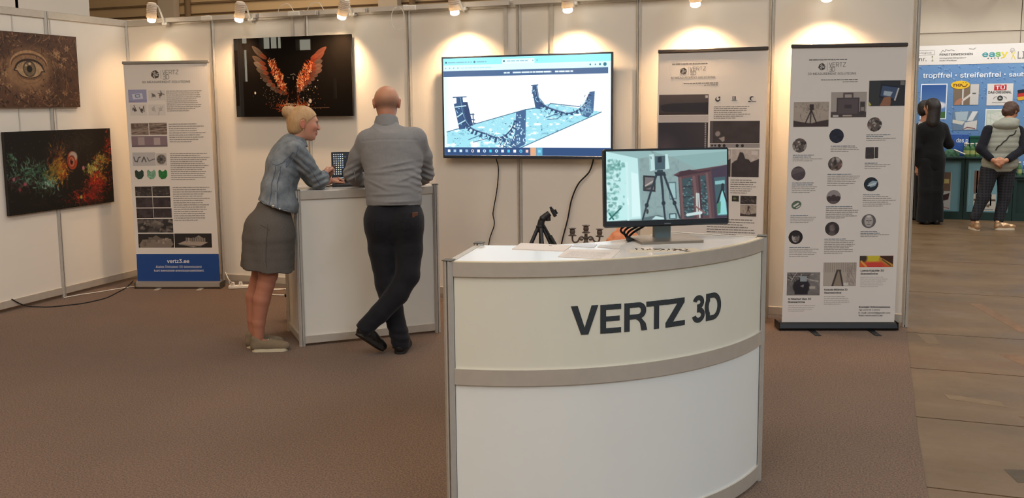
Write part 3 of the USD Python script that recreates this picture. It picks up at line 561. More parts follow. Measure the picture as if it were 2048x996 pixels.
for k in range(4):
    obj('cable', tube([(-.02-.01*k, .045, .10+.01*k), (-.07, .07+.01*k, .055+.012*k), (-.12-.02*k, .06-.01*k, .03+.008*k), (-.155, .03+.012*k, .008+.004*k), (-.165+.01*k, -.02+.01*k, .006)], .0048, 8), BLACKM, mo, smooth=True)
# ---------------------------------------------------------------- three pictures
def canvas(name, label, loc, rz, w, h, field, m, th=.03):
    t = thing(name, label, 'picture', loc, rz)
    obj('stretcher', bx(0, w, .001, th, -h, 0), mat('canvas_edge', (34, 28, 24), rough=.6), t)
    return t
def eye_picture():
    W_, H_ = 1.19, .62; f = Field(W_, H_, 400, (96, 70, 56)); r = random.Random(21); q = f.q
    f.on(np.clip((f.noise(5, 1)-.35)*2.2, 0, 1), (62, 42, 34), .8); f.on(np.clip((f.noise(9, 4)-.5)*3, 0, 1), (122, 92, 70), .5)
    cx, cy = .545, .47*q
    f.ell(cx-.06, cy+.12*q, .22, .20*q, (176, 146, 110), .9, .25, .75); f.ell(cx+.02, cy-.02, .19, .12, (170, 142, 108), .6, -.1, .8)
    cols = [(52, 34, 28), (118, 90, 68), (146, 116, 86), (80, 56, 42), (38, 26, 22), (164, 134, 100)]
    for _ in range(420):
        x, y = r.random(), r.random()*q
        if ((x-cx)/.17)**2+((y-cy)/.10)**2 < 1 or ((x-cx+.05)/.19)**2+((y-cy-.09)/.09)**2 < .8: continue
        a = math.atan2(y-cy, x-cx)+math.pi/2+r.gauss(0, .7); L = r.uniform(.02, .10); c = r.uniform(-.5, .5)
        pts = [(x+L*t*math.cos(a+c*t), y+L*t*math.sin(a+c*t)) for t in np.linspace(0, 1, 5)]; f.line(pts, r.uniform(.0015, .005), r.choice(cols), .0006, op=.85)
    for _ in range(330):
        x, y = r.random(), r.random()*q
        if ((x-cx)/.16)**2+((y-cy)/.10)**2 < 1: continue
        f.ell(x, y, r.uniform(.004, .014), r.uniform(.002, .006), r.choice(cols+[(150, 124, 92), (176, 150, 114)]), .4, r.uniform(0, 3.1), .8)
    for x, y in ((.80, .26), (.81, .31), (.785, .28), (.815, .27), (.87, .34), (.83, .42), (.79, .22), (.30, .50), (.33, .56), (.36, .72), (.28, .66), (.55, .80), (.47, .84), (.62, .82), (.90, .18), (.12, .52), (.17, .72), (.86, .80), (.70, .78)):
        for k in range(6): f.ell(x+.014*math.cos(k*1.05), y*q+.012*math.sin(k*1.05), .012, .006, r.choice([(186, 160, 122), (160, 130, 98), (140, 106, 78)]), .3, k*1.05, .9)
        f.ell(x, y*q, .005, .005, (90, 60, 40), .3)
    for k, (dy, col, w_) in enumerate(((-.085, (120, 92, 70), .012), (-.07, (196, 168, 128), .012), (-.052, (92, 66, 50), .006))):
        f.line([(cx+.15*math.cos(t)*1.02, cy+dy*.35+(.058-dy*.42)*math.sin(t)*1.0) for t in np.linspace(math.pi*1.02, math.pi*1.98, 18)], w_, col, op=.8)
    eye = [(cx-.135, cy+.018)]+[(cx-.0+.12*math.cos(t), cy+.008+.062*math.sin(t)) for t in np.linspace(math.pi*1.06, math.pi*1.95, 14)]+[(cx+.135, cy+.022)]+[(cx+.105*math.cos(t), cy+.018+.052*math.sin(t)) for t in np.linspace(.1, math.pi-.1, 14)]
    f.poly(eye, (196, 176, 142)); f.line(eye+eye[:1], .004, (58, 40, 32))
    f.ell(cx, cy+.006, .056, .056, (58, 48, 40), .12); f.ell(cx, cy+.006, .049, .049, (134, 122, 98), .15)
    for k in range(40): a = k*math.pi/20; f.line([(cx+.024*math.cos(a), cy+.006+.024*math.sin(a)), (cx+.046*math.cos(a), cy+.006+.046*math.sin(a))], .0012, (90, 80, 64) if k % 2 else (170, 156, 124), op=.7)
    f.ell(cx, cy+.006, .024, .024, (22, 16, 14), .15); f.ell(cx+.004, cy-.030, .011, .009, (236, 222, 190), .3); f.ell(cx-.028, cy-.018, .010, .008, (214, 198, 164), .4)
    f.line([(cx-.13, cy+.012)]+[(cx+.122*math.cos(t), cy+.006+.066*math.sin(t)) for t in np.linspace(math.pi*1.06, math.pi*1.96, 14)], .005, (44, 30, 26))
    f.line([(cx+.115*math.cos(t), cy+.022+.058*math.sin(t)) for t in np.linspace(.15, math.pi-.15, 12)], .003, (110, 84, 64)); f.line([(cx+.12*math.cos(t), cy+.024+.085*math.sin(t)) for t in np.linspace(.3, math.pi-.3, 12)], .003, (140, 110, 82))
    for k in range(17): x = cx-.11+k*.0145; y = cy-.046+((k-8)/8)**2*.05; f.line([(x, y), (x+(k-8)*.0018, y-.018)], .0014, (44, 30, 26), .0005)
    f.mottle(50, .16, 3); f.A *= np.array([.88, .80, .74]); return f
def fire_picture():
    W_, H_ = 1.2, .69; f = Field(W_, H_, 400, (16, 13, 11)); r = random.Random(33); q = f.q
    f.on(np.clip((f.noise(4, 7)-.5)*2, 0, 1), (36, 24, 18), .8)
    def cloud(cx, cy, rx, ry, cols, n, l=.05, w=.004, op=.7, an=None):
        for _ in range(n):
            x, y = cx+r.gauss(0, rx), (cy+r.gauss(0, ry))*q; a = r.uniform(0, 6.28) if an is None else an+r.gauss(0, .5); c = r.uniform(-1.2, 1.2); L = r.uniform(.3, 1)*l
            f.line([(x+L*t*math.cos(a+c*t), y+L*t*math.sin(a+c*t)) for t in np.linspace(0, 1, 5)], r.uniform(.4, 1)*w, r.choice(cols), .0006, op)
    GR = [(60, 110, 80), (90, 150, 120), (38, 70, 52), (130, 176, 150), (70, 90, 60)]; OR = [(200, 110, 30), (226, 150, 40), (150, 60, 24), (240, 180, 70), (120, 50, 24)]; RE = [(190, 40, 24), (150, 30, 20), (220, 70, 40), (110, 24, 18)]; YG = [(160, 150, 60), (196, 180, 80), (110, 120, 50), (224, 210, 130)]
    cloud(.20, .50, .09, .07, GR, 170, .06, .006); cloud(.36, .64, .06, .07, GR, 170, .05, .007); cloud(.37, .66, .03, .03, [(150, 210, 180), (190, 230, 210), (100, 170, 140)], 50, .03, .006)
    cloud(.04, .32, .025, .05, GR, 40, .03, .007); cloud(.10, .62, .06, .05, [(110, 50, 60), (150, 60, 70), (50, 60, 50)], 60, .03, .004)
    cloud(.46, .48, .04, .10, OR, 210, .07, .006, .75, -1.0); cloud(.53, .52, .03, .05, OR, 90, .05, .007); cloud(.41, .50, .04, .06, [(150, 130, 40), (120, 110, 50), (190, 150, 60)], 80, .05, .005)
    cloud(.47, .28, .05, .09, [(90, 70, 50), (120, 90, 66), (60, 50, 40), (130, 60, 36)], 110, .09, .0028, .6, -1.3); cloud(.64, .22, .07, .08, [(60, 50, 44), (84, 70, 58), (46, 36, 30)], 120, .09, .0028, .6, -1.8)
    cloud(.79, .52, .05, .04, YG, 120, .05, .006); cloud(.88, .44, .05, .05, OR+YG, 120, .05, .006, .7, -.6); cloud(.86, .66, .05, .05, OR, 110, .05, .007); cloud(.84, .72, .06, .07, RE, 170, .06, .007); cloud(.72, .84, .09, .06, RE, 150, .09, .005, .7, .3); cloud(.97, .26, .02, .10, RE, 60, .05, .006)
    cloud(.45, .80, .2, .1, [(50, 26, 20), (66, 40, 26), (40, 34, 26)], 120, .07, .003, .6); cloud(.62, .56, .04, .1, [(24, 16, 14), (14, 10, 10)], 80, .06, .010)
    for x, y, c_ in ((.15, .64, (200, 90, 110)), (.055, .57, (190, 110, 130)), (.70, .50, (220, 130, 150)), (.10, .70, (150, 60, 70)), (.66, .88, (200, 190, 90))): f.ell(x, y*q, .012, .014, c_, .5)
    for _ in range(120): f.ell(r.random(), r.random()*q, .0022, .0022, r.choice([(220, 190, 120), (190, 90, 60), (140, 190, 160), (240, 230, 200)]), .4, op=.8)
    cx, cy = .595, .395*q
    f.ell(cx, cy, .058, .075, (38, 20, 14), .15); f.ell(cx, cy, .05, .068, (196, 74, 40), .12); f.ell(cx+.012, cy-.03, .04, .035, (206, 190, 176), .35, .3); f.ell(cx-.004, cy+.008, .034, .046, (150, 48, 28), .2); f.ell(cx-.006, cy+.01, .026, .035, (226, 150, 110), .2); f.ell(cx-.008, cy+.01, .018, .026, (176, 60, 34), .2); f.ell(cx-.008, cy+.01, .011, .017, (24, 12, 10), .2); f.ell(cx-.002, cy-.002, .004, .005, (250, 240, 226), .3)
    f.blur(.7); f.A *= .80; return f
def wings_picture():
    W_, H_ = 1.195, .703; f = Field(W_, H_, 420, (22, 19, 17)); r = random.Random(44)
    f.on(np.clip((f.noise(3, 2)-.45)*2, 0, 1), (34, 28, 24), .8)
    def K(x, y): xl = 125+(y-175)/700*47; xr = 1180+(y-140)/730*38; u = (x-xl)/(xr-xl); yt = 175-38*u; return (u, (y-yt)/(875-yt)*f.q)
    def feather(a, b, w, col, op=.9):
        a, b = np.array(a), np.array(b); d = b-a; n = np.array([-d[1], d[0]])/(np.hypot(*d)+1e-9)
        up = [a+d*t+n*w*math.sin(math.pi*min(1, t*.9+.08))**.7 for t in np.linspace(0, 1, 9)]; dn = [a+d*t-n*w*math.sin(math.pi*min(1, t*.9+.08))**.7 for t in np.linspace(1, 0, 9)]
        f.poly([tuple(p) for p in up+dn], col, op); f.line([a, b], .0012, tuple(np.array(col)*.6), op=.7)
    GRY = [(98, 84, 74), (84, 72, 62), (112, 98, 88), (74, 60, 52)]
    # far-out grey flight feathers, shorter towards the body
    Lr = [((420, 350), (300, 240)), ((410, 400), (305, 330)), ((425, 440), (320, 385)), ((440, 480), (345, 440)), ((450, 520), (380, 490)), ((470, 550), (405, 540)), ((500, 580), (440, 585)), ((530, 610), (480, 625)), ((560, 635), (520, 650)), ((590, 650), (565, 668)), ((605, 640), (600, 680))]
    for i, (a, b) in enumerate(Lr): feather(K(*a), K(*b), .023 if i < 5 else .017, (70, 60, 54) if i < 1 else r.choice(GRY))
    for (a, b) in Lr: a2 = np.array(a)+(np.array(b)-np.array(a))*.02; b2 = np.array(a)+(np.array(b)-np.array(a))*.52+np.array([14, 16]); feather(K(a2[0]+22, a2[1]+6), K(*b2), .016, r.choice([(104, 52, 36), (92, 58, 46), (120, 62, 44)]), .9)
    Rr = [((860, 350), (972, 250)), ((850, 380), (955, 300)), ((855, 410), (942, 370)), ((860, 440), (942, 415)), ((855, 470), (940, 455)), ((850, 500), (905, 505)), ((830, 530), (880, 540)), ((810, 560), (850, 575)), ((780, 590), (815, 605)), ((760, 610), (785, 640)), ((740, 620), (745, 660))]
    for i, (a, b) in enumerate(Rr): feather(K(*a), K(*b), .023 if i < 5 else .017, (112, 64, 50) if i < 2 else r.choice([(104, 78, 68), (116, 84, 72), (92, 74, 66)]))
    for (a, b) in Rr: b2 = np.array(a)+(np.array(b)-np.array(a))*.50+np.array([-12, 14]); feather(K(a[0]-22, a[1]+6), K(*b2), .016, r.choice([(126, 54, 36), (110, 58, 44), (136, 66, 46)]), .9)
    FI = [(190, 82, 42), (206, 108, 60), (150, 50, 26), (226, 156, 104), (116, 36, 20), (240, 196, 150)]
    for k in range(300):
        t = r.random()**.9; s_ = r.uniform(-1, 1)
        for side in (0, 1):
            if side == 0: c0 = np.array([470, 360])+t*np.array([135, 280]); wd = 45*(1-abs(t-.45)*.9)
            else: c0 = np.array([835, 380])+t*np.array([-105, 260]); wd = 52*(1-abs(t-.45)*.9)
            x, y = c0[0]+s_*wd, c0[1]+r.uniform(-12, 12); a = (2.1 if side == 0 else 1.05)+r.gauss(0, .3); L = r.uniform(8, 24)
            f.line([K(x, y), K(x-math.cos(a)*L, y-math.sin(a)*L)], r.uniform(.0025, .006), r.choice(FI), .001, .85)
    for _ in range(170):
        x, y = r.gauss(685, 22), r.uniform(600, 800); f.line([K(x, y), K(x+r.gauss(0, 16)+(x-685)*.4, y+r.uniform(10, 60))], r.uniform(.002, .005), r.choice([(120, 44, 26), (80, 30, 20), (170, 80, 44), (60, 26, 20)]), .001, .7)
    for _ in range(90):
        x = r.gauss(690, 60); y = 800-abs(r.gauss(0, 22)); f.line([K(x, y), K(x+r.gauss(0, 20), y-r.uniform(5, 40))], .003, r.choice([(226, 120, 60), (240, 170, 110), (170, 70, 36)]), .001, .7)
    f.poly([K(*a) for a in ((660, 500), (705, 500), (720, 600), (725, 780), (640, 780), (650, 600))], (18, 14, 12), .9)
    f.line([K(662, 498), K(690, 490), K(702, 500)], .003, (120, 116, 108)); f.line([K(684, 515), K(686, 540)], .003, (150, 120, 100)); f.line([K(630, 520), K(655, 525)], .002, (120, 110, 100))
    for x, y, s_ in ((340, 660, .010), (885, 608, .006), (822, 632, .006), (842, 735, .016), (830, 770, .010), (780, 705, .005), (905, 550, .004), (390, 528, .004)): f.ell(*K(x, y), s_*.8, s_, (206, 190, 172), .3)
    for _ in range(150):
        x = r.choice([r.gauss(540, 70), r.gauss(800, 60)]); y = r.uniform(600, 820); f.ell(*K(x, y), .0022, .0022, r.choice([(196, 170, 150), (220, 150, 100), (160, 130, 110)]), .4, op=.8)
    for _ in range(110): f.line([K(x0 := r.gauss(690, 90), y0 := r.uniform(760, 840)), K(x0+r.gauss(0, 14), y0-r.uniform(2, 20))], .002, r.choice([(150, 50, 28), (200, 90, 50), (90, 36, 24)]), op=.7)
    f.line([K(820, 800), K(1010, 795)], .003, (120, 90, 70), op=.7); f.line([K(500, 800), K(640, 800)], .003, (100, 50, 34), op=.6)
    return f
CANV = tint_mat('canvas_print', rough=.5, spec=.35); GLOSS = tint_mat('gloss_print', rough=.0, spec=.6)
STRAP = mat('hanging_strip', (206, 200, 190), rough=.45)
t = canvas('eye_picture', 'brown picture of a single eye among leaves and flowers', (.036, -1.875, 2.30), 90, 1.19, .62, None, None)
eye_picture().place('print', t, CANV, 0, -.0005, 0)
for y in (.535, .935): obj('hanging_strip', bx(y-.006, y+.006, .030, .032, -.3, .19), STRAP, t)
t = canvas('fiery_picture', 'dark picture with an orange eye in fiery red and green tangles', (.036, -1.535, 1.482), 90, 1.2, .69, None, None)
fire_picture().place('print', t, CANV, 0, -.0005, 0)
for y in (.20, .600): obj('hanging_strip', bx(y-.006, y+.006, .030, .032, -.3, .198), STRAP, t)
t = canvas('winged_picture', 'glossy black picture with a pair of fiery red wings', (1.258, -.07, 2.277), 0, 1.195, .703, None, None, .025)
wings_picture().place('print', t, GLOSS, 0, -.0005, 0)
obj('hanging_strip', bx(.575, .60, .048, .050, -.3, .222), STRAP, t); obj('spacer', bx(.5, .7, .025, .048, -.45, -.3), BLACKM, t)
# ---------------------------------------------------------------- roll-up banners
SHEET = mat('banner_sheet', (226, 220, 213), rough=.5, spec=.3)
BLUE = mat('banner_blue', (22, 70, 142), rough=.5)
LINKINK = mat('link_ink', (92, 108, 128), rough=.6)
BLACKINK = mat('black_ink', (44, 42, 44), rough=.6)
def strips(rows, d=.0004):     # thin printed bars: unreadably small lines of text
    V, F = [], []
    for x0, x1, z0, z1 in rows:
        k = len(V); V += [(x0, -d, z0), (x1, -d, z0), (x1, -d, z1), (x0, -d, z1)]; F += [(k, k+1, k+2), (k, k+2, k+3)]
    return trimesh.Trimesh(np.array(V, float), np.array(F), process=False)
def text_block(par, x0, z0, x1, z1, n, seed, y, m=None, h=.42, ragged=.25, last=.6, heads=0, hm=None, name='text_block'):
    r = random.Random(seed); rows, hrows = [], []; st = (z1-z0)/n
    for i in range(n):
        z = z1-st*(i+.5); xe = x1-(x1-x0)*r.uniform(0, ragged) if i < n-1 else x0+(x1-x0)*last; x = x0
        if i < heads: xe = x0+(x1-x0)*r.uniform(.45, .8)
        while x < xe-.006:
            w = r.uniform(.008, .034); e = min(x+w, xe); (hrows if i < heads else rows).append((x, e, z-st*h*.5*r.uniform(.75, 1), z+st*h*.5*r.uniform(.7, 1))); x = e+.0032
    m1 = strips(rows); m1.apply_translation((0, y, 0)); obj(name, m1, m or LINEINK, par)
    if hrows: m2 = strips(hrows); m2.apply_translation((0, y, 0)); obj('text_heading', m2, hm or LINKINK, par)
def cube_logo(par, x, z, s, y):
    hexa = [(s*math.sin(k*math.pi/3), s*math.cos(k*math.pi/3)) for k in range(6)]; P = sg.Polygon(hexa)
    P = shapely.affinity.rotate(P, -14, origin=(0, 0)); cuts = []
    for k in range(3):
        a = math.radians(120*k+30-14); cuts.append(sg.LineString([(0, 0), (s*1.2*math.cos(a), s*1.2*math.sin(a))]).buffer(s*.07))
        b = math.radians(120*k+90-14); cuts.append(sg.LineString([(s*.30*math.cos(b), s*.30*math.sin(b)), (s*.62*math.cos(b+.5), s*.62*math.sin(b+.5))]).buffer(s*.09))
    for c in cuts: P = P.difference(c)
    m = cat_([prism(g, 0, .0006) for g in getattr(P, 'geoms', [P]) if g.area > s*s*.01]); obj('logo_emblem', upright(m, x, y, z), mat('emblem_ink', (76, 70, 66), rough=.6), par)
def stroke_text(s, h, w):      # thin outlined capitals of the logotype
    G = {'V': [[(0, 1), (.5, 0), (1, 1)]], 'E': [[(1, 1), (0, 1), (0, 0), (1, 0)], [(0, .5), (.85, .5)]], 'R': [[(0, 0), (0, 1), (.8, 1), (1, .85), (1, .6), (.8, .45), (0, .45)], [(.5, .45), (1, 0)]], 'T': [[(0, 1), (1, 1)], [(.5, 1), (.5, 0)]],
         'Z': [[(0, 1), (1, 1), (0, 0), (1, 0)]], '3': [[(0, 1), (1, 1), (1, 0), (0, 0)], [(.2, .52), (1, .52)]], 'D': [[(0, 0), (0, 1), (.7, 1), (1, .75), (1, .25), (.7, 0), (0, 0)]]}
    cw = w/len(s); out = []
    for i, ch in enumerate(s):
        for ln in G[ch]: out.append(sg.LineString([(i*cw+a*cw*.78, b*h) for a, b in ln]).buffer(h*.05, cap_style='flat'))
    U = shapely.union_all(out); return cat_([prism(g, 0, .0006) for g in getattr(U, 'geoms', [U])])
def masthead(par, y, lean, cube, cs, vz, d3, vl, meas, tag=None, s1=None, s2=None):
    cube_logo(par, cube[0], cube[1], cs, y)
    obj('logo_lettering', upright(stroke_text('VERTZ', vz[3]-vz[1], vz[2]-vz[0]), vz[0], y, vz[1]), GREYINK, par)
    obj('logo_lettering', upright(stroke_text('3D', d3[3]-d3[1], d3[2]-d3[0]), d3[0], y, d3[1]), GREYINK, par)
    obj('logo_rule', bx(vl[0], vl[0]+.002, y-.0006, y, vl[1], vl[3]), GREYINK, par)
    obj('lettering', upright(text('3D MEASUREMENT SOLUTIONS', meas[3]-meas[1], meas[2]-meas[0]), meas[0], y, meas[1]), GREYINK, par)
    if tag: text_block(par, tag[0], tag[1]-.001, tag[2], tag[3]+.001, 1, 5, y, GREYINK, .9, 0, 1.)
    for k, s_ in enumerate((s1, s2)):
        if s_: text_block(par, s_[0], s_[1], s_[2], s_[3], 1, 7+k, y, GREYINK, .9, 0, 1.)
# --- small printed photographs: each painter fills a Field
def ph(w, h, fn, seed, n=None):
    f = Field(w, h, n or max(16, int(w/.0034))); fn(f, random.Random(seed), f.q); return f
def dark_scan(f, r, q, base=(58, 52, 52), hi=(128, 118, 110), n=26):
    f.A[:] = base; f.mottle(4, .4, r.randrange(99))
    for _ in range(n):
        x, y, a = r.random(), r.random()*q, r.gauss(.3, .5); L = r.uniform(.05, .3)
        c = np.array(base)+(np.array(hi)-np.array(base))*r.random(); f.poly([(x, y), (x+L*math.cos(a), y+L*math.sin(a)), (x+L*math.cos(a)-.06*r.random(), y+L*math.sin(a)+.1*r.random()), (x-.05*r.random(), y+.08)], c, .7)
def plain_dark(f, r, q): dark_scan(f, r, q, (62, 54, 56), (86, 76, 76), 6)
def building(f, r, q):
    f.A[:] = (46, 42, 42); f.poly([(.02, .8*q), (.12, .42*q), (.9, .36*q), (.98, .75*q), (.9, q), (.05, q)], (128, 116, 106))
    for k in range(14): x = r.uniform(.08, .85); y = r.uniform(.25, .6)*q; f.rect(x, y, x+r.uniform(.03, .12), y+r.uniform(.05, .3)*q, np.array((150, 138, 126))*r.uniform(.55, 1.15), .85)
    f.poly([(.3, .45*q), (.5, .1*q), (.7, .42*q)], (110, 100, 92))
def ship(f, r, q):
    f.A[:] = (44, 40, 40); f.poly([(.08, .72*q), (.3, .5*q), (.9, .62*q), (.72, .85*q), (.5, .95*q), (.2, .82*q)], (168, 154, 142))
    for k in range(9): x = .3+k*.06; f.rect(x, (.28+.02*(k % 3))*q, x+.05, .62*q, np.array((176, 164, 152))*r.uniform(.7, 1.05), .9)
    f.poly([(.55, .3*q), (.66, .12*q), (.75, .3*q)], (140, 130, 120)); f.line([(.12, .78*q), (.7, .9*q)], .01, (100, 92, 86))
def lavender(f, r, q):
    f.A[:] = (156, 158, 190); f.poly([(.2, .35*q), (.75, .28*q), (.8, .7*q), (.25, .75*q)], (206, 206, 222)); f.poly([(.35, .38*q), (.62, .34*q), (.66, .6*q), (.38, .62*q)], (110, 130, 160)); f.rect(.42, .42*q, .6, .54*q, (200, 208, 226)); f.line([(.05, .9*q), (.95, .86*q)], .01, (120, 112, 140))
def sketch(f, r, q, hi=(212, 207, 202), ink=(110, 104, 100)):
    f.A[:] = hi
    for cx in (.28, .72):
        for k in range(7): a = r.uniform(0, 6.28); f.line([(cx+r.gauss(0, .06), (.5+r.gauss(0, .14))*q), (cx+r.gauss(0, .08), (.5+r.gauss(0, .2))*q)], .022, ink)
        f.ell(cx, .5*q, .07, .13*q, ink, .3)
def rubble(f, r, q):
    f.A[:] = (116, 100, 92); f.mottle(8, .4, 3)
    for k in range(12): y = r.random()*q; f.line([(0, y), (1, y+r.uniform(-.3, .1))], .02, r.choice([(150, 136, 124), (84, 70, 66), (172, 158, 146)]), op=.8)
def mauve(f, r, q):
    f.A[:] = (134, 116, 124); f.rect(.18, .1*q, .36, .9*q, (168, 152, 152)); f.rect(.62, .15*q, .8, .85*q, (176, 160, 160)); f.rect(.0, .82*q, 1, q, (120, 104, 112))
def tubes(f, r, q):
    f.A[:] = (186, 184, 184)
    f.line([(.06, .35*q), (.1, .65*q), (.2, .7*q), (.26, .4*q), (.34, .35*q)], .022, (92, 90, 96)); f.line([(.4, .7*q), (.5, .35*q), (.58, .7*q)], .024, (86, 86, 92)); f.line([(.64, .4*q), (.72, .66*q), (.86, .55*q), (.97, .5*q)], .02, (110, 106, 108))
def part_scan(f, r, q):
    f.A[:] = (196, 190, 186); f.ell(.5, .5*q, .42, .4*q, (104, 100, 96), .2, .5)
    for k in range(8): a = k*.8; f.line([(.5, .5*q), (.5+.38*math.cos(a), .5*q+.34*q*math.sin(a))], .03, r.choice([(64, 62, 62), (140, 136, 130)]))
    f.ell(.5, .5*q, .14, .13*q, (70, 66, 66), .2)
def tripod_sky(f, r, q):
    f.A[:] = (172, 160, 148); f.mottle(3, .12, 2)
    for k in range(70):
        a = r.uniform(-2.8, -.3); x, y = .55+r.gauss(0, .2), .32*q+r.gauss(0, .12); L = r.uniform(.03, .12); f.line([(x, y), (x+L*math.cos(a), y+L*math.sin(a))], .004, (104, 92, 84), op=.7)
    f.poly([(0, .74*q), (.2, .80*q), (.5, .86*q), (.8, .76*q), (1, .72*q), (1, q), (0, q)], (72, 62, 60))
    for x in (.34, .48, .66): f.line([(.5, .32*q), (x, .86*q)], .016, (58, 50, 50))
    f.rect(.45, .1*q, .57, .34*q, (64, 56, 56)); f.ell(.2, .55*q, .01, .05, (120, 108, 98), .3)
def case(f, r, q):
    f.A[:] = (168, 160, 152); f.rect(0, .78*q, 1, q, (84, 76, 76)); f.rect(.16, .22*q, .80, .92*q, (78, 70, 74)); f.rect(.2, .28*q, .76, .86*q, (94, 84, 88)); f.line([(.36, .22*q), (.36, .06*q), (.6, .06*q), (.6, .22*q)], .024, (92, 82, 84)); f.rect(.38, .5*q, .58, .64*q, (70, 64, 68))
    f.rect(.82, .38*q, .96, .92*q, (70, 64, 66)); f.rect(.84, .6*q, .94, .75*q, (150, 140, 134)); f.rect(.06, .9*q, .22, .97*q, (206, 200, 190)); f.rect(.34, .9*q, .6, .96*q, (190, 176, 158))
def tablet(f, r, q):
    f.A[:] = (52, 54, 60); f.rect(0, 0, .3, q, (62, 64, 66)); f.poly([(.34, .14*q), (.84, .24*q), (.72, .80*q), (.28, .66*q)], (36, 42, 56)); f.poly([(.37, .2*q), (.8, .28*q), (.7, .72*q), (.32, .6*q)], (70, 88, 116)); f.poly([(.42, .4*q), (.66, .45*q), (.6, .62*q), (.4, .58*q)], (170, 186, 200)); f.poly([(.8, .3*q), (.84, .3*q), (.74, .8*q), (.7, .78*q)], (206, 206, 206))
    f.poly([(.32, .95*q), (.42, .66*q), (.6, .62*q), (.62, .8*q), (.6, q), (.3, q)], (150, 106, 84)); f.rect(.86, .02*q, .98, .18*q, (120, 118, 116)); f.poly([(0, .8*q), (.08, .95*q), (.02, q), (0, q)], (190, 186, 80))
def machine(f, r, q):
    f.A[:] = (120, 116, 114); f.mottle(4, .4, 8)
    for k in range(16): f.line([(r.random(), r.uniform(0, .4)*q), (r.random(), r.uniform(0, .5)*q)], .01, r.choice([(60, 56, 58), (186, 180, 172)]))
    f.ell(.44, .62*q, .26, .34*q, (48, 46, 52), .15); f.rect(.24, .5*q, .64, .96*q, (44, 42, 48)); f.rect(.4, .16*q, .6, .4*q, (150, 160, 166)); f.poly([(.4, .6*q), (.52, .52*q), (.5, .66*q)], (140, 136, 136)); f.rect(.68, .6*q, .86, .72*q, (180, 172, 160))
def corridor(f, r, q):
    f.A[:] = (176, 166, 156)
    for k in range(16): x = k/15.; f.line([(x, 0), (x, .4*q)], .012, (150, 138, 128))
    f.poly([(.28, q), (.44, .32*q), (.52, .32*q), (.62, q)], (146, 132, 118)); f.line([(.28, q), (.42, .34*q)], .026, (66, 58, 56)); f.line([(.6, .98*q), (.5, .34*q)], .024, (66, 58, 56)); f.line([(.42, .33*q), (.52, .33*q)], .02, (80, 70, 66)); f.rect(.62, .86*q, .78, .98*q, (210, 206, 198))
    for k in range(16): f.line([(r.uniform(.7, 1), r.random()*q), (r.uniform(.7, 1), r.random()*q)], .006, (120, 106, 98), op=.6)
def heatmap(f, r, q):
    f.A[:] = (212, 96, 54); f.ell(.4, .1*q, .28, .5*q, (206, 190, 60), .5); f.ell(.08, .2*q, .14, .4*q, (70, 60, 54), .4); f.ell(.42, .85*q, .3, .3*q, (206, 70, 62), .5); f.poly([(.6, 0), (1, 0), (1, q), (.95, q), (.62, .3*q)], (66, 44, 36)); f.line([(.62, .3*q), (.95, .85*q)], .05, (190, 140, 70)); 
    for k in range(9): f.ell(.68+.03*k, .35*q+.065*k*q, .012, .02, (40, 30, 28), .3)
    f.line([(.2, .95*q), (.05, .5*q)], .03, (226, 160, 80))
def disc(kind):
    def fn(f, r, q):
        if kind == 'camo': f.A[:] = (96, 88, 84); [f.ell(r.random(), r.random(), r.uniform(.06, .16), r.uniform(.05, .12), r.choice([(64, 58, 58), (150, 142, 136), (120, 96, 88), (180, 172, 166)]), .4, r.uniform(0, 3)) for _ in range(26)]
        elif kind == 'navy': f.A[:] = (44, 48, 62); f.mottle(5, .3, 4)
        elif kind == 'flat': f.A[:] = (84, 76, 80); f.poly([(0, .2), (1, .0), (1, .3), (0, .6)], (104, 96, 98)); f.mottle(5, .12, 6)
        elif kind == 'hand': f.A[:] = (44, 52, 60); f.poly([(.3, .45), (.6, .25), (.95, .3), (.8, .62), (.45, .72)], (150, 176, 190)); f.line([(.3, .6), (.8, .45)], .05, (206, 216, 222))
        elif kind == 'scan': f.A[:] = (150, 142, 142); [f.ell(.2+.3*k, .66-.08*(k % 2), .2, .24, (72, 62, 64), .25) for k in range(3)]; f.rect(0, .8, 1, 1, (100, 90, 90))
        elif kind == 'bust': f.A[:] = (44, 40, 42); f.ell(.5, .52, .27, .36, (172, 166, 162), .15); f.ell(.5, .28, .3, .16, (52, 48, 50), .3); f.rect(.32, .43, .44, .47, (60, 54, 56)); f.rect(.56, .43, .68, .47, (60, 54, 56)); f.line([(.5, .45), (.48, .6)], .03, (110, 104, 102)); f.line([(.41, .72), (.59, .72)], .025, (84, 76, 78)); f.poly([(.5, .5), (.78, .4), (.76, .8), (.55, .86)], (70, 64, 66), .5)
        elif kind == 'bald': f.A[:] = (104, 100, 100); f.ell(.5, .5, .3, .42, (176, 170, 166), .15); f.rect(.32, .43, .45, .48, (74, 68, 70)); f.rect(.56, .43, .69, .48, (74, 68, 70)); f.line([(.5, .46), (.5, .62)], .03, (130, 124, 122)); f.line([(.4, .74), (.6, .74)], .025, (92, 86, 88)); f.ell(.5, .16, .16, .08, (214, 208, 204), .5)
        elif kind == 'dim': f.A[:] = (62, 56, 58); f.ell(.5, .45, .2, .26, (112, 102, 100), .5); f.poly([(.2, 1), (.35, .68), (.65, .68), (.8, 1)], (92, 84, 84)); f.mottle(7, .25, 3)
    return fn
def photo(par, fn, x0, z0, x1, z1, y, seed, n=None):
    ph(x1-x0, z1-z0, fn, seed, n).place('photo', par, PRINT, x0, y, z1)
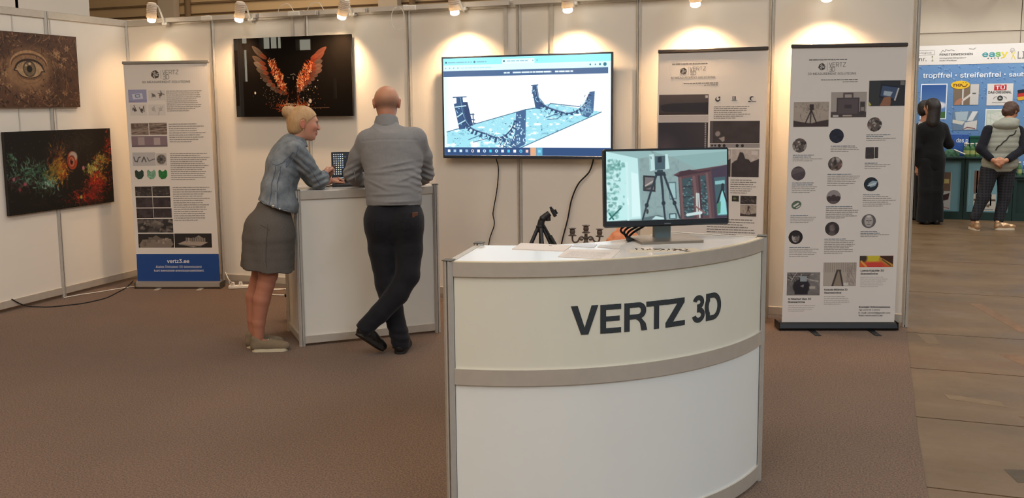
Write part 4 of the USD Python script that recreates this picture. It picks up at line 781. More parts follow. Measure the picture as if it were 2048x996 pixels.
def round_photo(par, kind, x, z, y, seed, r=.0505):
    f = ph(2*r, 2*r, disc(kind), seed, 36); v, fa, c = f.mesh(); keep = np.hypot(*(v[fa].mean(1)[:, [0, 2]]-np.array([r, -r])).T) < r
    v = v+np.array([x-r, y, z+r]); g = v.copy(); d = np.hypot(v[:, 0]-x, v[:, 2]-z); k = np.minimum(1, r/np.maximum(d, 1e-9)); g[:, 0] = x+(v[:, 0]-x)*k; g[:, 2] = z+(v[:, 2]-z)*k
    u, inv = np.unique(fa[keep], return_inverse=True); tinted('round_photo', g[u], inv.reshape(-1, 3), c[u], PRINT, par)
def stand_parts(t, w, bar_z, top_x, bar_mat, base_mat, style):
    lean = -.022 if style == 'silver' else .022
    if style == 'silver':
        prof = sg.Polygon([(-.045, .005), (.045, .005), (.06, .02), (.055, .055), (.02, .075), (-.02, .075), (-.055, .055), (-.06, .02)])
    else:
        prof = sg.Polygon([(-.06, .006), (.06, .006), (.068, .02), (.06, .048), (.03, .058), (-.03, .058), (-.06, .048), (-.068, .02)])
    b = prism(prof, 0, w); b.apply_transform(np.array([[0, 0, 1, 0], [1, 0, 0, 0], [0, 1, 0, 0], [0, 0, 0, 1.]])); b.apply_translation((-.005, .03, 0)); obj('base', b, base_mat, t)
    for x in (-.0095, w-.005): obj('end_cap', bx(x, x+.0045, -.04, .1, .004, .062, .001), BLACKP if style != 'silver' else ALU_D, t)
    for x in (w*.27, w*.77): obj('foot', bx(x-.022, x+.022, -.19 if style != 'silver' else -.11, .15, .0005, .0055, .002), base_mat if style != 'silver' else ALU, t)
    obj('pole', cyl((w*.5, .05, .05), (w*.5+top_x, .03, bar_z-.005), .008), ALU, t)
    obj('top_bar', bx(top_x, top_x+.80, -.012, .016, bar_z-.026, bar_z, .004), bar_mat, t)
# --- left banner, silver base
ang = math.degrees(math.atan2(-.223+.452, 1.116-.352))
t = thing('roll_up_banner', 'silver roll-up banner with a blue foot band beside the corner', 'banner', (.352, -.452, 0), ang)
stand_parts(t, .80, 2.085, -.02, mat('bar_silver', (150, 146, 140), rough=.4, metal=.5), mat('base_silver', (160, 152, 144), rough=.4, metal=.5), 'silver')
obj('sheet', prism([(-.012, 2.062), (.762, 2.062), (.79, .06), (.006, .06)], 0, .0008).apply_transform(STAND), SHEET, t)
y0 = -.0014; y1 = -.0019
obj('foot_band', prism([(.009, .324), (.786, .324), (.79, .06), (.006, .06)], 0, .0004).apply_transform(STAND).apply_translation((0, -.001, 0)), BLUE, t)
masthead(t, y0, 0, (.278, 1.965), .040, (.347, 1.966, .5, 2.002), (.347, 1.923, .412, 1.96), (.330, 1.924, .336, 2.004), (.153, 1.889, .599, 1.908))
for fn, b, s_ in ((lavender, (.019, 1.715, .189, 1.831), 1), (sketch, (.207, 1.736, .363, 1.824), 2), (lambda f, r, q: sketch(f, r, q, ink=(78, 74, 74)), (.028, 1.6, .181, 1.698), 3), (lambda f, r, q: sketch(f, r, q, ink=(180, 174, 168)), (.199, 1.6, .356, 1.696), 4),
                  (rubble, (.027, 1.42, .19, 1.528), 5), (rubble, (.196, 1.423, .361, 1.53), 6), (mauve, (.025, 1.313, .359, 1.412), 7), (tubes, (.025, 1.141, .239, 1.263), 8), (part_scan, (.244, 1.143, .344, 1.253), 9),
                  (dark_scan, (.032, .861, .188, .95), 10), (dark_scan, (.193, .862, .358, .952), 11), (plain_dark, (.033, .757, .190, .851), 12), (plain_dark, (.194, .758, .359, .850), 13), (plain_dark, (.034, .659, .191, .748), 14), (plain_dark, (.195, .661, .364, .748), 15),
                  (lambda f, r, q: dark_scan(f, r, q, (56, 52, 52), (150, 140, 130), 50), (.036, .523, .370, .650), 16), (building, (.035, .383, .372, .513), 17), (ship, (.378, .382, .727, .514), 18)):
    photo(t, fn, *b, y0, s_)
for x, c in ((.079, (40, 62, 52)), (.192, (120, 168, 140)), (.300, (40, 120, 60))):
    P = sg.Polygon([(x-.036, 1.09), (x-.026, 1.10), (x-.008, 1.083), (x+.012, 1.086), (x+.026, 1.10), (x+.037, 1.088), (x+.038, 1.05), (x+.02, 1.026), (x-.012, 1.022), (x-.034, 1.044)])
    obj('green_print', upright(prism(P.buffer(.004), 0, .0005), 0, y0, 0), mat('green_%d' % int(x*1000), c, rough=.5, var=.45, vscale=60.), t)
for b, n, s_, hd_ in (((.371, 1.628, .711, 1.824), 11, 1, 0), ((.379, 1.348, .719, 1.527), 9, 2, 0), ((.377, 1.004, .748, 1.258), 14, 3, 0), ((.385, .628, .75, .949), 16, 4, 0)): text_block(t, *b, n, s_, y0)
WTXT = mat('white_print', (226, 228, 232), rough=.5)
obj('lettering', upright(text('vertz3.ee', .034, .21, bold=True), .296, y1, .240), WTXT, t)
obj('lettering', upright(text('Alates Ühtsatest 3D lahendustest', .022, .434), .186, y1, .193), WTXT, t); obj('lettering', upright(text('kuni keerukate arendusprojektideni.', .022, .472), .170, y1, .158), WTXT, t)
# --- black banner at the open end of the wall
ang = math.degrees(math.atan2(-.1232+.3707, 6.8548-6.0626)); BARB = mat('bar_dark', (62, 54, 50), rough=.5)
def black_banner(label, loc, rz):
    t = thing('roll_up_banner', label, 'banner', loc, rz); stand_parts(t, .84, 2.052, .037, BARB, BLACKP, 'black')
    obj('sheet', prism([(.039, 2.03), (.836, 2.03), (.822, .052), (.018, .052)], 0, .0008).apply_transform(STAND), SHEET, t)
    return t
t = black_banner('black-based roll-up banner with round photos at the open wall end', (6.0626, -.3707, 0), ang)
masthead(t, y0, 0, (.251, 1.894), .026, (.302, 1.893, .421, 1.922), (.303, 1.862, .346, 1.889), (.287, 1.862, .288, 1.922), (.155, 1.837, .489, 1.853), (.161, 1.939, .424, 1.946), (.248, 1.798, .502, 1.806), (.398, 1.784, .503, 1.790))
for fn, b, s_ in ((tripod_sky, (.063, 1.473, .309, 1.649), 1), (case, (.322, 1.537, .569, 1.715), 2), (tablet, (.583, 1.614, .832, 1.792), 3), (machine, (.048, .256, .283, .425), 4), (corridor, (.306, .324, .539, .496), 5), (heatmap, (.56, .462, .797, .545), 6)): photo(t, fn, *b, y0, s_)
for k, x, z, s_ in (('camo', .630, 1.485, 1), ('navy', .368, 1.407, 2), ('camo', .111, 1.342, 3), ('camo', .365, 1.208, 5), ('flat', .107, 1.142, 6), ('hand', .621, 1.061, 7), ('scan', .361, .971, 8), ('bald', .614, .796, 9), ('bust', .101, .682, 10), ('dim', .358, .742, 11)): round_photo(t, k, x, z, y0, s_)
obj('gadget_print', upright(cat_([prism(sg.box(-.038, -.036, .010, .034).buffer(.006), 0, .0005), prism(sg.box(.024, -.034, .040, .036).buffer(.004), 0, .0005)]), .618, y0, 1.285), mat('gadget_ink', (62, 56, 58), rough=.5, var=.3, vscale=60.), t)
obj('ring_print', upright(prism(shapely.affinity.rotate(shapely.affinity.scale(sg.Point(0, 0).buffer(.036), 1, .8), 25).difference(sg.LineString([(-.016, -.008), (.012, .010)]).buffer(.006)).difference(sg.LineString([(0, -.02), (.024, -.006)]).buffer(.004)), 0, .0005), .100, y0, .916), mat('green_ring', (92, 112, 94), rough=.5, var=.4, vscale=90.), t)
for b, n, s_, hd_ in (((.575, 1.367, .799, 1.418), 4, 1, 2), ((.33, 1.29, .551, 1.341), 4, 2, 1), ((.066, 1.226, .297, 1.279), 4, 3, 2), ((.571, 1.168, .76, 1.218), 4, 4, 1), ((.313, 1.048, .549, 1.14), 7, 5, 1), ((.064, .998, .275, 1.081), 6, 6, 2), ((.567, .898, .801, .992), 7, 7, 1), ((.309, .814, .544, .908), 7, 8, 1), ((.06, .783, .273, .844), 5, 9, 1), ((.559, .679, .763, .727), 4, 10, 2), ((.058, .537, .284, .613), 6, 11, 1), ((.305, .558, .537, .674), 9, 12, 1)): text_block(t, *b, n, s_, y0, heads=hd_)
for b, n, s_ in (((.061, .133, .262, .187), 4, 21), ((.315, .184, .518, .253), 5, 22), ((.569, .312, .78, .395), 6, 23)): text_block(t, *b, n, s_, y0, m=mat('faint_ink', (188, 182, 176), rough=.6))
for a, b, x, z in (('Al Masinad üles 3D', 'Skaneerimine', .058, .223), ('Keskuste Mõõtmise 3D', 'Skaneerimine', .315, .291), ('Laeva Kajutite 3D', 'Skaneerimine', .570, .430)):
    obj('lettering', upright(text(a, .013, .165, bold=True), x, y0, z), BLACKINK, t); obj('lettering', upright(text(b, .013, .122, bold=True), x, y0, z-.022), BLACKINK, t)
obj('lettering', upright(text('Kontakt Informatsioon', .014, .221, bold=True), .567, y0, .162), BLACKINK, t)
for s_, w_, z in (('Tel: +372 56 1 02331', .150, .142), ('E-mail: vertz3d@gmail.com', .224, .1205), ('Web: www.vertz3.ee', .170, .101)): obj('lettering', upright(text(s_, .012, w_), .566, y0, z), BLACKINK, t)
# --- banner behind the monitor
t = black_banner('roll-up banner of dark photographs partly hidden by the monitor', (5.095, -.2, 0), 0.)
for k, o in enumerate(()): pass
masthead(t, y0, 0, (.228, 1.889), .027, (.276, 1.892, .396, 1.92), (.276, 1.86, .325, 1.888), (.263, 1.86, .266, 1.919), (.134, 1.834, .461, 1.848), (.142, 1.938, .404, 1.946), (.230, 1.792, .483, 1.802), (.381, 1.779, .481, 1.786))
def loupe(f, r, q):
    f.A[:] = (92, 84, 84); f.on(np.clip(f.V/q, 0, 1), (70, 64, 68)); f.poly([(.03, .52*q), (.2, .44*q), (1, .40*q), (1, .92*q), (.12, .86*q), (.04, .76*q)], (52, 52, 60)); f.poly([(0, .92*q), (1, .93*q), (1, q), (0, q)], (64, 52, 50)); f.rect(.935, .06*q, .985, .18*q, (206, 202, 198))
def navyimg(f, r, q):
    f.A[:] = (60, 58, 68); f.on(np.clip((f.U-.3)*1.5, 0, 1)*.8, (74, 68, 72)); f.on(np.clip(1-np.hypot(f.U-.15, f.V-q)/.35, 0, 1), (110, 96, 100), .6)
    for k in range(14): f.rect(.935, (.03+.068*k)*q, .965, (.07+.068*k)*q, (190, 184, 180))
def greydark(f, r, q):
    f.A[:] = (70, 64, 66); f.mottle(3, .2, 5); f.ell(.16, .58*q, .05, .12*q, (150, 140, 138), .3, .6); f.poly([(.18, .78*q), (.3, .70*q), (.3, .9*q), (.26, .95*q)], (160, 150, 146)); f.rect(.0, 0, .06, q, (92, 86, 88))
def skyland(f, r, q):
    f.A[:] = (186, 176, 170); f.poly([(0, .52*q), (.12, .42*q), (.2, .38*q), (.3, .1*q), (.42, .12*q), (.5, .34*q), (.62, .36*q), (.7, .46*q), (1, .34*q), (1, q), (0, q)], (64, 58, 60)); f.mottle(9, .12, 3); f.rect(.72, .06*q, .95, .2*q, (206, 200, 196))
def pair(f, r, q): f.A[:] = (56, 54, 52); f.ell(.4, .5*q, .25, .2*q, (110, 120, 80), .5)
for fn, b, s_ in ((loupe, (.047, 1.564, .415, 1.715), 1), (navyimg, (.042, 1.308, .415, 1.506), 2), (greydark, (.429, 1.352, .788, 1.516), 3), (skyland, (.590, 1.10, .788, 1.306), 4), (skyland, (.40, 1.10, .585, 1.306), 5), (pair, (.598, .917, .649, .960), 6), (dark_scan, (.660, .898, .776, .961), 7), (tripod_sky, (.660, .807, .777, .893), 8), (navyimg, (.05, .9, .415, 1.29), 9)): photo(t, fn, *b, y0, s_)
obj('gap_strip', bx(.048, .416, y0-.0004, y0, 1.512, 1.556), mat('pale_grey_print', (196, 188, 186), rough=.5), t)
obj('grey_strip', bx(.43, .79, y0-.0004, y0, 1.318, 1.349), mat('grey_print', (150, 144, 144), rough=.5), t)
for x in (.50, .535, .629, .667): obj('dot_print', upright(prism(sg.Point(0, 0).buffer(.011), 0, .0004), x, y0-.0006, 1.333), BLACKINK, t)
for x in (.440, .462): obj('dot_print', bx(x, x+.014, y0-.001, y0-.0006, 1.327, 1.340), BLACKINK, t)
obj('icon_print', upright(prism(sg.Point(0, 0).buffer(.018).difference(sg.Point(.002, .006).buffer(.012)).union(sg.Point(.012, .014).buffer(.007)), 0, .0005), .482, y0, 1.676), INK, t)
obj('icon_print', upright(cat_([prism(sg.box(-.013, -.008, .013, .016).difference(sg.box(-.009, -.004, .009, .012)), 0, .0005), prism(sg.Point(0, .004).buffer(.004), 0, .0005), prism(sg.box(-.018, -.016, .018, -.012), 0, .0005)]), .601, y0, 1.68), INK, t)
obj('icon_print', upright(cat_([prism(sg.Point(0, 0).buffer(.016).difference(sg.Point(.006, -.003).buffer(.012)), 0, .0005), prism(sg.box(-.026, -.026, -.008, -.02), 0, .0005), prism(sg.box(-.004, -.025, .03, -.021), 0, .0005)]), .728, y0, 1.68), INK, t)
for b, n, s_, hd_ in (((.455, 1.53, .719, 1.627), 7, 1, 0), ((.585, .973, .785, 1.085), 7, 2, 0), ((.417, .654, .773, .788), 7, 3, 0)): text_block(t, *b, n, s_, y0, m=mat('text_ink_dark', (132, 127, 123), rough=.6), heads=hd_)
# ---------------------------------------------------------------- people: signed distances turned into smooth skins
f4 = np.float32
def v3(*a): return np.array(a, f4)
def rc_(a, b, r0, r1):
    a, b = v3(*a), v3(*b); d = b-a; L = float(d@d)+1e-9
    def f(P): q = P-a; t = np.clip((q@d)/L, 0, 1); return np.linalg.norm(q-t[:, None]*d, axis=1)-(r0+(r1-r0)*t)
    f.box = (np.minimum(a-r0, b-r1), np.maximum(a+r0, b+r1)); return f
def el(c, r, rot=None):
    c, r = v3(*c), v3(*r); M = None if rot is None else trimesh.transformations.euler_matrix(*[math.radians(t) for t in rot])[:3, :3].astype(f4)
    def f(P):
        q = P-c
        if M is not None: q = q@M
        k0 = np.linalg.norm(q/r, axis=1); k1 = np.linalg.norm(q/(r*r), axis=1); return k0*(k0-1)/np.maximum(k1, 1e-6)
    R = float(max(r)); f.box = (c-R, c+R); return f
def hull_(pts, radii):   # chain of cones
    return [rc_(pts[i], pts[i+1], radii[i], radii[i+1]) for i in range(len(pts)-1)]
def un(fs, k):
    fs = list(fs)
    def f(P):
        d = None
        for g in fs:
            e = g(P)
            if d is None: d = e
            elif k > 0: h = np.clip(.5+.5*(d-e)/k, 0, 1); d = d+(e-d)*h-k*h*(1-h)
            else: d = np.minimum(d, e)
        return d
    f.box = (np.min([g.box[0] for g in fs], 0), np.max([g.box[1] for g in fs], 0)); return f
def sub(a, b, k=0.0):
    def f(P):
        d, e = a(P), -b(P)
        if k <= 0: return np.maximum(d, e)
        h = np.clip(.5-.5*(d-e)/k, 0, 1); return d+(e-d)*h+k*h*(1-h)
    f.box = a.box; return f
def cut(a, n, p):        # keep the side n points away from
    n = v3(*n); n = n/np.linalg.norm(n); p = v3(*p)
    def f(P): return np.maximum(a(P), (P-p)@n)
    f.box = a.box; return f
def grow(a, r):
    def f(P): return a(P)-(r(P) if callable(r) else r)
    f.box = a.box; return f
def skin(f, h, pad=.03, lo=None, hi=None):
    lo = np.asarray(f.box[0] if lo is None else lo, f4)-pad; hi = np.asarray(f.box[1] if hi is None else hi, f4)+pad
    B = 4; n = (np.ceil((hi-lo)/h/B).astype(int)+1)*B; H = h*B; nb = n//B
    cg = [lo[k]+H*(np.arange(nb[k])+.5) for k in range(3)]; C = np.stack(np.meshgrid(*cg, indexing='ij'), -1).reshape(-1, 3).astype(f4)
    d = f(C).reshape(nb); V = np.repeat(np.repeat(np.repeat(d, B, 0), B, 1), B, 2).astype(f4)
    act = np.argwhere(np.abs(d) < H*1.25+.012); o = np.stack(np.meshgrid(*[np.arange(B)]*3, indexing='ij'), -1).reshape(-1, 3)
    I = (act[:, None]*B+o[None]).reshape(-1, 3); P = (lo+h*I).astype(f4); V[I[:, 0], I[:, 1], I[:, 2]] = f(P)
    acc = np.zeros(tuple(n-1)+(3,), f4); cnt = np.zeros(tuple(n-1), f4); X = [lo[k]+h*np.arange(n[k]) for k in range(3)]; edges = []
    for ax in range(3):
        s0 = [slice(None)]*3; s1 = [slice(None)]*3; s0[ax] = slice(0, -1); s1[ax] = slice(1, None)
        a, b = V[tuple(s0)], V[tuple(s1)]; cr = (a < 0) != (b < 0); idx = np.argwhere(cr); t = (a/(a-b+1e-20))[cr]
        p = np.stack([X[k][idx[:, k]] for k in range(3)], 1); p[:, ax] += t*h; edges.append((ax, idx, a[cr] < 0))
        u, w = [k for k in range(3) if k != ax]
        for du in (0, 1):
            for dw in (0, 1):
                c = idx.copy(); c[:, u] -= du; c[:, w] -= dw; ok = ((c >= 0) & (c < n-1)).all(1); c = c[ok]
                np.add.at(acc, tuple(c.T), p[ok]); np.add.at(cnt, tuple(c.T), 1)
    m = cnt > 0; ids = np.full(cnt.shape, -1, np.int64); ids[m] = np.arange(m.sum()); verts = acc[m]/cnt[m][:, None]; F = []
    for ax, idx, ins in edges:
        u, w = [k for k in range(3) if k != ax]
        if ax == 1: u, w = w, u
        q = []
        for du, dw in ((0, 0), (1, 0), (1, 1), (0, 1)):
            c = idx.copy(); c[:, u] -= du; c[:, w] -= dw; c = np.clip(c, 0, n-2); q.append(ids[tuple(c.T)])
        q = np.stack(q, 1); q[~ins] = q[~ins][:, ::-1]; q = q[(q >= 0).all(1)]; F.append(q)
    F = np.vstack(F); m = trimesh.Trimesh(verts, np.vstack([F[:, [0, 1, 2]], F[:, [0, 2, 3]]]), process=False)
    if m.volume < 0: m.invert()
    return trimesh.smoothing.filter_taubin(m, .5, .53, 4)
def hand(wrist, d, up, side=1, curl=.6, s=1.0, spread=1.0):
    """palm and five fingers: d points along the fingers, up is the back of the hand, side = +1 puts the thumb to the left of d."""
    d = np.array(d, float); d /= np.linalg.norm(d); up = np.array(up, float); up -= d*(up@d); up /= np.linalg.norm(up); l = np.cross(up, d)*side; w = np.array(wrist, float); P = []
    k0 = w+d*.012*s
    P += [rc_(w-d*.02, k0, .025*s, .026*s)]
    for i, (o, L, r) in enumerate(((.028, .070, .0092), (.0095, .078, .0095), (-.0095, .073, .0092), (-.027, .058, .0082))):
        b0 = w+d*.028*s+l*o*.75*s; kn = w+d*(.088-.006*abs(i-1))*s+l*o*s+up*.004*s; P.append(rc_(b0, kn, .0145*s, .012*s))
        a = kn; ang = .25*curl
        for seg, f_ in enumerate((.45, .32, .25)):
            ang += curl*(.55, .75, .55)[seg]; dr = d*math.cos(ang)-up*math.sin(ang)+l*(.10*(1.2-i)*.5*spread if seg == 0 else 0); b = a+dr*L*f_*s; P.append(rc_(a, b, r*s*(1-.06*seg), r*s*(.95-.07*seg))); a = b
    a = w+d*.022*s+l*.022*s; b = a+(d*.55+l*.62-up*.3)*.040*s; c = b+(d*.9+l*.12-up*.38)*.030*s; e = c+(d*.95-l*.05-up*.3)*.024*s
    P += [rc_(a, b, .015*s, .0125*s), rc_(b, c, .0115*s, .0105*s), rc_(c, e, .0102*s, .0085*s)]
    return un(P, .006*s)
def head_(c, fwd, tilt=0., s=1., width=1.0):
    """skull, jaw, nose, lips, brow, ears. fwd: unit direction of the face in plan (radians from +x); tilt: nose-down in degrees."""
    c = np.array(c, float); ca, sa = math.cos(fwd), math.sin(fwd); ct, st = math.cos(math.radians(tilt)), math.sin(math.radians(tilt))
    F = np.array([ca*ct, sa*ct, -st]); R = np.array([sa, -ca, 0.]); U = np.cross(R, F)
    def at(f, r, u): return c+(F*f+R*r*width+U*u)*s
    M = np.stack([F, R, U], 1).astype(f4)
    def ell_(f, r, u, a, b, d):
        cc = at(f, r, u).astype(f4); rr = v3(a*s, b*s*width, d*s)
        def g(P):
            q = (P-cc)@M; k0 = np.linalg.norm(q/rr, axis=1); k1 = np.linalg.norm(q/(rr*rr), axis=1); return k0*(k0-1)/np.maximum(k1, 1e-6)
        m = float(max(rr)); g.box = (cc-m, cc+m); return g
    B = [ell_(-.008, 0, .028, .098, .077, .088), ell_(.028, 0, -.03, .064, .064, .078), ell_(.045, 0, -.078, .040, .042, .032), ell_(.062, 0, -.092, .022, .024, .018)]
    B += [rc_(at(.082, -.022, .028), at(.082, .022, .028), .012*s, .012*s), ell_(.066, -.036, -.012, .026, .022, .022), ell_(.066, .036, -.012, .026, .022, .022)]
    base = un(B, .022*s)
    base = sub(base, un([ell_(.097, -.031, .010, .014, .017, .011), ell_(.097, .031, .010, .014, .017, .011)], .004), .014*s)
    N = [rc_(at(.090, 0, .016), at(.110, 0, -.022), .008*s, .0115*s), el(at(.104, .009, -.026), (.009*s,)*3), el(at(.104, -.009, -.026), (.009*s,)*3)]
    base = un([base]+[un(N, .006)], .008*s)
    lips = un([rc_(at(.089, -.018, -.058), at(.095, 0, -.054), .0055*s, .0068*s), rc_(at(.095, 0, -.054), at(.089, .018, -.058), .0068*s, .0055*s), rc_(at(.088, -.014, -.067), at(.092, 0, -.068), .006*s, .0075*s), rc_(at(.092, 0, -.068), at(.088, .014, -.067), .0075*s, .006*s)], .003)
    base = un([base, lips], .005*s)
    ears = []
    for sd in (-1, 1):
        ears += [ell_(-.012, .077*sd, .0, .019, .009, .031), rc_(at(-.022, .082*sd, .022), at(-.004, .083*sd, .026), .006*s, .006*s), rc_(at(-.026, .084*sd, .018), at(-.024, .082*sd, -.012), .006*s, .005*s), ell_(-.006, .075*sd, -.027, .010, .007, .010)]
    return un([base, un(ears, .006)], .008*s), at, ell_
def tint_by(m, rules, base):
    c = np.tile(np.asarray(base, float), (len(m.vertices), 1))
    for g, col, soft in rules:
        w = np.clip(.5-g(m.vertices.astype(f4))/soft, 0, 1)[:, None]; c = c+(np.asarray(col, float)-c)*w
    return c
def body(name, par, m, rules, base, mt): return tinted(name, m.vertices, m.faces, lin(tint_by(m, rules, base)), mt, par, smooth=True)
def skinmat(name):
    n = {'a': ('attribute', dict(attribute='tint')), 'p': ('principled_bsdf', dict(roughness=.5, specular_ior_level=.35, subsurface_weight=.12, subsurface_scale=.008, subsurface_radius=(1., .35, .2)))}
    return usdkit.material(stage, '/World/Looks/'+name, n, [('a.color', 'p.base_color')], surface='p.BSDF')
SKIN = skinmat('skin')
def cloth(name, rgb, var=.12, vs=60., bump=.35, bs=420., rough=.85, sheen=.1, stretch=(1, 1, 1)): return mat(name, rgb, rough=rough, spec=.2, var=var, vscale=vs, bump=bump, bscale=bs, bdist=.0015, sheen=sheen, stretch=stretch)
def folds(amp, sc, seed, ax=(1, 1, 1)):
    ax = np.array(ax, float)
    def f(P): return amp*(meshkit.fbm(P*ax*sc, 3, seed)-.5)*2
    return f
def shoe_sdf(heel, toe, w=.045, hgt=.06, lift=0.):
    heel, toe = np.array(heel, float), np.array(toe, float); d = toe-heel; L = np.linalg.norm(d); d /= L; up = np.array([0, 0, 1.])-d*d[2]; up /= np.linalg.norm(up)
    p = lambda t, h: heel+d*L*t+up*h
    return un([rc_(p(.12, .035), p(.12, hgt+.02), .036, .034), rc_(p(.12, .032), p(.45, .036), .036, .039), rc_(p(.45, .034), p(.82, .028), .039, .032), rc_(p(.25, .055), p(.6, .040), .034, .032), rc_(p(.8, .028), p(.93, .027), .034, .028)], .02), d, up, L
def sole_mesh(heel, toe, th=.022):
    heel, toe = np.array(heel, float), np.array(toe, float); d = toe-heel; L = np.linalg.norm(d); d /= L; s = np.cross([0, 0, 1.], d); s /= np.linalg.norm(s); up = np.cross(d, s)
    P = sg.LineString([(.04, 0), (L*.45, 0), (L-.045, 0)]).buffer(.040, quad_segs=8); m = prism(P, 0, th); M = np.eye(4); M[:3, 0], M[:3, 1], M[:3, 2], M[:3, 3] = d, s, up, heel; m.apply_transform(M); return m
def on_skin(mesh, pts, off=.0012):
    P = np.array(pts, float); q, dist, tri = trimesh.proximity.closest_point(mesh, P); n = mesh.face_normals[tri]; return q+n*off
def dense(pts, n=30): P = np.array(pts, float); t = np.linspace(0, len(P)-1, n); i = np.minimum(t.astype(int), len(P)-2); return P[i]+(P[i+1]-P[i])*(t-i)[:, None]
def seam(par, mesh, pts, mt, r=.0018, name='seam', n=24): obj(name, tube(on_skin(mesh, dense(pts, n), r*.4), r, 5, smooth=False), mt, par)
# ================================================================ the man in the grey shirt
man = thing('person', 'person in a grey shirt and black trousers standing with crossed legs at the box counter', 'person', (3.670, -1.830, 0), 20.213)
hsdf, hat, hel = head_((-.056, .385, 1.672), math.radians(96), 14, 1.03, 1.08)
nk_ = un([rc_((-.050, .285, 1.46), (-.054, .35, 1.60), .054, .058)], .03)
TL = un([rc_((0, .10, .98), (0, .12, 1.1), .10, .11), rc_((0, .12, 1.1), (-.02, .22, 1.38), .11, .12)], .05)
armsL = hull_([(-.19, .24, 1.41), (-.296, .32, 1.19), (-.235, .56, 1.135)], [.05, .042, .03]); armsR = hull_([(.165, .25, 1.42), (.205, .37, 1.18), (.07, .60, 1.135)], [.05, .042, .03])
legs = hull_([(-.075, .10, .94), (-.07, .07, .70), (-.045, .055, .48), (.035, .03, .08)], [.06, .06, .044, .032])+hull_([(.085, .10, .94), (.10, .055, .70), (.097, .0, .535), (-.085, -.065, .295), (-.18, -.088, .212)], [.06, .06, .044, .036, .032])
HL = hand((-.228, .60, 1.125), (.25, .95, -.05), (.0, .1, 1), 1, .35); HR = hand((.055, .63, 1.128), (-.25, .95, -.05), (0, .1, 1), -1, .35)
bsdf = un([un([hsdf, nk_], .03), un([TL]+armsL+armsR+legs, .03), HL, HR], .012)
m = skin(bsdf, .0058)
stub = hel(-.036, 0, -.022, .082, .090, .050)
body('body', man, m, [(stub, (150, 112, 92), .05), (el(hat(-.03, 0, -.07), (.06, .09, .03)), (176, 118, 92), .05), (un([el(hat(-.012, .078, 0), (.02, .018, .035)), el(hat(-.012, -.078, 0), (.02, .018, .035))], .01), (196, 118, 92), .03), (un([el(hat(.095, 0, -.062), (.015, .024, .012))], .01), (176, 104, 88), .01)], (196, 142, 112), SKIN)
for r in (-.031, .031):
    obj('eyeball', ball(hat(.080, r, .010), .0108), mat('eye_white', (214, 206, 196), rough=.2), man, smooth=True); obj('eyebrow', tube([hat(.098, r-.014, .028), hat(.103, r, .033), hat(.098, r+.014, .029)], .0028, 6), mat('brow_brown', (90, 66, 48), rough=.8), man, smooth=True)
def fold_shirt(P):
    x, y, z = P[:, 0], P[:, 1], P[:, 2]; d = .004*(meshkit.fbm(P*np.array([7, 7, 13.]), 3, 4)-.5)*2
    for x0, z0, sl, L, a in ((.02, 1.27, .18, .13, .007), (.03, 1.235, .10, .16, .008), (-.03, 1.215, .02, .12, .006), (.05, 1.14, -.10, .10, .005), (-.02, 1.08, .05, .14, .006), (.04, 1.03, .0, .14, .006), (-.09, 1.14, -.4, .08, .005), (.10, 1.18, .35, .08, .005)):
        t = (x-x0)/L; w = np.exp(-(t*t)*1.5); zz = z-(z0+sl*(x-x0)); d = d+a*w*(np.exp(-(zz/.008)**2)-.7*np.exp(-((zz+.018)/.011)**2))
    for cx, cz, sx in ((-.296, 1.19, -1), (.205, 1.18, 1)):
        w = np.exp(-((x-cx)**2+(z-cz)**2)/.006); d = d+.006*w*np.sin((z+.5*sx*x)*150)
    seam = np.exp(-((z-(1.415+.02*np.cos(x*6)))/.004)**2)*(np.abs(x+.02) < .19); return d-.003*seam
shirt = un([rc_((.008, .10, 1.0), (.008, .12, 1.08), .135, .140), el((.008, .105, 1.02), (.186, .125, .16)), el((.0, .14, 1.14), (.192, .135, .20)), el((-.008, .20, 1.30), (.208, .140, .20)), el((-.012, .235, 1.40), (.205, .115, .115)), rc_((-.165, .245, 1.425), (.14, .25, 1.432), .072, .072), rc_((-.09, .275, 1.485), (-.02, .275, 1.488), .064, .064), rc_((-.054, .30, 1.50), (-.054, .335, 1.565), .070, .062)], .045)
slv = un(hull_([(-.178, .245, 1.415), (-.240, .285, 1.32), (-.300, .325, 1.195), (-.285, .39, 1.162), (-.232, .575, 1.130)], [.074, .067, .058, .056, .045]), .02); slr = un(hull_([(.150, .25, 1.425), (.188, .31, 1.31), (.205, .375, 1.185), (.18, .44, 1.16), (.075, .60, 1.133)], [.074, .066, .058, .056, .045]), .02)
ssd = grow(un([shirt, slv, slr], .035), fold_shirt)
ssd = cut(ssd, (0, -.1, -1), (0, .1, .992)); ssd = cut(ssd, (0, -.42, .9), (-.054, .335, 1.572))
SHIRT = cloth('shirt_grey', (132, 131, 131), var=.05, vs=50., bump=.2, bs=500.)
obj('shirt', skin(ssd, .0060), SHIRT, man, smooth=True)
col = trimesh.creation.revolve(np.array([(.061, -.060), (.074, -.060), (.080, -.012), (.072, .024), (.064, .026), (.062, .0)]), sections=40)
col.apply_transform(trimesh.transformations.rotation_matrix(math.radians(-26), [1, 0, 0])); col.apply_scale((1.06, 1.05, 1)); col.apply_translation((-.054, .332, 1.550)); obj('collar', col, SHIRT, man, smooth=40)
cf = lambda a, b, r: T(cyl(a, b, r), (0, 0, 0))
obj('cuff', cyl((-.243, .545, 1.134), (-.229, .590, 1.128), .045, .043, 24), SHIRT, man, smooth=40); obj('cuff', cyl((.088, .575, 1.137), (.066, .615, 1.131), .045, .043, 24), SHIRT, man, smooth=40)
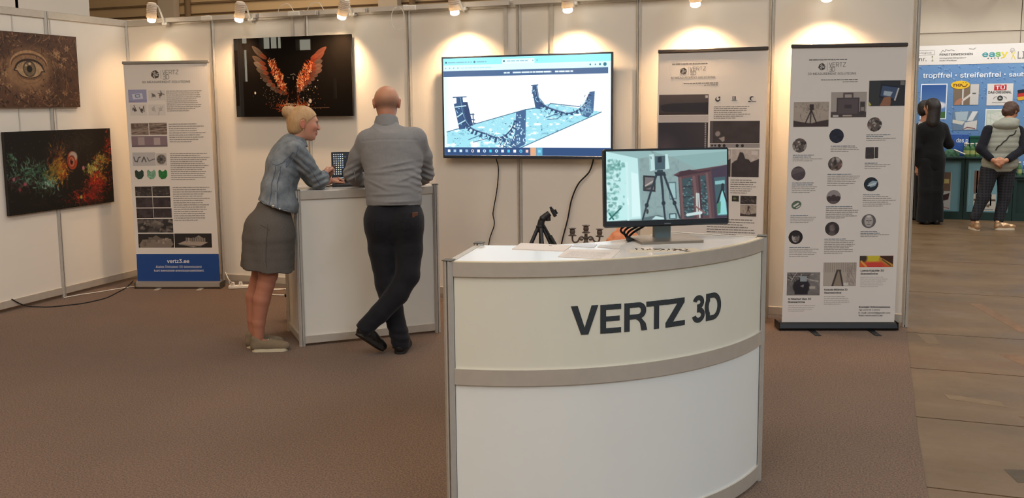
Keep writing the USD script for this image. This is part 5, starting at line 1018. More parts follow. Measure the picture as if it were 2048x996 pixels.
def fold_tr(P):
    x, z = P[:, 0], P[:, 2]; d = .004*(meshkit.fbm(P*np.array([9, 9, 12.]), 3, 8)-.5)*2
    return d+.003*np.sin(z*120+x*20)*np.exp(-((z-.12)/.09)**2)-.0025*np.exp(-(x-.006)**2/.00002)*(z > .82)*(P[:, 1] < .09)
tr_ = un([el((.006, .095, .93), (.192, .118, .15)), el((-.085, .055, .87), (.105, .125, .14)), el((.098, .055, .87), (.105, .125, .14)), rc_((.006, .10, .96), (.006, .10, 1.0), .11, .11), rc_((-.06, .060, .87), (.075, .060, .87), .112, .112), rc_((-.05, .065, .80), (.07, .06, .80), .085, .085)], .03)
trL = un(hull_([(-.082, .075, .90), (-.072, .068, .70), (-.048, .055, .48), (-.015, .045, .30), (.034, .035, .10), (.036, .035, .035)], [.108, .095, .079, .070, .061, .059]), .02); trR = un(hull_([(.098, .075, .90), (.100, .055, .70), (.098, .0, .535), (.03, -.035, .42), (-.085, -.065, .295), (-.185, -.09, .205)], [.108, .095, .079, .073, .063, .058]), .02)
tsd = cut(cut(un([un([tr_, trL, trR], .02)], 0), (0, -.1, 1), (0, .1, 1.012)), (0, 0, -1), (0, 0, .03)); tsd = cut(tsd, (-.8, -.2, -.62), (-.212, -.10, .185))
BLACKC = cloth('trousers_black', (27, 27, 32), var=.12, vs=30., bump=.25)
tm_ = skin(grow(tsd, fold_tr), .0065); obj('trousers', tm_, BLACKC, man, smooth=True)
lp_ = on_skin(tm_, [(.190, -.06, .968)], .0008)[0]
obj('leather_patch', T(bx(-.026, .026, -.003, .005, -.017, .017, .0015), lp_, rz=52), mat('patch_leather', (96, 58, 40), rough=.6), man)
for pts in ([(-.14, -.2, .93), (-.135, -.2, .84), (-.085, -.2, .815), (-.035, -.2, .84), (-.03, -.2, .93), (-.14, -.2, .93)], [(.14, -.2, .92), (.145, -.2, .84), (.095, -.2, .815), (.045, -.2, .84), (.04, -.2, .93), (.14, -.2, .92)]): seam(man, tm_, pts, mat('seam_black', (12, 12, 15), rough=.8), .0016, 'pocket_seam', 40)
LEA = mat('shoe_black', (26, 24, 24), rough=.38)
for heel, toe in (((.030, -.02, .006), (.062, .262, .006)), ((-.236, -.115, .168), (-.085, .03, .012))):
    sd, d_, u_, L = shoe_sdf(heel, toe); obj('shoe', skin(sd, .005, lo=sd.box[0], hi=sd.box[1]), LEA, man, smooth=True); obj('sole', sole_mesh(np.array(heel)-u_*.004, toe-u_*.004, .026), mat('sole_black', (34, 31, 29), rough=.7), man)
# ================================================================ the woman in the denim jacket
wom = thing('person', 'person in a denim jacket and grey skirt leaning on the end of the box counter', 'person', (2.767, -2.007, 0), 20.213)
hsdf, hat, hel = head_((.282, .20, 1.540), math.radians(14), 6, .97, .96)
nk_ = rc_((.215, .19, 1.40), (.262, .20, 1.50), .052, .05)
Fv, Rv = np.array([.9, .43, 0]), np.array([.43, -.9, 0])
TL = un([rc_((.085, .05, .95), (.115, .10, 1.1), .09, .09), rc_((.115, .10, 1.1), (.185, .18, 1.34), .09, .09)], .05)
wr, wl_ = (.388, .325, 1.170), (.40, .42, 1.125)
aR = hull_([(.262, .05, 1.36), (.376, .175, 1.135), wr], [.045, .038, .026]); aL = hull_([(.14, .32, 1.36), (.30, .36, 1.14), wl_], [.045, .038, .026])
lg = hull_([(.085, .0, .90), (.050, -.03, .53), (.030, -.03, .46), (.000, -.032, .36), (-.028, -.03, .20), (-.036, -.028, .10)], [.06, .064, .058, .056, .044, .038])+hull_([(.03, .10, .90), (-.025, .09, .53), (-.05, .09, .46), (-.082, .085, .36), (-.092, .08, .20), (-.085, .075, .10)], [.06, .063, .057, .055, .043, .038])
ft_ = [rc_((-.05, -.03, .055), (.05, -.025, .045), .034, .028), rc_((-.10, .07, .055), (0, .085, .045), .034, .028)]
HR = hand(wr, (.05, .9, .45), (-.75, -.2, .6), -1, 1.15, .92); HL = hand(wl_, (.75, .55, .12), (-.1, 0, 1), -1, .8, .92)
bsdf = un([un([hsdf, nk_], .025), un([TL]+aR+aL, .03), un(lg+ft_, .012), HR, HL], .012)
m = skin(bsdf, .0055)
lipc = el(hat(.093, 0, -.061), (.014, .024, .011))
body('body', wom, m, [(un([el(hat(.062, .05, -.02), (.03, .02, .025)), el(hat(.062, -.05, -.02), (.03, .02, .025))], .01), (206, 136, 112), .05), (lipc, (178, 96, 86), .008), (un([el(hat(-.012, .078, 0), (.02, .018, .035))], .01), (200, 122, 98), .03), (rc_((0, 0, 0), (0, 0, .52), .35, .35), (178, 120, 96), .1)], (204, 148, 122), SKIN)
for r in (-.031, .031):
    obj('eyeball', ball(hat(.077, r, .010), .0100), mat('eye_white', (214, 206, 196), rough=.2), wom, smooth=True); obj('iris', ball(hat(.0838, r+.001, .0095), .0040), mat('iris_dark', (58, 52, 48), rough=.2), wom, smooth=True)
    obj('eyebrow', tube([hat(.095, r-.015, .027), hat(.101, r, .033), hat(.094, r+.016, .028)], .0024, 6), mat('brow_fair', (134, 100, 68), rough=.8), wom, smooth=True); obj('eyelid', tube([hat(.090, r-.013, .014), hat(.0965, r, .0185), hat(.090, r+.013, .014)], .0022, 6), mat('lash_brown', (92, 66, 54), rough=.8), wom, smooth=True)
obj('earring', ball(hat(-.004, .078, -.040), .0035), mat('earring_silver', (210, 206, 200), rough=.25, metal=.9), wom, smooth=True)
def hair_f(P): 
    d = (P-hat(-.1, 0, .1)); a = np.arctan2(d[:, 2], d[:, 0]); return .003*(meshkit.fbm(P*np.array([40, 40, 25.]), 2, 9)-.5)
hr = un([hel(-.012, 0, .036, .103, .084, .094), hel(-.045, 0, .0, .074, .079, .080), hel(-.06, 0, -.045, .045, .058, .04)], .03)
hr = sub(hr, hel(.080, 0, -.035, .075, .12, .098), .012); hr = sub(hr, un([el(hat(-.006, .082, -.004), (.022, .02, .036)), el(hat(-.006, -.082, -.004), (.022, .02, .036))], .005), .008)
bun = un([el(hat(-.112, 0, .072), (.046, .044, .042)), el(hat(-.130, .014, .088), (.026, .024, .024)), el(hat(-.100, -.016, .098), (.026, .024, .022)), rc_(hat(-.085, 0, .05), hat(-.06, 0, .05), .03, .04)], .012)
HAIR = mat('hair_blond', (176, 138, 96), rough=.55, spec=.4, rgb2=(200, 162, 116), vscale=90., stretch=(1, 1, .25), bump=.4, bscale=160.)
obj('hair', skin(grow(un([hr, bun], .012), hair_f), .0045), HAIR, wom, smooth=True)
r_ = random.Random(4)
for k in range(7): a = r_.uniform(-.5, .5); obj('hair_strand', tube([hat(-.07+r_.uniform(-.04, .06), a*.1, .11), hat(-.10+r_.uniform(-.05, .06), a*.16, .135), hat(-.13+r_.uniform(-.03, .05), a*.2, .12)], .0012, 5), HAIR, wom)
def fold_j(P):
    x, y, z = P[:, 0], P[:, 1], P[:, 2]; d = .006*(meshkit.fbm(P*np.array([9, 9, 12.]), 3, 14)-.5)*2
    w = np.exp(-((x-.40)**2+(z-1.14)**2+(y-.17)**2)/.010); d = d+.006*w*np.sin(z*140-x*60)
    w = np.exp(-((x-.30)**2+(z-1.28)**2+(y-.05)**2)/.012); d = d+.004*w*np.sin((z+x)*110); return d
jk = un([el((.112, .07, .985), (.142, .178, .12)), el((.115, .10, 1.10), (.120, .178, .14)), el((.145, .14, 1.24), (.122, .185, .15)), el((.178, .175, 1.345), (.108, .185, .10)), rc_((.245, .06, 1.375), (.135, .30, 1.378), .062, .062), rc_((.20, .15, 1.41), (.18, .22, 1.41), .062, .062)], .04)
sR = un(hull_([(.255, .055, 1.365), (.310, .105, 1.26), (.374, .172, 1.143), (.380, .21, 1.146), (.387, .295, 1.167)], [.068, .060, .054, .052, .041]), .02); sL = un(hull_([(.14, .31, 1.36), (.22, .34, 1.25), (.30, .36, 1.145), (.37, .385, 1.136)], [.068, .060, .054, .045]), .02)
jsd = grow(un([jk, sR, sL], .025), fold_j); jsd = cut(jsd, (-.40, -.1, -1), (.11, .07, .982)); jsd = sub(jsd, rc_((.225, .19, 1.415), (.29, .20, 1.56), .055, .06), .008)
DEN = mat('denim', (104, 111, 117), rough=.9, spec=.15, rgb2=(142, 147, 150), vscale=16., bump=.5, bscale=420., bdist=.0015)
DEN_L = mat('denim_seam', (172, 178, 184), rough=.9, spec=.15, var=.2, vscale=60.); DEN_D = mat('denim_dark', (92, 104, 122), rough=.9, spec=.15, var=.15, vscale=30.)
jm = skin(jsd, .0058); obj('jacket', jm, DEN, wom, smooth=True)
for pts in ([(.05, -.15, 1.32), (.16, -.2, 1.33), (.25, -.12, 1.33)], [(.10, -.2, 1.31), (.085, -.2, 1.16), (.075, -.2, 1.02)], [(.20, -.2, 1.30), (.19, -.2, 1.16), (.185, -.2, .99)], [(.00, -.1, 1.06), (.1, -.25, 1.02), (.25, -.1, .965)], [(.30, -.05, 1.42), (.30, -.1, 1.34), (.26, -.1, 1.27), (.22, -.05, 1.30)], [(.30, .05, 1.30), (.36, .08, 1.20), (.40, .11, 1.12)]): seam(wom, jm, pts, DEN_D, .0020)
for pts in ([(.14, -.2, 1.20), (.16, -.2, 1.205), (.185, -.2, 1.225)], [(.15, -.2, 1.10), (.17, -.2, 1.09), (.20, -.2, 1.135)], [(.155, -.2, 1.20), (.15, -.2, 1.175)], [(.0, -.1, 1.045), (.1, -.25, 1.005), (.25, -.1, .95)]): seam(wom, jm, pts, DEN_L, .0016, 'worn_edge', 12)
wb_ = on_skin(jm, [(.115, -.25, 1.012)], .001)[0]; obj('button', ball(wb_, (.010, .004, .010)), mat('button_metal', (196, 190, 180), rough=.3, metal=.7), wom, smooth=True)
wb_ = on_skin(jm, [(.225, -.25, .975)], .001)[0]; obj('button', ball(wb_, (.007, .004, .007)), mat('button_metal', (196, 190, 180), rough=.3, metal=.7), wom, smooth=True)
cl = trimesh.creation.revolve(np.array([(.056, .0), (.066, -.006), (.088, -.022), (.092, -.014), (.070, .018), (.062, .024), (.056, .02)]), sections=36); cl.apply_transform(trimesh.transformations.rotation_matrix(math.radians(22), [-.43, .9, 0])); cl.apply_translation((.225, .19, 1.432)); obj('collar', cl, DEN, wom, smooth=40)
obj('cuff', cyl((.384, .265, 1.159), (.388, .308, 1.170), .043, .041, 22), DEN_D, wom, smooth=40)
def fold_s(P):
    x, y, z = P[:, 0], P[:, 1], P[:, 2]; a = np.arctan2(y-.02, x-.04); return .004*np.sin(a*7+z*9)*np.clip((.95-z)/.3, 0, 1)+.004*(meshkit.fbm(P*9, 3, 17)-.5)
sk = un([el((.085, .045, .93), (.118, .125, .16)), el((.055, .025, .83), (.170, .162, .16))]+[el((.035+.02*(z_-.56)/.3, .015, z_), (.183-.012*(z_-.56)/.3, .158, .09)) for z_ in (.54, .60, .66, .72, .78)], .03)
sk = sub(cut(cut(sk, (-.12, 0, -1), (.035, 0, .562)), (0, 0, 1), (0, 0, 1.02)), un([el((.035, .015, .50), (.165, .14, .16))], 0))
sm_ = skin(grow(sk, fold_s), .0062); SKT = mat('skirt_grey', (98, 92, 86), rough=.9, spec=.15, var=.10, vscale=140., bump=.4, bscale=380., bdist=.0015)
obj('skirt', sm_, SKT, wom, smooth=True)
for pts in ([(.10, -.25, .93), (.10, -.25, .75), (.09, -.25, .60)], [(.02, -.25, .93), (.12, -.25, .86)]): seam(wom, sm_, pts, mat('skirt_seam', (74, 69, 65), rough=.9), .0016)
CANVS = mat('shoe_canvas', (124, 108, 86), rough=.9, var=.08, vscale=80., bump=.3, bscale=500.); RUB = mat('shoe_rubber', (206, 194, 166), rough=.6)
for heel, toe in (((-.080, -.038, .002), (.168, -.025, .002)), ((-.142, .062, .002), (.096, .112, .002))):
    sd, d_, u_, L = shoe_sdf(np.array(heel)+np.array([0, 0, .004]), np.array(toe)+np.array([0, 0, .004])); p_ = np.array(heel)+d_*L*.14
    sd = sub(sd, rc_(p_+np.array([0, 0, .075]), p_+d_*.07+np.array([0, 0, .070]), .026, .022), .006); obj('shoe', skin(sd, .005), CANVS, wom, smooth=True); obj('sole', sole_mesh(heel, toe, .021), RUB, wom)
    for k in range(4):
        c_ = np.array(heel)+d_*L*(.46+.07*k)+np.array([0, 0, .080-.0075*k]); s_ = np.cross([0, 0, 1.], d_)*.026; obj('lace', tube([c_-s_-np.array([0, 0, .012]), c_+np.array([0, 0, .001]), c_+s_-np.array([0, 0, .012])], .0026, 6), WHITEP, wom, smooth=True)
pen = thing('stylus', 'dark stylus in the hand of the person in the denim jacket', 'pen', (2.767, -2.007, 0), 20.213)
pa, pb = np.array([.358, .375, 1.195]), np.array([.474, .395, 1.236]); pd = (pb-pa)/np.linalg.norm(pb-pa)
obj('barrel', cyl(pa, pb-pd*.012, .0055, .0055, 12), mat('pen_dark', (58, 50, 46), rough=.4), pen, smooth=40); obj('tip', cyl(pb-pd*.012, pb, .005, .0015, 12), BLACKP, pen, smooth=40)
# ---------------------------------------------------------------- small things on and around the counters
PAPER = mat('paper_warm', (216, 204, 194), rough=.6); PAPERW = mat('paper_white', (226, 226, 226), rough=.4)
def sheet(name, label, pts, z, m, cat='paper', th=.0012, bits=None, group=None):
    c = np.mean(np.array(pts), 0); t = thing(name, label, cat, (c[0], c[1], z), 0, group); P = [(x-c[0], y-c[1]) for x, y in pts]
    obj('page', prism(sg.Polygon(P), 0, th), m, t)
    if bits: bits(t, th)
    return t
ZP = ZT-.0028
def greek(par, x0, y0, dx, dy, n, w, z, seed, mt=None):    # faint print lines on a sheet
    r = random.Random(seed); d = np.array(dx, float); e = np.array(dy, float); V, F = [], []
    for i in range(n):
        s = 0.
        while s < w-.01:
            l = r.uniform(.006, .02); a = np.array([x0, y0])+e*i+d*s; b = a+d*min(l, w-s); q = e*.28; k = len(V)
            V += [(*a, z), (*b, z), (*(b+q), z), (*(a+q), z)]; F += [(k, k+1, k+2), (k, k+2, k+3)]; s += l+.004
    m = trimesh.Trimesh(np.array(V), np.array(F), process=False)
    if m.face_normals[:, 2].mean() < 0: m.invert()
    obj('text_block', m, mt or mat('faint_ink', (178, 172, 167), rough=.6), par)
sheet('leaflet', 'cream leaflet lying furthest from the monitor on the reception counter', [(5.201, -3.857), (5.416, -3.851), (5.407, -3.701), (5.184, -3.69)], ZP, PAPER, 'leaflet', .002, lambda t, h: obj('staple', bx(.02, .032, .03, .033, h, h+.0012), mat('staple_grey', (120, 112, 106), rough=.4), t))
sheet('price_list', 'cream printed sheet in the middle of the reception counter', [(5.43, -3.99), (5.634, -3.991), (5.625, -3.768), (5.415, -3.80)], ZP+.0002, PAPER, 'paper', .0012, lambda t, h: greek(t, -.08, -.085, (1, 0), (0, .018), 8, .16, h+.0003, 3))
sheet('card', 'small pale card behind the cream sheet, nearer the leaflet', [(5.413, -3.720), (5.505, -3.728), (5.500, -3.648), (5.408, -3.657)], ZP+.0001, mat('card_grey', (196, 198, 202), rough=.35), 'card', .0016)
sheet('card', 'small pale card behind the cream sheet, nearer the monitor', [(5.517, -3.713), (5.611, -3.737), (5.602, -3.636), (5.512, -3.655)], ZP+.0001, mat('card_warm', (200, 192, 184), rough=.35), 'card', .0016)
def script_bits(t, h):
    r = random.Random(12)
    for k in range(9):
        x = -.105+k*.024; y = -.030+.004*k
        pts = [(x+r.uniform(-.004, .010)+.006*i*(-1)**i*.5, y+.013*i+r.uniform(-.004, .004), h+.0006) for i in range(4)]
        obj('script_mark', tube(pts, .0014, 4), mat('script_ink', (74, 62, 58), rough=.6), t)
    for k in range(6): obj('fan_edge', tube([(.035+.014*k, .040-.012*k, h+.0006), (.07+.012*k, .008-.008*k, h+.0006), (.115+.004*k, -.012-.004*k, h+.0006)], .0013, 4), mat('script_ink', (74, 62, 58), rough=.6), t)
sheet('patterned_card', 'cream card with dark script-like marks in front of the monitor base', [(5.672, -3.815), (5.922, -3.690), (5.898, -3.630), (5.648, -3.748)], ZP, mat('card_cream', (212, 196, 172), rough=.5), 'card', .0012, script_bits)
# low plinth behind the counter that carries the candelabrum and the orange model
pl = thing('plinth', 'low white plinth hidden behind the reception counter', 'plinth', (5.22, -2.25, .13))
obj('top', bx(-.27, .42, -.2, .2, .59, .61), WHITE, pl); [obj('side', b, WHITE, pl) for b in (bx(-.26, .41, -.19, -.18, -.13, .59), bx(-.26, .41, .18, .19, -.13, .59), bx(-.26, -.25, -.18, .18, -.13, .59), bx(.40, .41, -.18, .18, -.13, .59))]
BRZ = mat('old_bronze', (92, 80, 70), rough=.55, metal=.5, var=.25, vscale=60.)
cd = thing('candelabrum', 'small three-armed bronze candelabrum behind the reception counter', 'candelabrum', (5.083, -2.2, .7403), 20); UsdGeom.Xformable(cd).AddScaleOp().Set(Gf.Vec3f(.885))
obj('base', lathe([(0, 0), (.055, 0), (.055, .006), (.046, .014), (.03, .022), (.014, .034), (0, .036)], 28), BRZ, cd, smooth=40)
obj('stem', lathe([(0, .03), (.012, .032), (.009, .05), (.016, .065), (.009, .08), (.008, .11), (.014, .125), (.020, .135), (.012, .15), (.012, .165), (.020, .172), (.010, .18), (.010, .196), (0, .197)], 20), BRZ, cd, smooth=40)
cup = [(0, .0), (.026, .0), (.028, .003), (.018, .008), (.014, .014), (.018, .022), (.017, .034), (.014, .040), (.024, .048), (.026, .050), (.012, .049), (.011, .03), (0, .03)]
obj('candle_cup', lathe(cup, 20, (0, 0, .203)), BRZ, cd, smooth=40)
for sx, dz in ((-1, .187), (1, .180)):
    obj('arm', tube([(0, 0, .150), (sx*.022, 0, .176), (sx*.040, 0, .172), (sx*.052, 0, .150), (sx*.072, 0, .142), (sx*.086, 0, .155), (sx*.088, 0, dz)], [.006]*48+[.006], 8) if False else tube([(0, 0, .150), (sx*.022, 0, .176), (sx*.040, 0, .172), (sx*.052, 0, .150), (sx*.072, 0, .142), (sx*.086, 0, .155), (sx*.088, 0, dz)], .0055, 8), BRZ, cd, smooth=True)
    obj('leaf_scroll', ball((sx*.030, 0, .160), (.012, .006, .008)), BRZ, cd, smooth=True); obj('candle_cup', lathe(cup, 20, (sx*.088, 0, dz-.002)), BRZ, cd, smooth=40)
og = thing('orange_model', 'rough orange printed relief lying behind the monitor foot', 'model', (5.300, -2.2, .7403), 20)
g = trimesh.creation.icosphere(4, 1.0); v = g.vertices*np.array([.125, .08, .222]); v[:, 2] = np.where(v[:, 2] < 0, 0, v[:, 2]); v = v+g.vertices*(.030*(meshkit.fbm(g.vertices*5, 4, 3)-.5))[:, None]; v[:, 2] = np.maximum(v[:, 2], 0); obj('relief', trimesh.Trimesh(v, g.faces, process=False), mat('orange_print', (214, 122, 78), rough=.7, rgb2=(236, 158, 112), vscale=40., bump=.5, bscale=150.), og, smooth=True)
obj('backing', bx(-.135, .135, -.07, .07, 0, .012, .003), mat('orange_base', (206, 112, 66), rough=.7), og)
# small tripod on the floor behind the counter
tp = thing('tripod', 'small black camera tripod with a tilted head behind the reception counter', 'tripod', (4.575, -1.5, 0), 20)
hub = np.array([.02, 0, .845]); TB = mat('tripod_black', (34, 33, 36), rough=.45)
for ang_, fl_ in ((math.radians(205), .42), (math.radians(275), .40), (math.radians(-25), .42)):
    d = np.array([math.cos(ang_)*.42, math.sin(ang_)*.42, -.845]); a = hub+np.array([math.cos(ang_)*.022, math.sin(ang_)*.022, -.004]); k1, k2 = a+d*.45, a+d*.985
    lg_ = obj('leg', cat_([cyl(a, k1, .013, .0125, 12), cyl(a+d*.43, a+d*.8, .010, .0095, 12), cyl(a+d*.78, k2, .0078, .0075, 12)]), TB, tp, smooth=40)
    obj('leg_clamp', cat_([cyl(a+d*.42, a+d*.46, .0155, None, 12), cyl(a+d*.77, a+d*.80, .0125, None, 12)]), BLACKM, tp, smooth=40); obj('rubber_foot', ball(k2, .011), BLACKM, tp, smooth=True)
obj('hub', cat_([lathe([(0, -.03), (.024, -.03), (.030, -.012), (.030, .012), (.022, .02), (0, .02)], 20, hub), cyl(hub+[0, 0, -.16], hub+[0, 0, .05], .011)]), TB, tp, smooth=40)
obj('ball_head', cat_([cyl(hub+[0, 0, .015], hub+[.008, 0, .05], .024, .022), ball(hub+np.array([.016, 0, .060]), .024), cyl(hub+[.016, 0, .062], hub+[.060, 0, .095], .022, .020), cyl(hub+[.05, 0, .08], hub+[.052, 0, .045], .016)]), TB, tp, smooth=40)
obj('plate', T(bx(-.012, .012, -.03, .03, -.028, .028, .004), hub+np.array([.085, 0, .10]), ry=-28), TB, tp); obj('plate_knob', T(cat_([bx(-.008, .008, -.014, .014, .028, .042, .003), bx(.012, .024, -.012, .012, -.02, .012, .003)]), hub+np.array([.085, 0, .10]), ry=-28), BLACKM, tp)
obj('pan_handle', cat_([cyl(hub+[.02, -.02, .02], hub+[.070, -.045, -.07], .007), cyl(hub+[.060, -.04, -.05], hub+[.098, -.058, -.115], .0125, .012)]), BLACKM, tp, smooth=40)
# cables
def cable(name, label, pts, r, m, cat='cable', **kw):
    t = thing(name, label, cat, (0, 0, 0)); obj('cord', tube(pts, r, 8, **kw), m, t, smooth=True); return t
cable('wall_cable', 'thin dark cable hanging from the wall screen straight above the box counter side', [(3.764, -.05, 1.225), (3.764, -.035, 1.205), (3.780, -.030, 1.118), (3.764, -.030, .95), (3.735, -.030, .80), (3.727, -.030, .739), (3.737, -.030, .654), (3.690, -.030, .512), (3.67, -.03, .3), (3.69, -.035, .12), (3.70, -.05, .005)], .0045, BLACKM)
cable('wall_cable', 'dark cable curving down from the wall screen towards the tripod', [(4.590, -.05, 1.225), (4.588, -.035, 1.20), (4.553, -.030, 1.107), (4.466, -.030, 1.013), (4.408, -.030, .881), (4.374, -.030, .716), (4.327, -.030, .537), (4.29, -.03, .32), (4.30, -.035, .12), (4.32, -.06, .006)], .006, BLACKM)
cable('floor_cable', 'long dark cable lying along the foot of the side wall', [(.016, -1.56, .10), (.022, -1.49, .05), (.035, -1.42, .012), (.12, -1.385, .005), (.216, -1.359, .005), (.30, -1.27, .005), (.377, -1.162, .005), (.405, -1.02, .005), (.400, -.891, .005), (.33, -.70, .005), (.255, -.506, .005), (.15, -.32, .005), (.06, -.174, .005)], .0045, BLACKM)
cable('extension_lead', 'pale cable on the floor between the side wall and the silver banner', [(.035, -1.02, .006), (.07, -.86, .005), (.13, -.74, .005), (.20, -.55, .005), (.30, -.36, .005), (.46, -.2, .005), (.6, -.12, .005)], .004, WHITEP)
pw = thing('power_strip', 'white power strip with plugs beside the silver banner base', 'power strip', (1.29, -.17, 0), 30)
obj('strip_body', bx(-.11, .11, -.024, .024, .001, .032, .006), WHITEP, pw)
for k in range(3): obj('socket', cyl((-.07+.07*k, 0, .031), (-.07+.07*k, 0, .034), .018, None, 20), mat('socket_grey', (190, 186, 178), rough=.5), pw)
for k, x in ((0, -.07), (1, 0.)): obj('plug', cat_([cyl((x, 0, .034), (x, 0, .062), .019, .015, 16), cyl((x, 0, .055), (x, -.035, .06), .009, .006, 10)]), WHITEP, pw, smooth=40)
obj('cord', tube([(-.07, -.035, .06), (-.10, -.06, .10), (-.13, -.02, .16), (-.12, .06, .10), (-.10, .09, .01)], .0045, 8), WHITEP, pw, smooth=True); obj('cord', tube([(.11, 0, .015), (.16, -.02, .006), (.20, -.06, .006), (.24, -.13, .006), (.36, -.17, .006), (.46, -.10, .006)], .0045, 8), WHITEP, pw, smooth=True)
for k, (lab, pts) in enumerate((('pale cable nearest the back wall, behind the legs of the jacketed person', [(1.52, -.17, .006), (1.75, -.10, .006), (2.0, -.16, .006), (2.2, -.24, .006), (2.40, -.30, .006), (2.55, -.45, .006)]), ('pale cable looping on the floor towards the black bag', [(1.56, -.30, .006), (1.8, -.36, .006), (2.05, -.30, .006), (2.22, -.42, .006), (2.36, -.55, .006), (2.50, -.66, .006)]))):
    cable('floor_lead', lab, pts, .005, WHITEP)
cable('black_lead', 'thin black cable running on the floor to the black bag', [(1.95, -.38, .005), (2.10, -.50, .005), (2.24, -.62, .005), (2.36, -.86, .005), (2.44, -1.0, .005)], .0035, BLACKM)
cable('table_lead', 'black lead curling from the laptop over the box counter', [(3.09, -1.33, HT+.012), (3.05, -1.36, HT+.004), (3.01, -1.42, HT+.004), (2.985, -1.47, HT+.004), (2.93, -1.50, HT+.004), (2.90, -1.44, HT+.004)], .003, BLACKM)
bg = thing('bag', 'small black bag standing behind the end of the box counter', 'bag', (2.515, -1.12, 0), 41)
bm = skin(un([rc_((-.06, 0, .07), (.06, 0, .07), .055, .055), rc_((-.05, 0, .19), (.05, 0, .19), .048, .048)], .06), .008); bv = bm.vertices.copy(); bv[:, 2] = np.maximum(bv[:, 2], .002); bm.vertices = bv; obj('pouch', bm, mat('bag_black', (30, 29, 30), rough=.8), bg, smooth=True)
obj('strap', tube([(-.06, -.01, .22), (-.05, -.02, .275), (.03, -.02, .285), (.06, -.01, .22)], .008, 8), BLACKM, bg, smooth=True); obj('buckle', bx(-.125, -.10, -.012, .012, .19, .215, .004), BLACKP, bg)
# ---------------------------------------------------------------- the stand across the aisle
sw_ = struct('wall_stand', 'tall pale board wall behind the blue stand across the aisle')
for k in range(4): obj('panel', bx(5.6+k*1.6, 5.6+k*1.6+1.592, 7.72, 7.76, -.006, 2.60), HALLW, sw_)
for k in range(2): obj('header_board', bx(5.6+k*3.2, 5.6+k*3.2+3.19, 7.70, 7.76, 2.61, 4.2), HALLW, sw_)
bk = thing('stand_banner', 'blue water-drop banner with a white header of slogans across the aisle', 'banner', (7.2, 7.6, 0))
def drops(f, r, q):
    f.A[:] = (104, 144, 192); f.on(np.clip((f.noise(3, 4)-.4)*2, 0, 1), (128, 168, 208), .7)
    for _ in range(620):
        x, y, s = r.random(), r.random()*q, r.uniform(.002, .006); f.line([(x-s, y-s*.6), (x+s*.2, y+s*.2), (x+s*.8, y+s*1.4)], s*.42, (64, 98, 150), s*.3, .8); f.ell(x-s*.6, y-s, s*.5, s*.5, (176, 210, 236), .4, op=.7)
fd = Field(2.9, 1.55, 420); drops(fd, random.Random(5), fd.q); fd.place('printed_sheet', bk, PRINT, 0, .0, 2.17)
obj('backing', bx(0, 2.9, .002, .03, .6, 2.42), BLACKM, bk)
obj('header_band', bx(0, 2.9, -.004, .002, 2.152, 2.425), mat('header_white', (226, 222, 216), rough=.5), bk)
X0 = 7.2; yb = -.0055
def st(s, x, z, h, w, m, bold=False): obj('lettering', upright(text(s, h, w, bold=bold), x-X0, yb, z), m, bk)
SLO = mat('slogan_white', (232, 240, 248), rough=.5); TEAL = mat('logo_teal', (54, 150, 160), rough=.5); GRN = mat('logo_green', (110, 176, 70), rough=.5); YEL = mat('logo_yellow', (226, 206, 60), rough=.5)
st('tropffrei', 7.563, 1.970, .066, .376, SLO, True); st('streifenfrei', 8.044, 1.966, .066, .516, SLO, True); st('sauber', 8.661, 1.966, .058, .29, SLO, True)
for x in (7.991, 8.609): obj('lettering', upright(prism(sg.Point(0, 0).buffer(.011), 0, .0006), x-X0, yb, 2.0), SLO, bk)
st('FENSTERWISCHEN', 7.768, 2.280, .028, .423, INK, True); st('mit integriertem Reinigungstuch', 7.769, 2.237, .016, .340, INK); st('Dosten Wischtipps', 7.771, 2.202, .018, .217, INK)
for ch, x, w, m_ in (('e', 8.314, .075, TEAL), ('a', 8.396, .075, TEAL), ('s', 8.478, .068, GRN), ('y', 8.553, .08, YEL)): obj('lettering', upright(text(ch, .075, w, True), x-X0, yb, 2.25), m_, bk)
st('LIFE', 8.756, 2.212, .10, .21, GREYINK); 
for k in range(5): obj('star', upright(prism(sg.Polygon([(.011*(1 if i % 2 == 0 else .45)*math.sin(i*math.pi/5), .011*(1 if i % 2 == 0 else .45)*math.cos(i*math.pi/5)) for i in range(10)]), 0, .0006), 8.39+.042*k-X0, yb, 2.226), INK if k < 4 else YEL, bk)
obj('smile_mark', upright(cat_([prism(sg.Point(0, 0).buffer(.028).difference(sg.Point(0, 0).buffer(.024)), 0, .0006), prism(sg.Point(-.009, .007).buffer(.003), 0, .0006), prism(sg.Point(.009, .007).buffer(.003), 0, .0006), prism(sg.LineString([(-.012, -.006), (0, -.012), (.012, -.006)]).buffer(.002), 0, .0006)]), 8.688-X0, yb, 2.329), mat('logo_grey2', (130, 126, 124), rough=.5), bk)
obj('figure_mark', upright(prism(shapely.union_all([sg.LineString([(-.03, .04), (0, 0), (.03, .05)]).buffer(.004), sg.LineString([(0, 0), (-.02, -.06)]).buffer(.004), sg.LineString([(0, 0), (.03, -.07)]).buffer(.004)]), 0, .0006), 8.70-X0, yb, 2.27), YEL, bk)
st('vington', 7.50, 2.315, .022, .16, GREYINK); obj('logo_frame', upright(prism(sg.box(-.03, -.016, .19, .05).difference(sg.box(-.027, -.013, .187, .047)), 0, .0006), 7.51-X0, yb, 2.31), GREYINK, bk); st('nr.', 7.50, 2.21, .055, .10, INK); st('1', 7.665, 2.205, .075, .025, mat('logo_olive', (120, 130, 60), rough=.5))
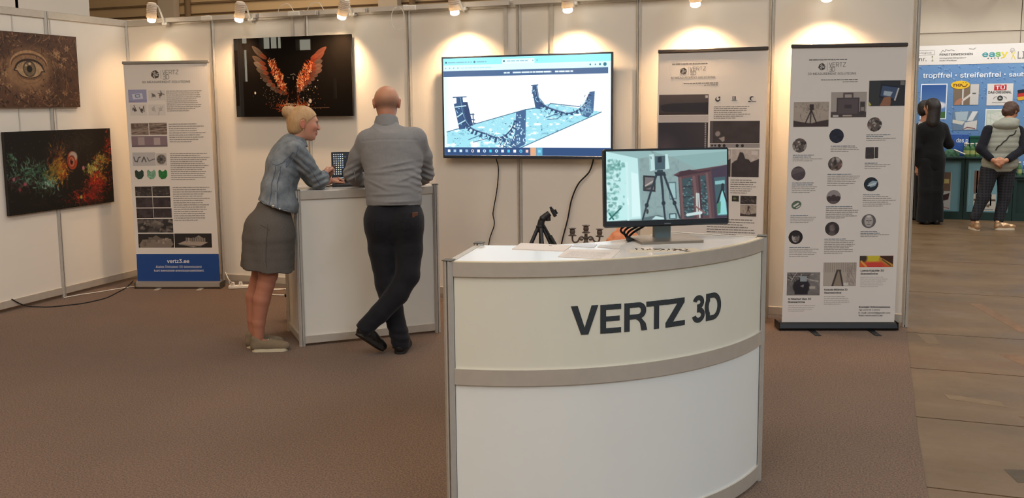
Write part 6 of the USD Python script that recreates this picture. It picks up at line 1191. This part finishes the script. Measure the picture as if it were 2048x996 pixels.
for pts in ([(0, 0), (.02, .03), (.05, .01), (.06, .04), (.10, .02)], [(.10, .02), (.13, .035), (.17, .02)], [(.36, .04), (.42, .035), (.44, .05)]): obj('sketch_line', upright(prism(sg.LineString(pts).buffer(.003), 0, .0006), 7.785-X0, yb, 2.325), GREYINK, bk)
def sky_(f, r, q): f.on(np.clip(f.V/q, 0, 1), (120, 170, 220)); f.A[:] = np.array((52, 92, 160))+(f.V/q)[..., None]*np.array((60, 60, 40)); [f.ell(r.uniform(.1, .9), q*r.uniform(.5, .7), .2, .08, (222, 226, 232), .8) for _ in range(8)]; f.poly([(0, .85*q), (1, .8*q), (1, q), (0, q)], (70, 110, 60))
def wipe(f, r, q): f.A[:] = (128, 112, 96); f.rect(.66, 0, 1, q, (206, 204, 200)); f.rect(.34, 0, .4, q, (214, 212, 208)); f.poly([(.34, .75*q), (.75, .38*q), (.80, .46*q), (.38, .84*q)], (216, 212, 206)); f.poly([(.02, q), (.12, .78*q), (.3, .66*q), (.38, .74*q), (.26, q)], (178, 128, 104)); f.rect(.74, .42*q, .88, .48*q, (90, 90, 90))
def cloths(f, r, q): f.A[:] = (112, 136, 160); f.poly([(.08, .04*q), (.62, .0), (.56, .5*q), (.14, .48*q)], (176, 196, 206)); f.poly([(.78, .0), (1, 0), (.8, .5*q), (.58, .52*q)], (224, 226, 226)); f.poly([(0, .44*q), (.5, .54*q), (.4, .72*q), (0, .62*q)], (216, 214, 200)); f.poly([(.44, .98*q), (.5, .6*q), (.98, .48*q), (.96, .96*q)], (216, 214, 208)); f.line([(.44, .96*q), (.6, .86*q), (.9, .92*q)], .018, (120, 60, 60))
def orig(f, r, q): f.A[:] = (224, 222, 218)
def garden(f, r, q): f.A[:] = (196, 208, 196); f.poly([(.04, .2*q), (.8, .05*q), (1, .1*q), (1, q), (.04, q)], (220, 224, 214)); [f.line([(r.random(), r.uniform(.1, .8)*q), (r.random(), r.uniform(.1, .9)*q)], .01, (150, 180, 150), op=.6) for _ in range(8)]
for i, (fn, b) in enumerate(((sky_, (7.557, 1.391, 7.875, 1.869)), (wipe, (7.972, 1.577, 8.295, 1.87)), (cloths, (7.974, 1.221, 8.297, 1.488)), (orig, (8.397, 1.567, 8.723, 1.872)), (garden, (8.404, 1.224, 8.70, 1.502)))):
    x0, z0, x1, z1 = b; 
    if i in (0, 4): obj('picture_border', bx(x0-X0-.014, x1-X0+.014, -.003, -.001, z0-.014, z1+.014), SLO, bk)
    f = Field(x1-x0, z1-z0, 60); fn(f, random.Random(i), f.q); f.place('printed_picture', bk, PRINT, x0-X0, -.0036, z1)
RED = mat('seal_red', (196, 40, 44), rough=.5)
obj('seal', bx(8.485-X0, 8.639-X0, yb, yb+.001, 1.778, 1.856), RED, bk); obj('lettering', upright(text('TÜ', .05, .12, True), 8.50-X0, yb-.0008, 1.79), SLO, bk); st('DAS ORIGINAL', 8.414, 1.735, .032, .292, BLACKINK, True)
obj('round_seal', upright(prism(sg.Point(0, 0).buffer(.036), 0, .0006), 8.565-X0, yb, 1.668), mat('seal_dark', (58, 58, 54), rough=.5), bk); obj('lettering', upright(text('AA', .022, .034, True), 8.548-X0, yb-.0008, 1.657), SLO, bk)
for sx in (-1, 1): obj('swoosh', upright(prism(sg.LineString([(sx*.045, .025), (sx*.075, .01), (sx*.08, -.01)]).buffer(.003), 0, .0006), 8.565-X0, yb, 1.668), GREYINK, bk)
st('ORIGINAL', 8.47, 1.602, .014, .19, GREYINK)
obj('neu_badge', upright(prism(shapely.affinity.scale(sg.Point(0, 0).buffer(1, 32), .122, .058), 0, .001), 8.053-X0, yb, 1.862), mat('badge_yellow', (240, 196, 40), rough=.5), bk); obj('lettering', upright(text('ne', .05, .10, True), 7.965-X0, yb-.001, 1.840), mat('badge_ink', (120, 76, 30), rough=.5), bk)
obj('smile_mark', upright(cat_([prism(sg.LineString([(.035*math.sin(a), -.035*math.cos(a)) for a in np.linspace(-1.5, 1.5, 12)]).buffer(.006), 0, .0006), prism(sg.Point(-.016, .02).buffer(.006), 0, .0006), prism(sg.Point(.018, .02).buffer(.006), 0, .0006)]), 8.105-X0, yb-.001, 1.872), mat('badge_ink', (120, 76, 30), rough=.5), bk)
for k, c_ in enumerate(((30, 28, 44), (196, 50, 44), (226, 170, 50))): obj('flag_stripe', upright(prism([(8.777-X0, 1.775-.048*k), (8.95-X0, 1.80-.048*k), (8.95-X0, 1.752-.048*k), (8.787-X0, 1.727-.048*k)], 0, .0006), 0, yb, 0), mat('flag_%d' % k, c_, rough=.5), bk)
# stand counters
GRNF = mat('counter_green', (20, 52, 48), rough=.5); LBL = mat('counter_print', (120, 166, 178), rough=.5)
CLAB = ('dark green framed stand counter behind the black-clad visitors', 'dark green framed stand counter behind the vest wearer', 'dark green stand counter at the far end of the blue stand')
for i, (x0, x1, z1) in enumerate(((7.30, 8.098, .875), (8.104, 8.70, .875), (8.706, 9.6, .62))):
    t = thing('stand_counter', CLAB[i], 'counter', (x0, 7.05, -.006), 0, 'green-framed stand counters'); w = x1-x0
    obj('frame', cat_([bx(0, .04, 0, .04, 0, z1-.03), bx(w-.04, w, 0, .04, 0, z1-.03), bx(.04, w-.04, 0, .04, 0, .11), bx(.04, w-.04, 0, .04, z1-.06, z1-.03)]), GRNF, t)
    obj('body', bx(0, w, .04, .42, 0, z1-.03), GRNF, t); obj('counter_board', bx(-.002, w+.002, -.02, .43, z1-.03, z1, .005), GRNF, t)
    if i < 2:
        obj('front_print', bx(.04, w-.04, .030, .039, .11, z1-.06), LBL, t)
        for k in range(7 if i else 5): obj('print_streak', bx(.06+.09*k, .075+.09*k, .0285, .0298, .2+.04*(k % 3), .7), mat('print_pale', (140, 184, 192), rough=.5), t)
        pics = ((7.801-x0, .128, 7.94-x0, .658, 0), ) if i == 0 else ((8.226-x0, .37, 8.345-x0, .684, 1), (8.227-x0, .129, 8.504-x0, .36, 2))
        for a, z0, b, z2, kd in pics:
            f = Field(b-a, z2-z0, 36)
            if kd == 0: f.A[:] = (196, 196, 190); f.rect(.05, 0, .95, f.q*.5, (120, 96, 80)); f.rect(.3, .18*f.q, .8, .3*f.q, (206, 190, 120)); f.poly([(.1, .62*f.q), (.9, .55*f.q), (.8, .72*f.q), (.3, .76*f.q)], (70, 50, 50)); f.line([(0, .9*f.q), (.9, .96*f.q)], .03, (150, 70, 70))
            elif kd == 1: f.A[:] = (120, 96, 86); f.ell(.6, .7*f.q, .4, .3, (170, 120, 96), .4)
            else: f.A[:] = (206, 202, 190); f.rect(.02, .3*f.q, .98, .42*f.q, (90, 70, 60)); f.poly([(.5, .7*f.q), (.8, .55*f.q), (.7, .8*f.q)], (110, 96, 80)); f.rect(.1, .9*f.q, .9, .95*f.q, (120, 130, 140))
            f.place('counter_picture', t, PRINT, a, .0285, z2)
BOT = usdkit.material(stage, '/World/Looks/bottle_green', {'p': ('principled_bsdf', dict(base_color=tuple(lin((130, 178, 120))), roughness=.15, transmission_weight=.6, ior=1.35))}, [], surface='p.BSDF')
bprof = [(0, 0), (.03, 0), (.032, .006), (.032, .10), (.026, .125), (.012, .145), (.011, .165), (0, .166)]
BL = ('green spray bottle nearest the black-clad visitors', 'second green spray bottle on the stand counter, next to the nearest', 'green spray bottle closest to the vest wearer', 'green spray bottle at the rear of the stand counter row', 'green bottle low on the far stand counter', 'second green bottle on the far stand counter')
for i, (x, y, z) in enumerate(((8.135, 7.16, .869), (8.195, 7.15, .869), (8.26, 7.17, .869), (8.125, 7.232, .869), (8.78, 7.15, .614), (8.86, 7.2, .614))):
    t = thing('bottle', BL[i], 'bottle', (x, y, z+.0005), 0, 'green bottles on the stand'); obj('flask', lathe(bprof, 18), BOT, t, smooth=40); obj('trigger', cat_([bx(-.03, .016, -.008, .008, .166, .186, .003), bx(-.026, -.016, -.004, .004, .14, .168)]), WHITEP, t)
    obj('label_wrap', lathe([(.0323, .03), (.0323, .085)], 18), mat('bottle_label', (176, 190, 120), rough=.5), t, smooth=True)
t = thing('tub', 'dark green tub standing at the back of the stand counter', 'tub', (8.30, 7.365, .8695)); obj('tub_wall', cat_([bx(-.13, .13, -.09, .09, 0, .006), bx(-.13, .13, -.09, -.084, .006, .27), bx(-.13, .13, .084, .09, .006, .27), bx(-.13, -.124, -.084, .084, .006, .27), bx(.124, .13, -.084, .084, .006, .27)]), mat('tub_green', (24, 92, 76), rough=.5), t); obj('rim', cat_([bx(-.14, .14, -.1, -.09, .255, .275), bx(-.14, .14, .09, .1, .255, .275)]), mat('tub_green', (24, 92, 76), rough=.5), t)
t = thing('display_box', 'blue drop-printed box with white lettering on the stand counter', 'box', (8.06, 7.30, .8695)); obj('carton', bx(-.13, .10, -.03, .1, 0, .30, .003), mat('carton_blue', (52, 96, 176), rough=.5, var=.3, vscale=50.), t); obj('lettering', upright(text('das p', .058, .15, True), -.06, -.0305, .19), SLO, t)
t = thing('cloth_pile', 'crumpled green and white cleaning cloths on the stand counter', 'cloth', (7.93, 7.16, .8695)); g = trimesh.creation.icosphere(3, 1.); v = g.vertices*np.array([.10, .07, .10]); v *= 1+.5*(meshkit.fbm(g.vertices*3, 3, 2)-.5)[:, None]; v[:, 2] = np.maximum(v[:, 2], 0); obj('cloth', trimesh.Trimesh(v, g.faces, process=False), mat('cloth_green', (70, 110, 84), rough=.9), t, smooth=True); obj('wiper_handle', cyl((.03, -.05, .095), (.17, -.08, .03), .010), WHITEP, t, smooth=40)
for i, x in enumerate((7.7, 8.6, 9.5)):  # lamps out of view above the stand, placed to brighten its header
    lm = thing('unseen_stand_lamp', ('unseen white spot lamp placed to light the first end of the blue stand', 'unseen white spot lamp placed to light the middle of the blue stand', 'unseen white spot lamp placed to light the far end of the blue stand')[i], 'lamp', (x, 6.75, 3.02), 0, 'unseen spot lamps above the blue stand')
    obj('housing', T(lathe([(0, .12), (.045, .12), (.05, .0), (.045, .0), (.04, .1), (0, .105)], 20), rx=38), HOUS, lm, smooth=40); obj('arm', cat_([cyl((0, -.07, .10), (0, .2, .16), .012), cyl((0, .2, .16), (0, .95, .16), .012)]), ALU, lm)
    s = UsdLux.SphereLight.Define(stage, str(lm.GetPath())+'/glow'); s.CreateRadiusAttr(.035); s.CreateColorAttr((1.0, .97, .95)); s.CreateIntensityAttr(UNSEEN_STANDSPOT/(.035**2)/4); sh = UsdLux.ShapingAPI.Apply(s.GetPrim()); sh.CreateShapingConeAngleAttr(58.0); sh.CreateShapingConeSoftnessAttr(1.0); s.AddTranslateOp().Set(Gf.Vec3d(0, .01, -.02)); s.AddRotateXYZOp().Set(Gf.Vec3f(34, 0, 0))
# ---------------------------------------------------------------- visitors at that stand
def visitor(label, loc): return thing('person', label, 'person', loc, 20.213)
BK = cloth('coat_black', (22, 22, 24), var=.1, vs=20., bump=.2); BKT = cloth('wide_trousers', (26, 27, 29), var=.1, vs=20., bump=.2); DHAIR = mat('hair_dark', (36, 29, 27), rough=.5, var=.2, vscale=90.)
p1 = visitor('person in a long black coat with one hand raised at the blue stand', (7.667, 6.42, -.006))
hs, ha, he = head_((-.055, .06, 1.565), math.radians(110), 8, .98)
arm = hull_([(.12, .06, 1.27), (.20, .05, 1.06), (.16, .28, 1.20)], [.04, .034, .026])
hd_ = hand((.155, .31, 1.235), (-.1, .5, .85), (.3, -.8, .3), 1, .5); aL2 = hull_([(-.17, .06, 1.27), (-.225, .05, 1.02), (-.20, .08, .80)], [.04, .034, .026]); hL2 = hand((-.20, .085, .775), (.05, .15, -1), (-1, 0, 0), -1, .5)
m = skin(un([un([hs, rc_((-.03, .04, 1.36), (-.05, .05, 1.48), .05, .048), rc_((-.03, .05, .95), (-.03, .05, 1.25), .10, .11)]+arm+aL2+[rc_((-.09, .02, .9), (-.07, .02, .06), .06, .035), rc_((.03, .02, .9), (.03, .02, .06), .06, .035)], .03), hd_, hL2], .012), .008); body('body', p1, m, [], (190, 138, 110), SKIN)
coat = un([rc_((-.03, .05, 1.30), (-.035, .05, .95), .115, .15), el((-.035, .05, 1.22), (.185, .12, .16)), el((-.035, .05, .85), (.185, .14, .26)), rc_((-.14, .05, 1.29), (.08, .05, 1.29), .062, .062)]+hull_([(.11, .06, 1.28), (.195, .05, 1.07), (.16, .27, 1.185)], [.066, .058, .045])+hull_([(-.17, .06, 1.28), (-.222, .05, 1.03), (-.203, .075, .82)], [.066, .058, .045]), .04)
obj('coat', skin(grow(cut(coat, (0, 0, -1), (0, 0, .73)), folds(.006, 8, 5)), .009), BK, p1, smooth=True)
obj('trousers', skin(grow(cut(un(hull_([(-.10, .03, .86), (-.09, .03, .45), (-.10, .03, .03)], [.11, .098, .10])+hull_([(.03, .03, .86), (.03, .03, .45), (.05, .03, .03)], [.11, .098, .10]), .03), (0, 0, -1), (0, 0, .03)), folds(.006, 8, 6)), .009), BKT, p1, smooth=True)
obj('hair', skin(grow(sub(un([he(-.02, 0, .03, .104, .088, .094), rc_(ha(-.06, 0, -.02), (-.06, .0, 1.36), .075, .085)], .04), he(.085, 0, -.03, .07, .1, .09), .01), folds(.004, 30, 7, (1, 1, .3))), .007), DHAIR, p1, smooth=True)
for x in (-.10, .04): sd, d_, u_, L = shoe_sdf((x, -.06, .004), (x+.01, .18, .004)); obj('shoe', skin(sd, .008), LEA, p1, smooth=True)
p0 = visitor('dark-clad person mostly hidden by the wall end, holding a white paper', (7.541, 6.80, -.006))
hs, ha, he = head_((.045, .03, 1.54), math.radians(-10), 5, .98)
pa_ = hull_([(.02, -.16, 1.24), (-.02, -.20, 1.02), (.03, -.18, 1.16)], [.04, .034, .028]); hp = hand((.01, -.19, 1.18), (-.2, .1, .9), (.5, -.8, 0), 1, .9)
m = skin(un([un([hs, rc_((-.0, .03, 1.32), (.03, .03, 1.45), .05, .048), rc_((-.02, .03, .9), (0, .03, 1.2), .10, .11), rc_((-.03, -.04, .85), (-.03, -.04, .06), .06, .035), rc_((-.0, .10, .85), (0, .10, .06), .06, .035)]+pa_, .03), hp], .01), .008); body('body', p0, m, [], (186, 132, 104), SKIN)
obj('coat', skin(grow(cut(un([rc_((0, .03, 1.24), (-.02, .03, .8), .13, .16), rc_((0, -.12, 1.27), (0, .16, 1.27), .06, .06)]+hull_([(.01, -.15, 1.25), (-.02, -.20, 1.03), (.02, -.18, 1.14)], [.06, .052, .045]), .04), (0, 0, -1), (0, 0, .7)), folds(.006, 8, 9)), .009), BK, p0, smooth=True)
obj('trousers', skin(cut(un([rc_((-.03, -.05, .8), (-.03, -.05, .05), .09, .07), rc_((0, .10, .8), (0, .10, .05), .09, .07)], .02), (0, 0, -1), (0, 0, .03)), .009), BKT, p0, smooth=True)
obj('hair', skin(grow(sub(un([he(-.02, 0, .034, .104, .086, .092), he(-.05, 0, -.03, .07, .08, .08)], .03), he(.085, 0, -.03, .08, .12, .085), .01), folds(.004, 30, 8)), .007), DHAIR, p0, smooth=True)
for y in (-.05, .10): sd, d_, u_, L = shoe_sdf((-.08, y, .004), (.15, y, .004)); obj('shoe', skin(sd, .008), LEA, p0, smooth=True)
t = thing('paper', 'white sheet in the hand of the half-hidden visitor', 'paper', (7.493, 6.605, 1.25), 20); obj('page', T(bx(-.06, .06, -.0015, .0015, -.11, .11), (0, 0, 0), ry=18, rx=-12), PAPERW, t)
p2 = visitor('person in a sage quilted vest and dark checked trousers, hands clasped behind', (8.330, 6.014, -.006))
hs, ha, he = head_((.262, .20, 1.50), math.radians(28), 30, .98)
aL3 = hull_([(-.09, .06, 1.27), (-.222, -.02, 1.03), (-.13, -.155, .905)], [.042, .036, .026]); aR3 = hull_([(.30, .06, 1.26), (.285, -.06, 1.01), (.04, -.165, .90)], [.042, .036, .026])
h1 = hand((-.115, -.165, .895), (.75, -.25, -.45), (0, -1, .2), 1, .9); h2 = hand((.02, -.175, .893), (-.92, -.15, -.2), (0, -1, .1), -1, .9)
LgL = hull_([(-.07, .03, .80), (-.13, .02, .42), (-.225, .03, .10)], [.075, .05, .036]); LgR = hull_([(.15, .03, .80), (.14, .02, .42), (.075, .01, .10)], [.075, .05, .036])
m = skin(un([un([hs, rc_((.14, .09, 1.33), (.235, .17, 1.43), .052, .05), rc_((.05, .02, .85), (.11, .06, 1.22), .10, .11)]+aL3+aR3+LgL+LgR, .03), h1, h2], .012), .007); body('body', p2, m, [], (198, 142, 112), SKIN)
SAGE = mat('vest_sage', (156, 158, 146), rough=.7, var=.08, vscale=10.); NAVYK = cloth('knit_navy', (26, 27, 36), var=.1, vs=60.)
vest = un([el((.055, .01, .86), (.225, .145, .18)), el((.08, .03, 1.04), (.220, .145, .22)), el((.105, .055, 1.20), (.215, .135, .16)), rc_((.0, .065, 1.27), (.22, .065, 1.27), .075, .075)], .04); vsd = grow(cut(vest, (0, 0, -1), (0, 0, .75)), lambda P: .005*np.abs(np.sin(P[:, 2]*48))-.003+.005*(meshkit.fbm(P*9, 3, 3)-.5)); vm_ = skin(vsd, .008); obj('vest', vm_, SAGE, p2, smooth=True)
hood = sub(un([el((.10, .0, 1.335), (.16, .10, .075)), el((.17, .05, 1.375), (.12, .10, .06))], .03), el((.20, .12, 1.42), (.11, .10, .07)), .02); obj('hood', skin(grow(hood, folds(.008, 10, 4)), .008), SAGE, p2, smooth=True)
for q in (hull_([(-.085, .06, 1.27), (-.215, -.02, 1.035), (-.145, -.13, .925)], [.066, .056, .046]), hull_([(.295, .06, 1.26), (.282, -.055, 1.02), (.075, -.15, .91)], [.066, .056, .046])): obj('sleeve', skin(grow(un(q, .02), folds(.005, 12, 2)), .008), NAVYK, p2, smooth=True)
sp_ = on_skin(vm_, dense([(.25, -.2, 1.30), (.05, -.2, 1.18), (-.12, -.2, 1.03)], 9), .004); obj('bag_strap', tube(sp_, .007, 8, k=5), mat('strap_dark', (40, 36, 34), rough=.7), p2, smooth=True)
n = {'tc': ('texture_coordinate', {}), 'm': ('mapping', dict(scale=(1., 1., 1.))), 'w1': ('wave_texture', dict(bands_direction='z', scale=9., distortion=0.)), 'w2': ('wave_texture', dict(bands_direction='x', scale=9.)), 'a': ('mix', dict(mix_type='add', fac=1.)), 'r': ('rgb_ramp', {'ramp': [(0., tuple(lin((22, 23, 29)))), (.8, tuple(lin((30, 31, 38)))), (1., tuple(lin((44, 46, 54))))]}), 'p': ('principled_bsdf', dict(roughness=.85))}
TART = usdkit.material(stage, '/World/Looks/tartan', n, [('tc.object', 'w1.vector'), ('tc.object', 'w2.vector'), ('w1.color', 'a.color1'), ('w2.color', 'a.color2'), ('a.color', 'r.fac'), ('r.color', 'p.base_color')], surface='p.BSDF')
obj('trousers', skin(grow(un([el((.05, .02, .80), (.205, .135, .12))]+hull_([(-.06, .025, .76), (-.13, .02, .42), (-.222, .03, .15)], [.11, .076, .056])+hull_([(.15, .025, .76), (.14, .02, .42), (.080, .01, .14)], [.112, .076, .060]), .025), folds(.006, 10, 6)), .008), TART, p2, smooth=True)
obj('hair', skin(grow(sub(un([he(-.012, 0, .034, .110, .092, .098), he(-.05, 0, -.025, .074, .08, .075)], .03), he(.09, 0, -.04, .075, .12, .082), .012), folds(.012, 22, 3)), .007), mat('hair_brown', (84, 58, 46), rough=.55, var=.25, vscale=80.), p2, smooth=True)
for heel, toe, kind in (((-.232, -.09, .002), (-.222, .13, .002), 0), ((.02, -.015, .002), (.255, -.06, .002), 1)):
    sd, d_, u_, L = shoe_sdf(np.array(heel)+np.array([0, 0, .012]), np.array(toe)+np.array([0, 0, .012])); obj('shoe', skin(sd, .007), mat('shoe_gold', (196, 160, 124), rough=.3, metal=.5), p2, smooth=True); obj('sole', sole_mesh(heel, toe, .03), mat('sole_pale', (222, 208, 186), rough=.6), p2)
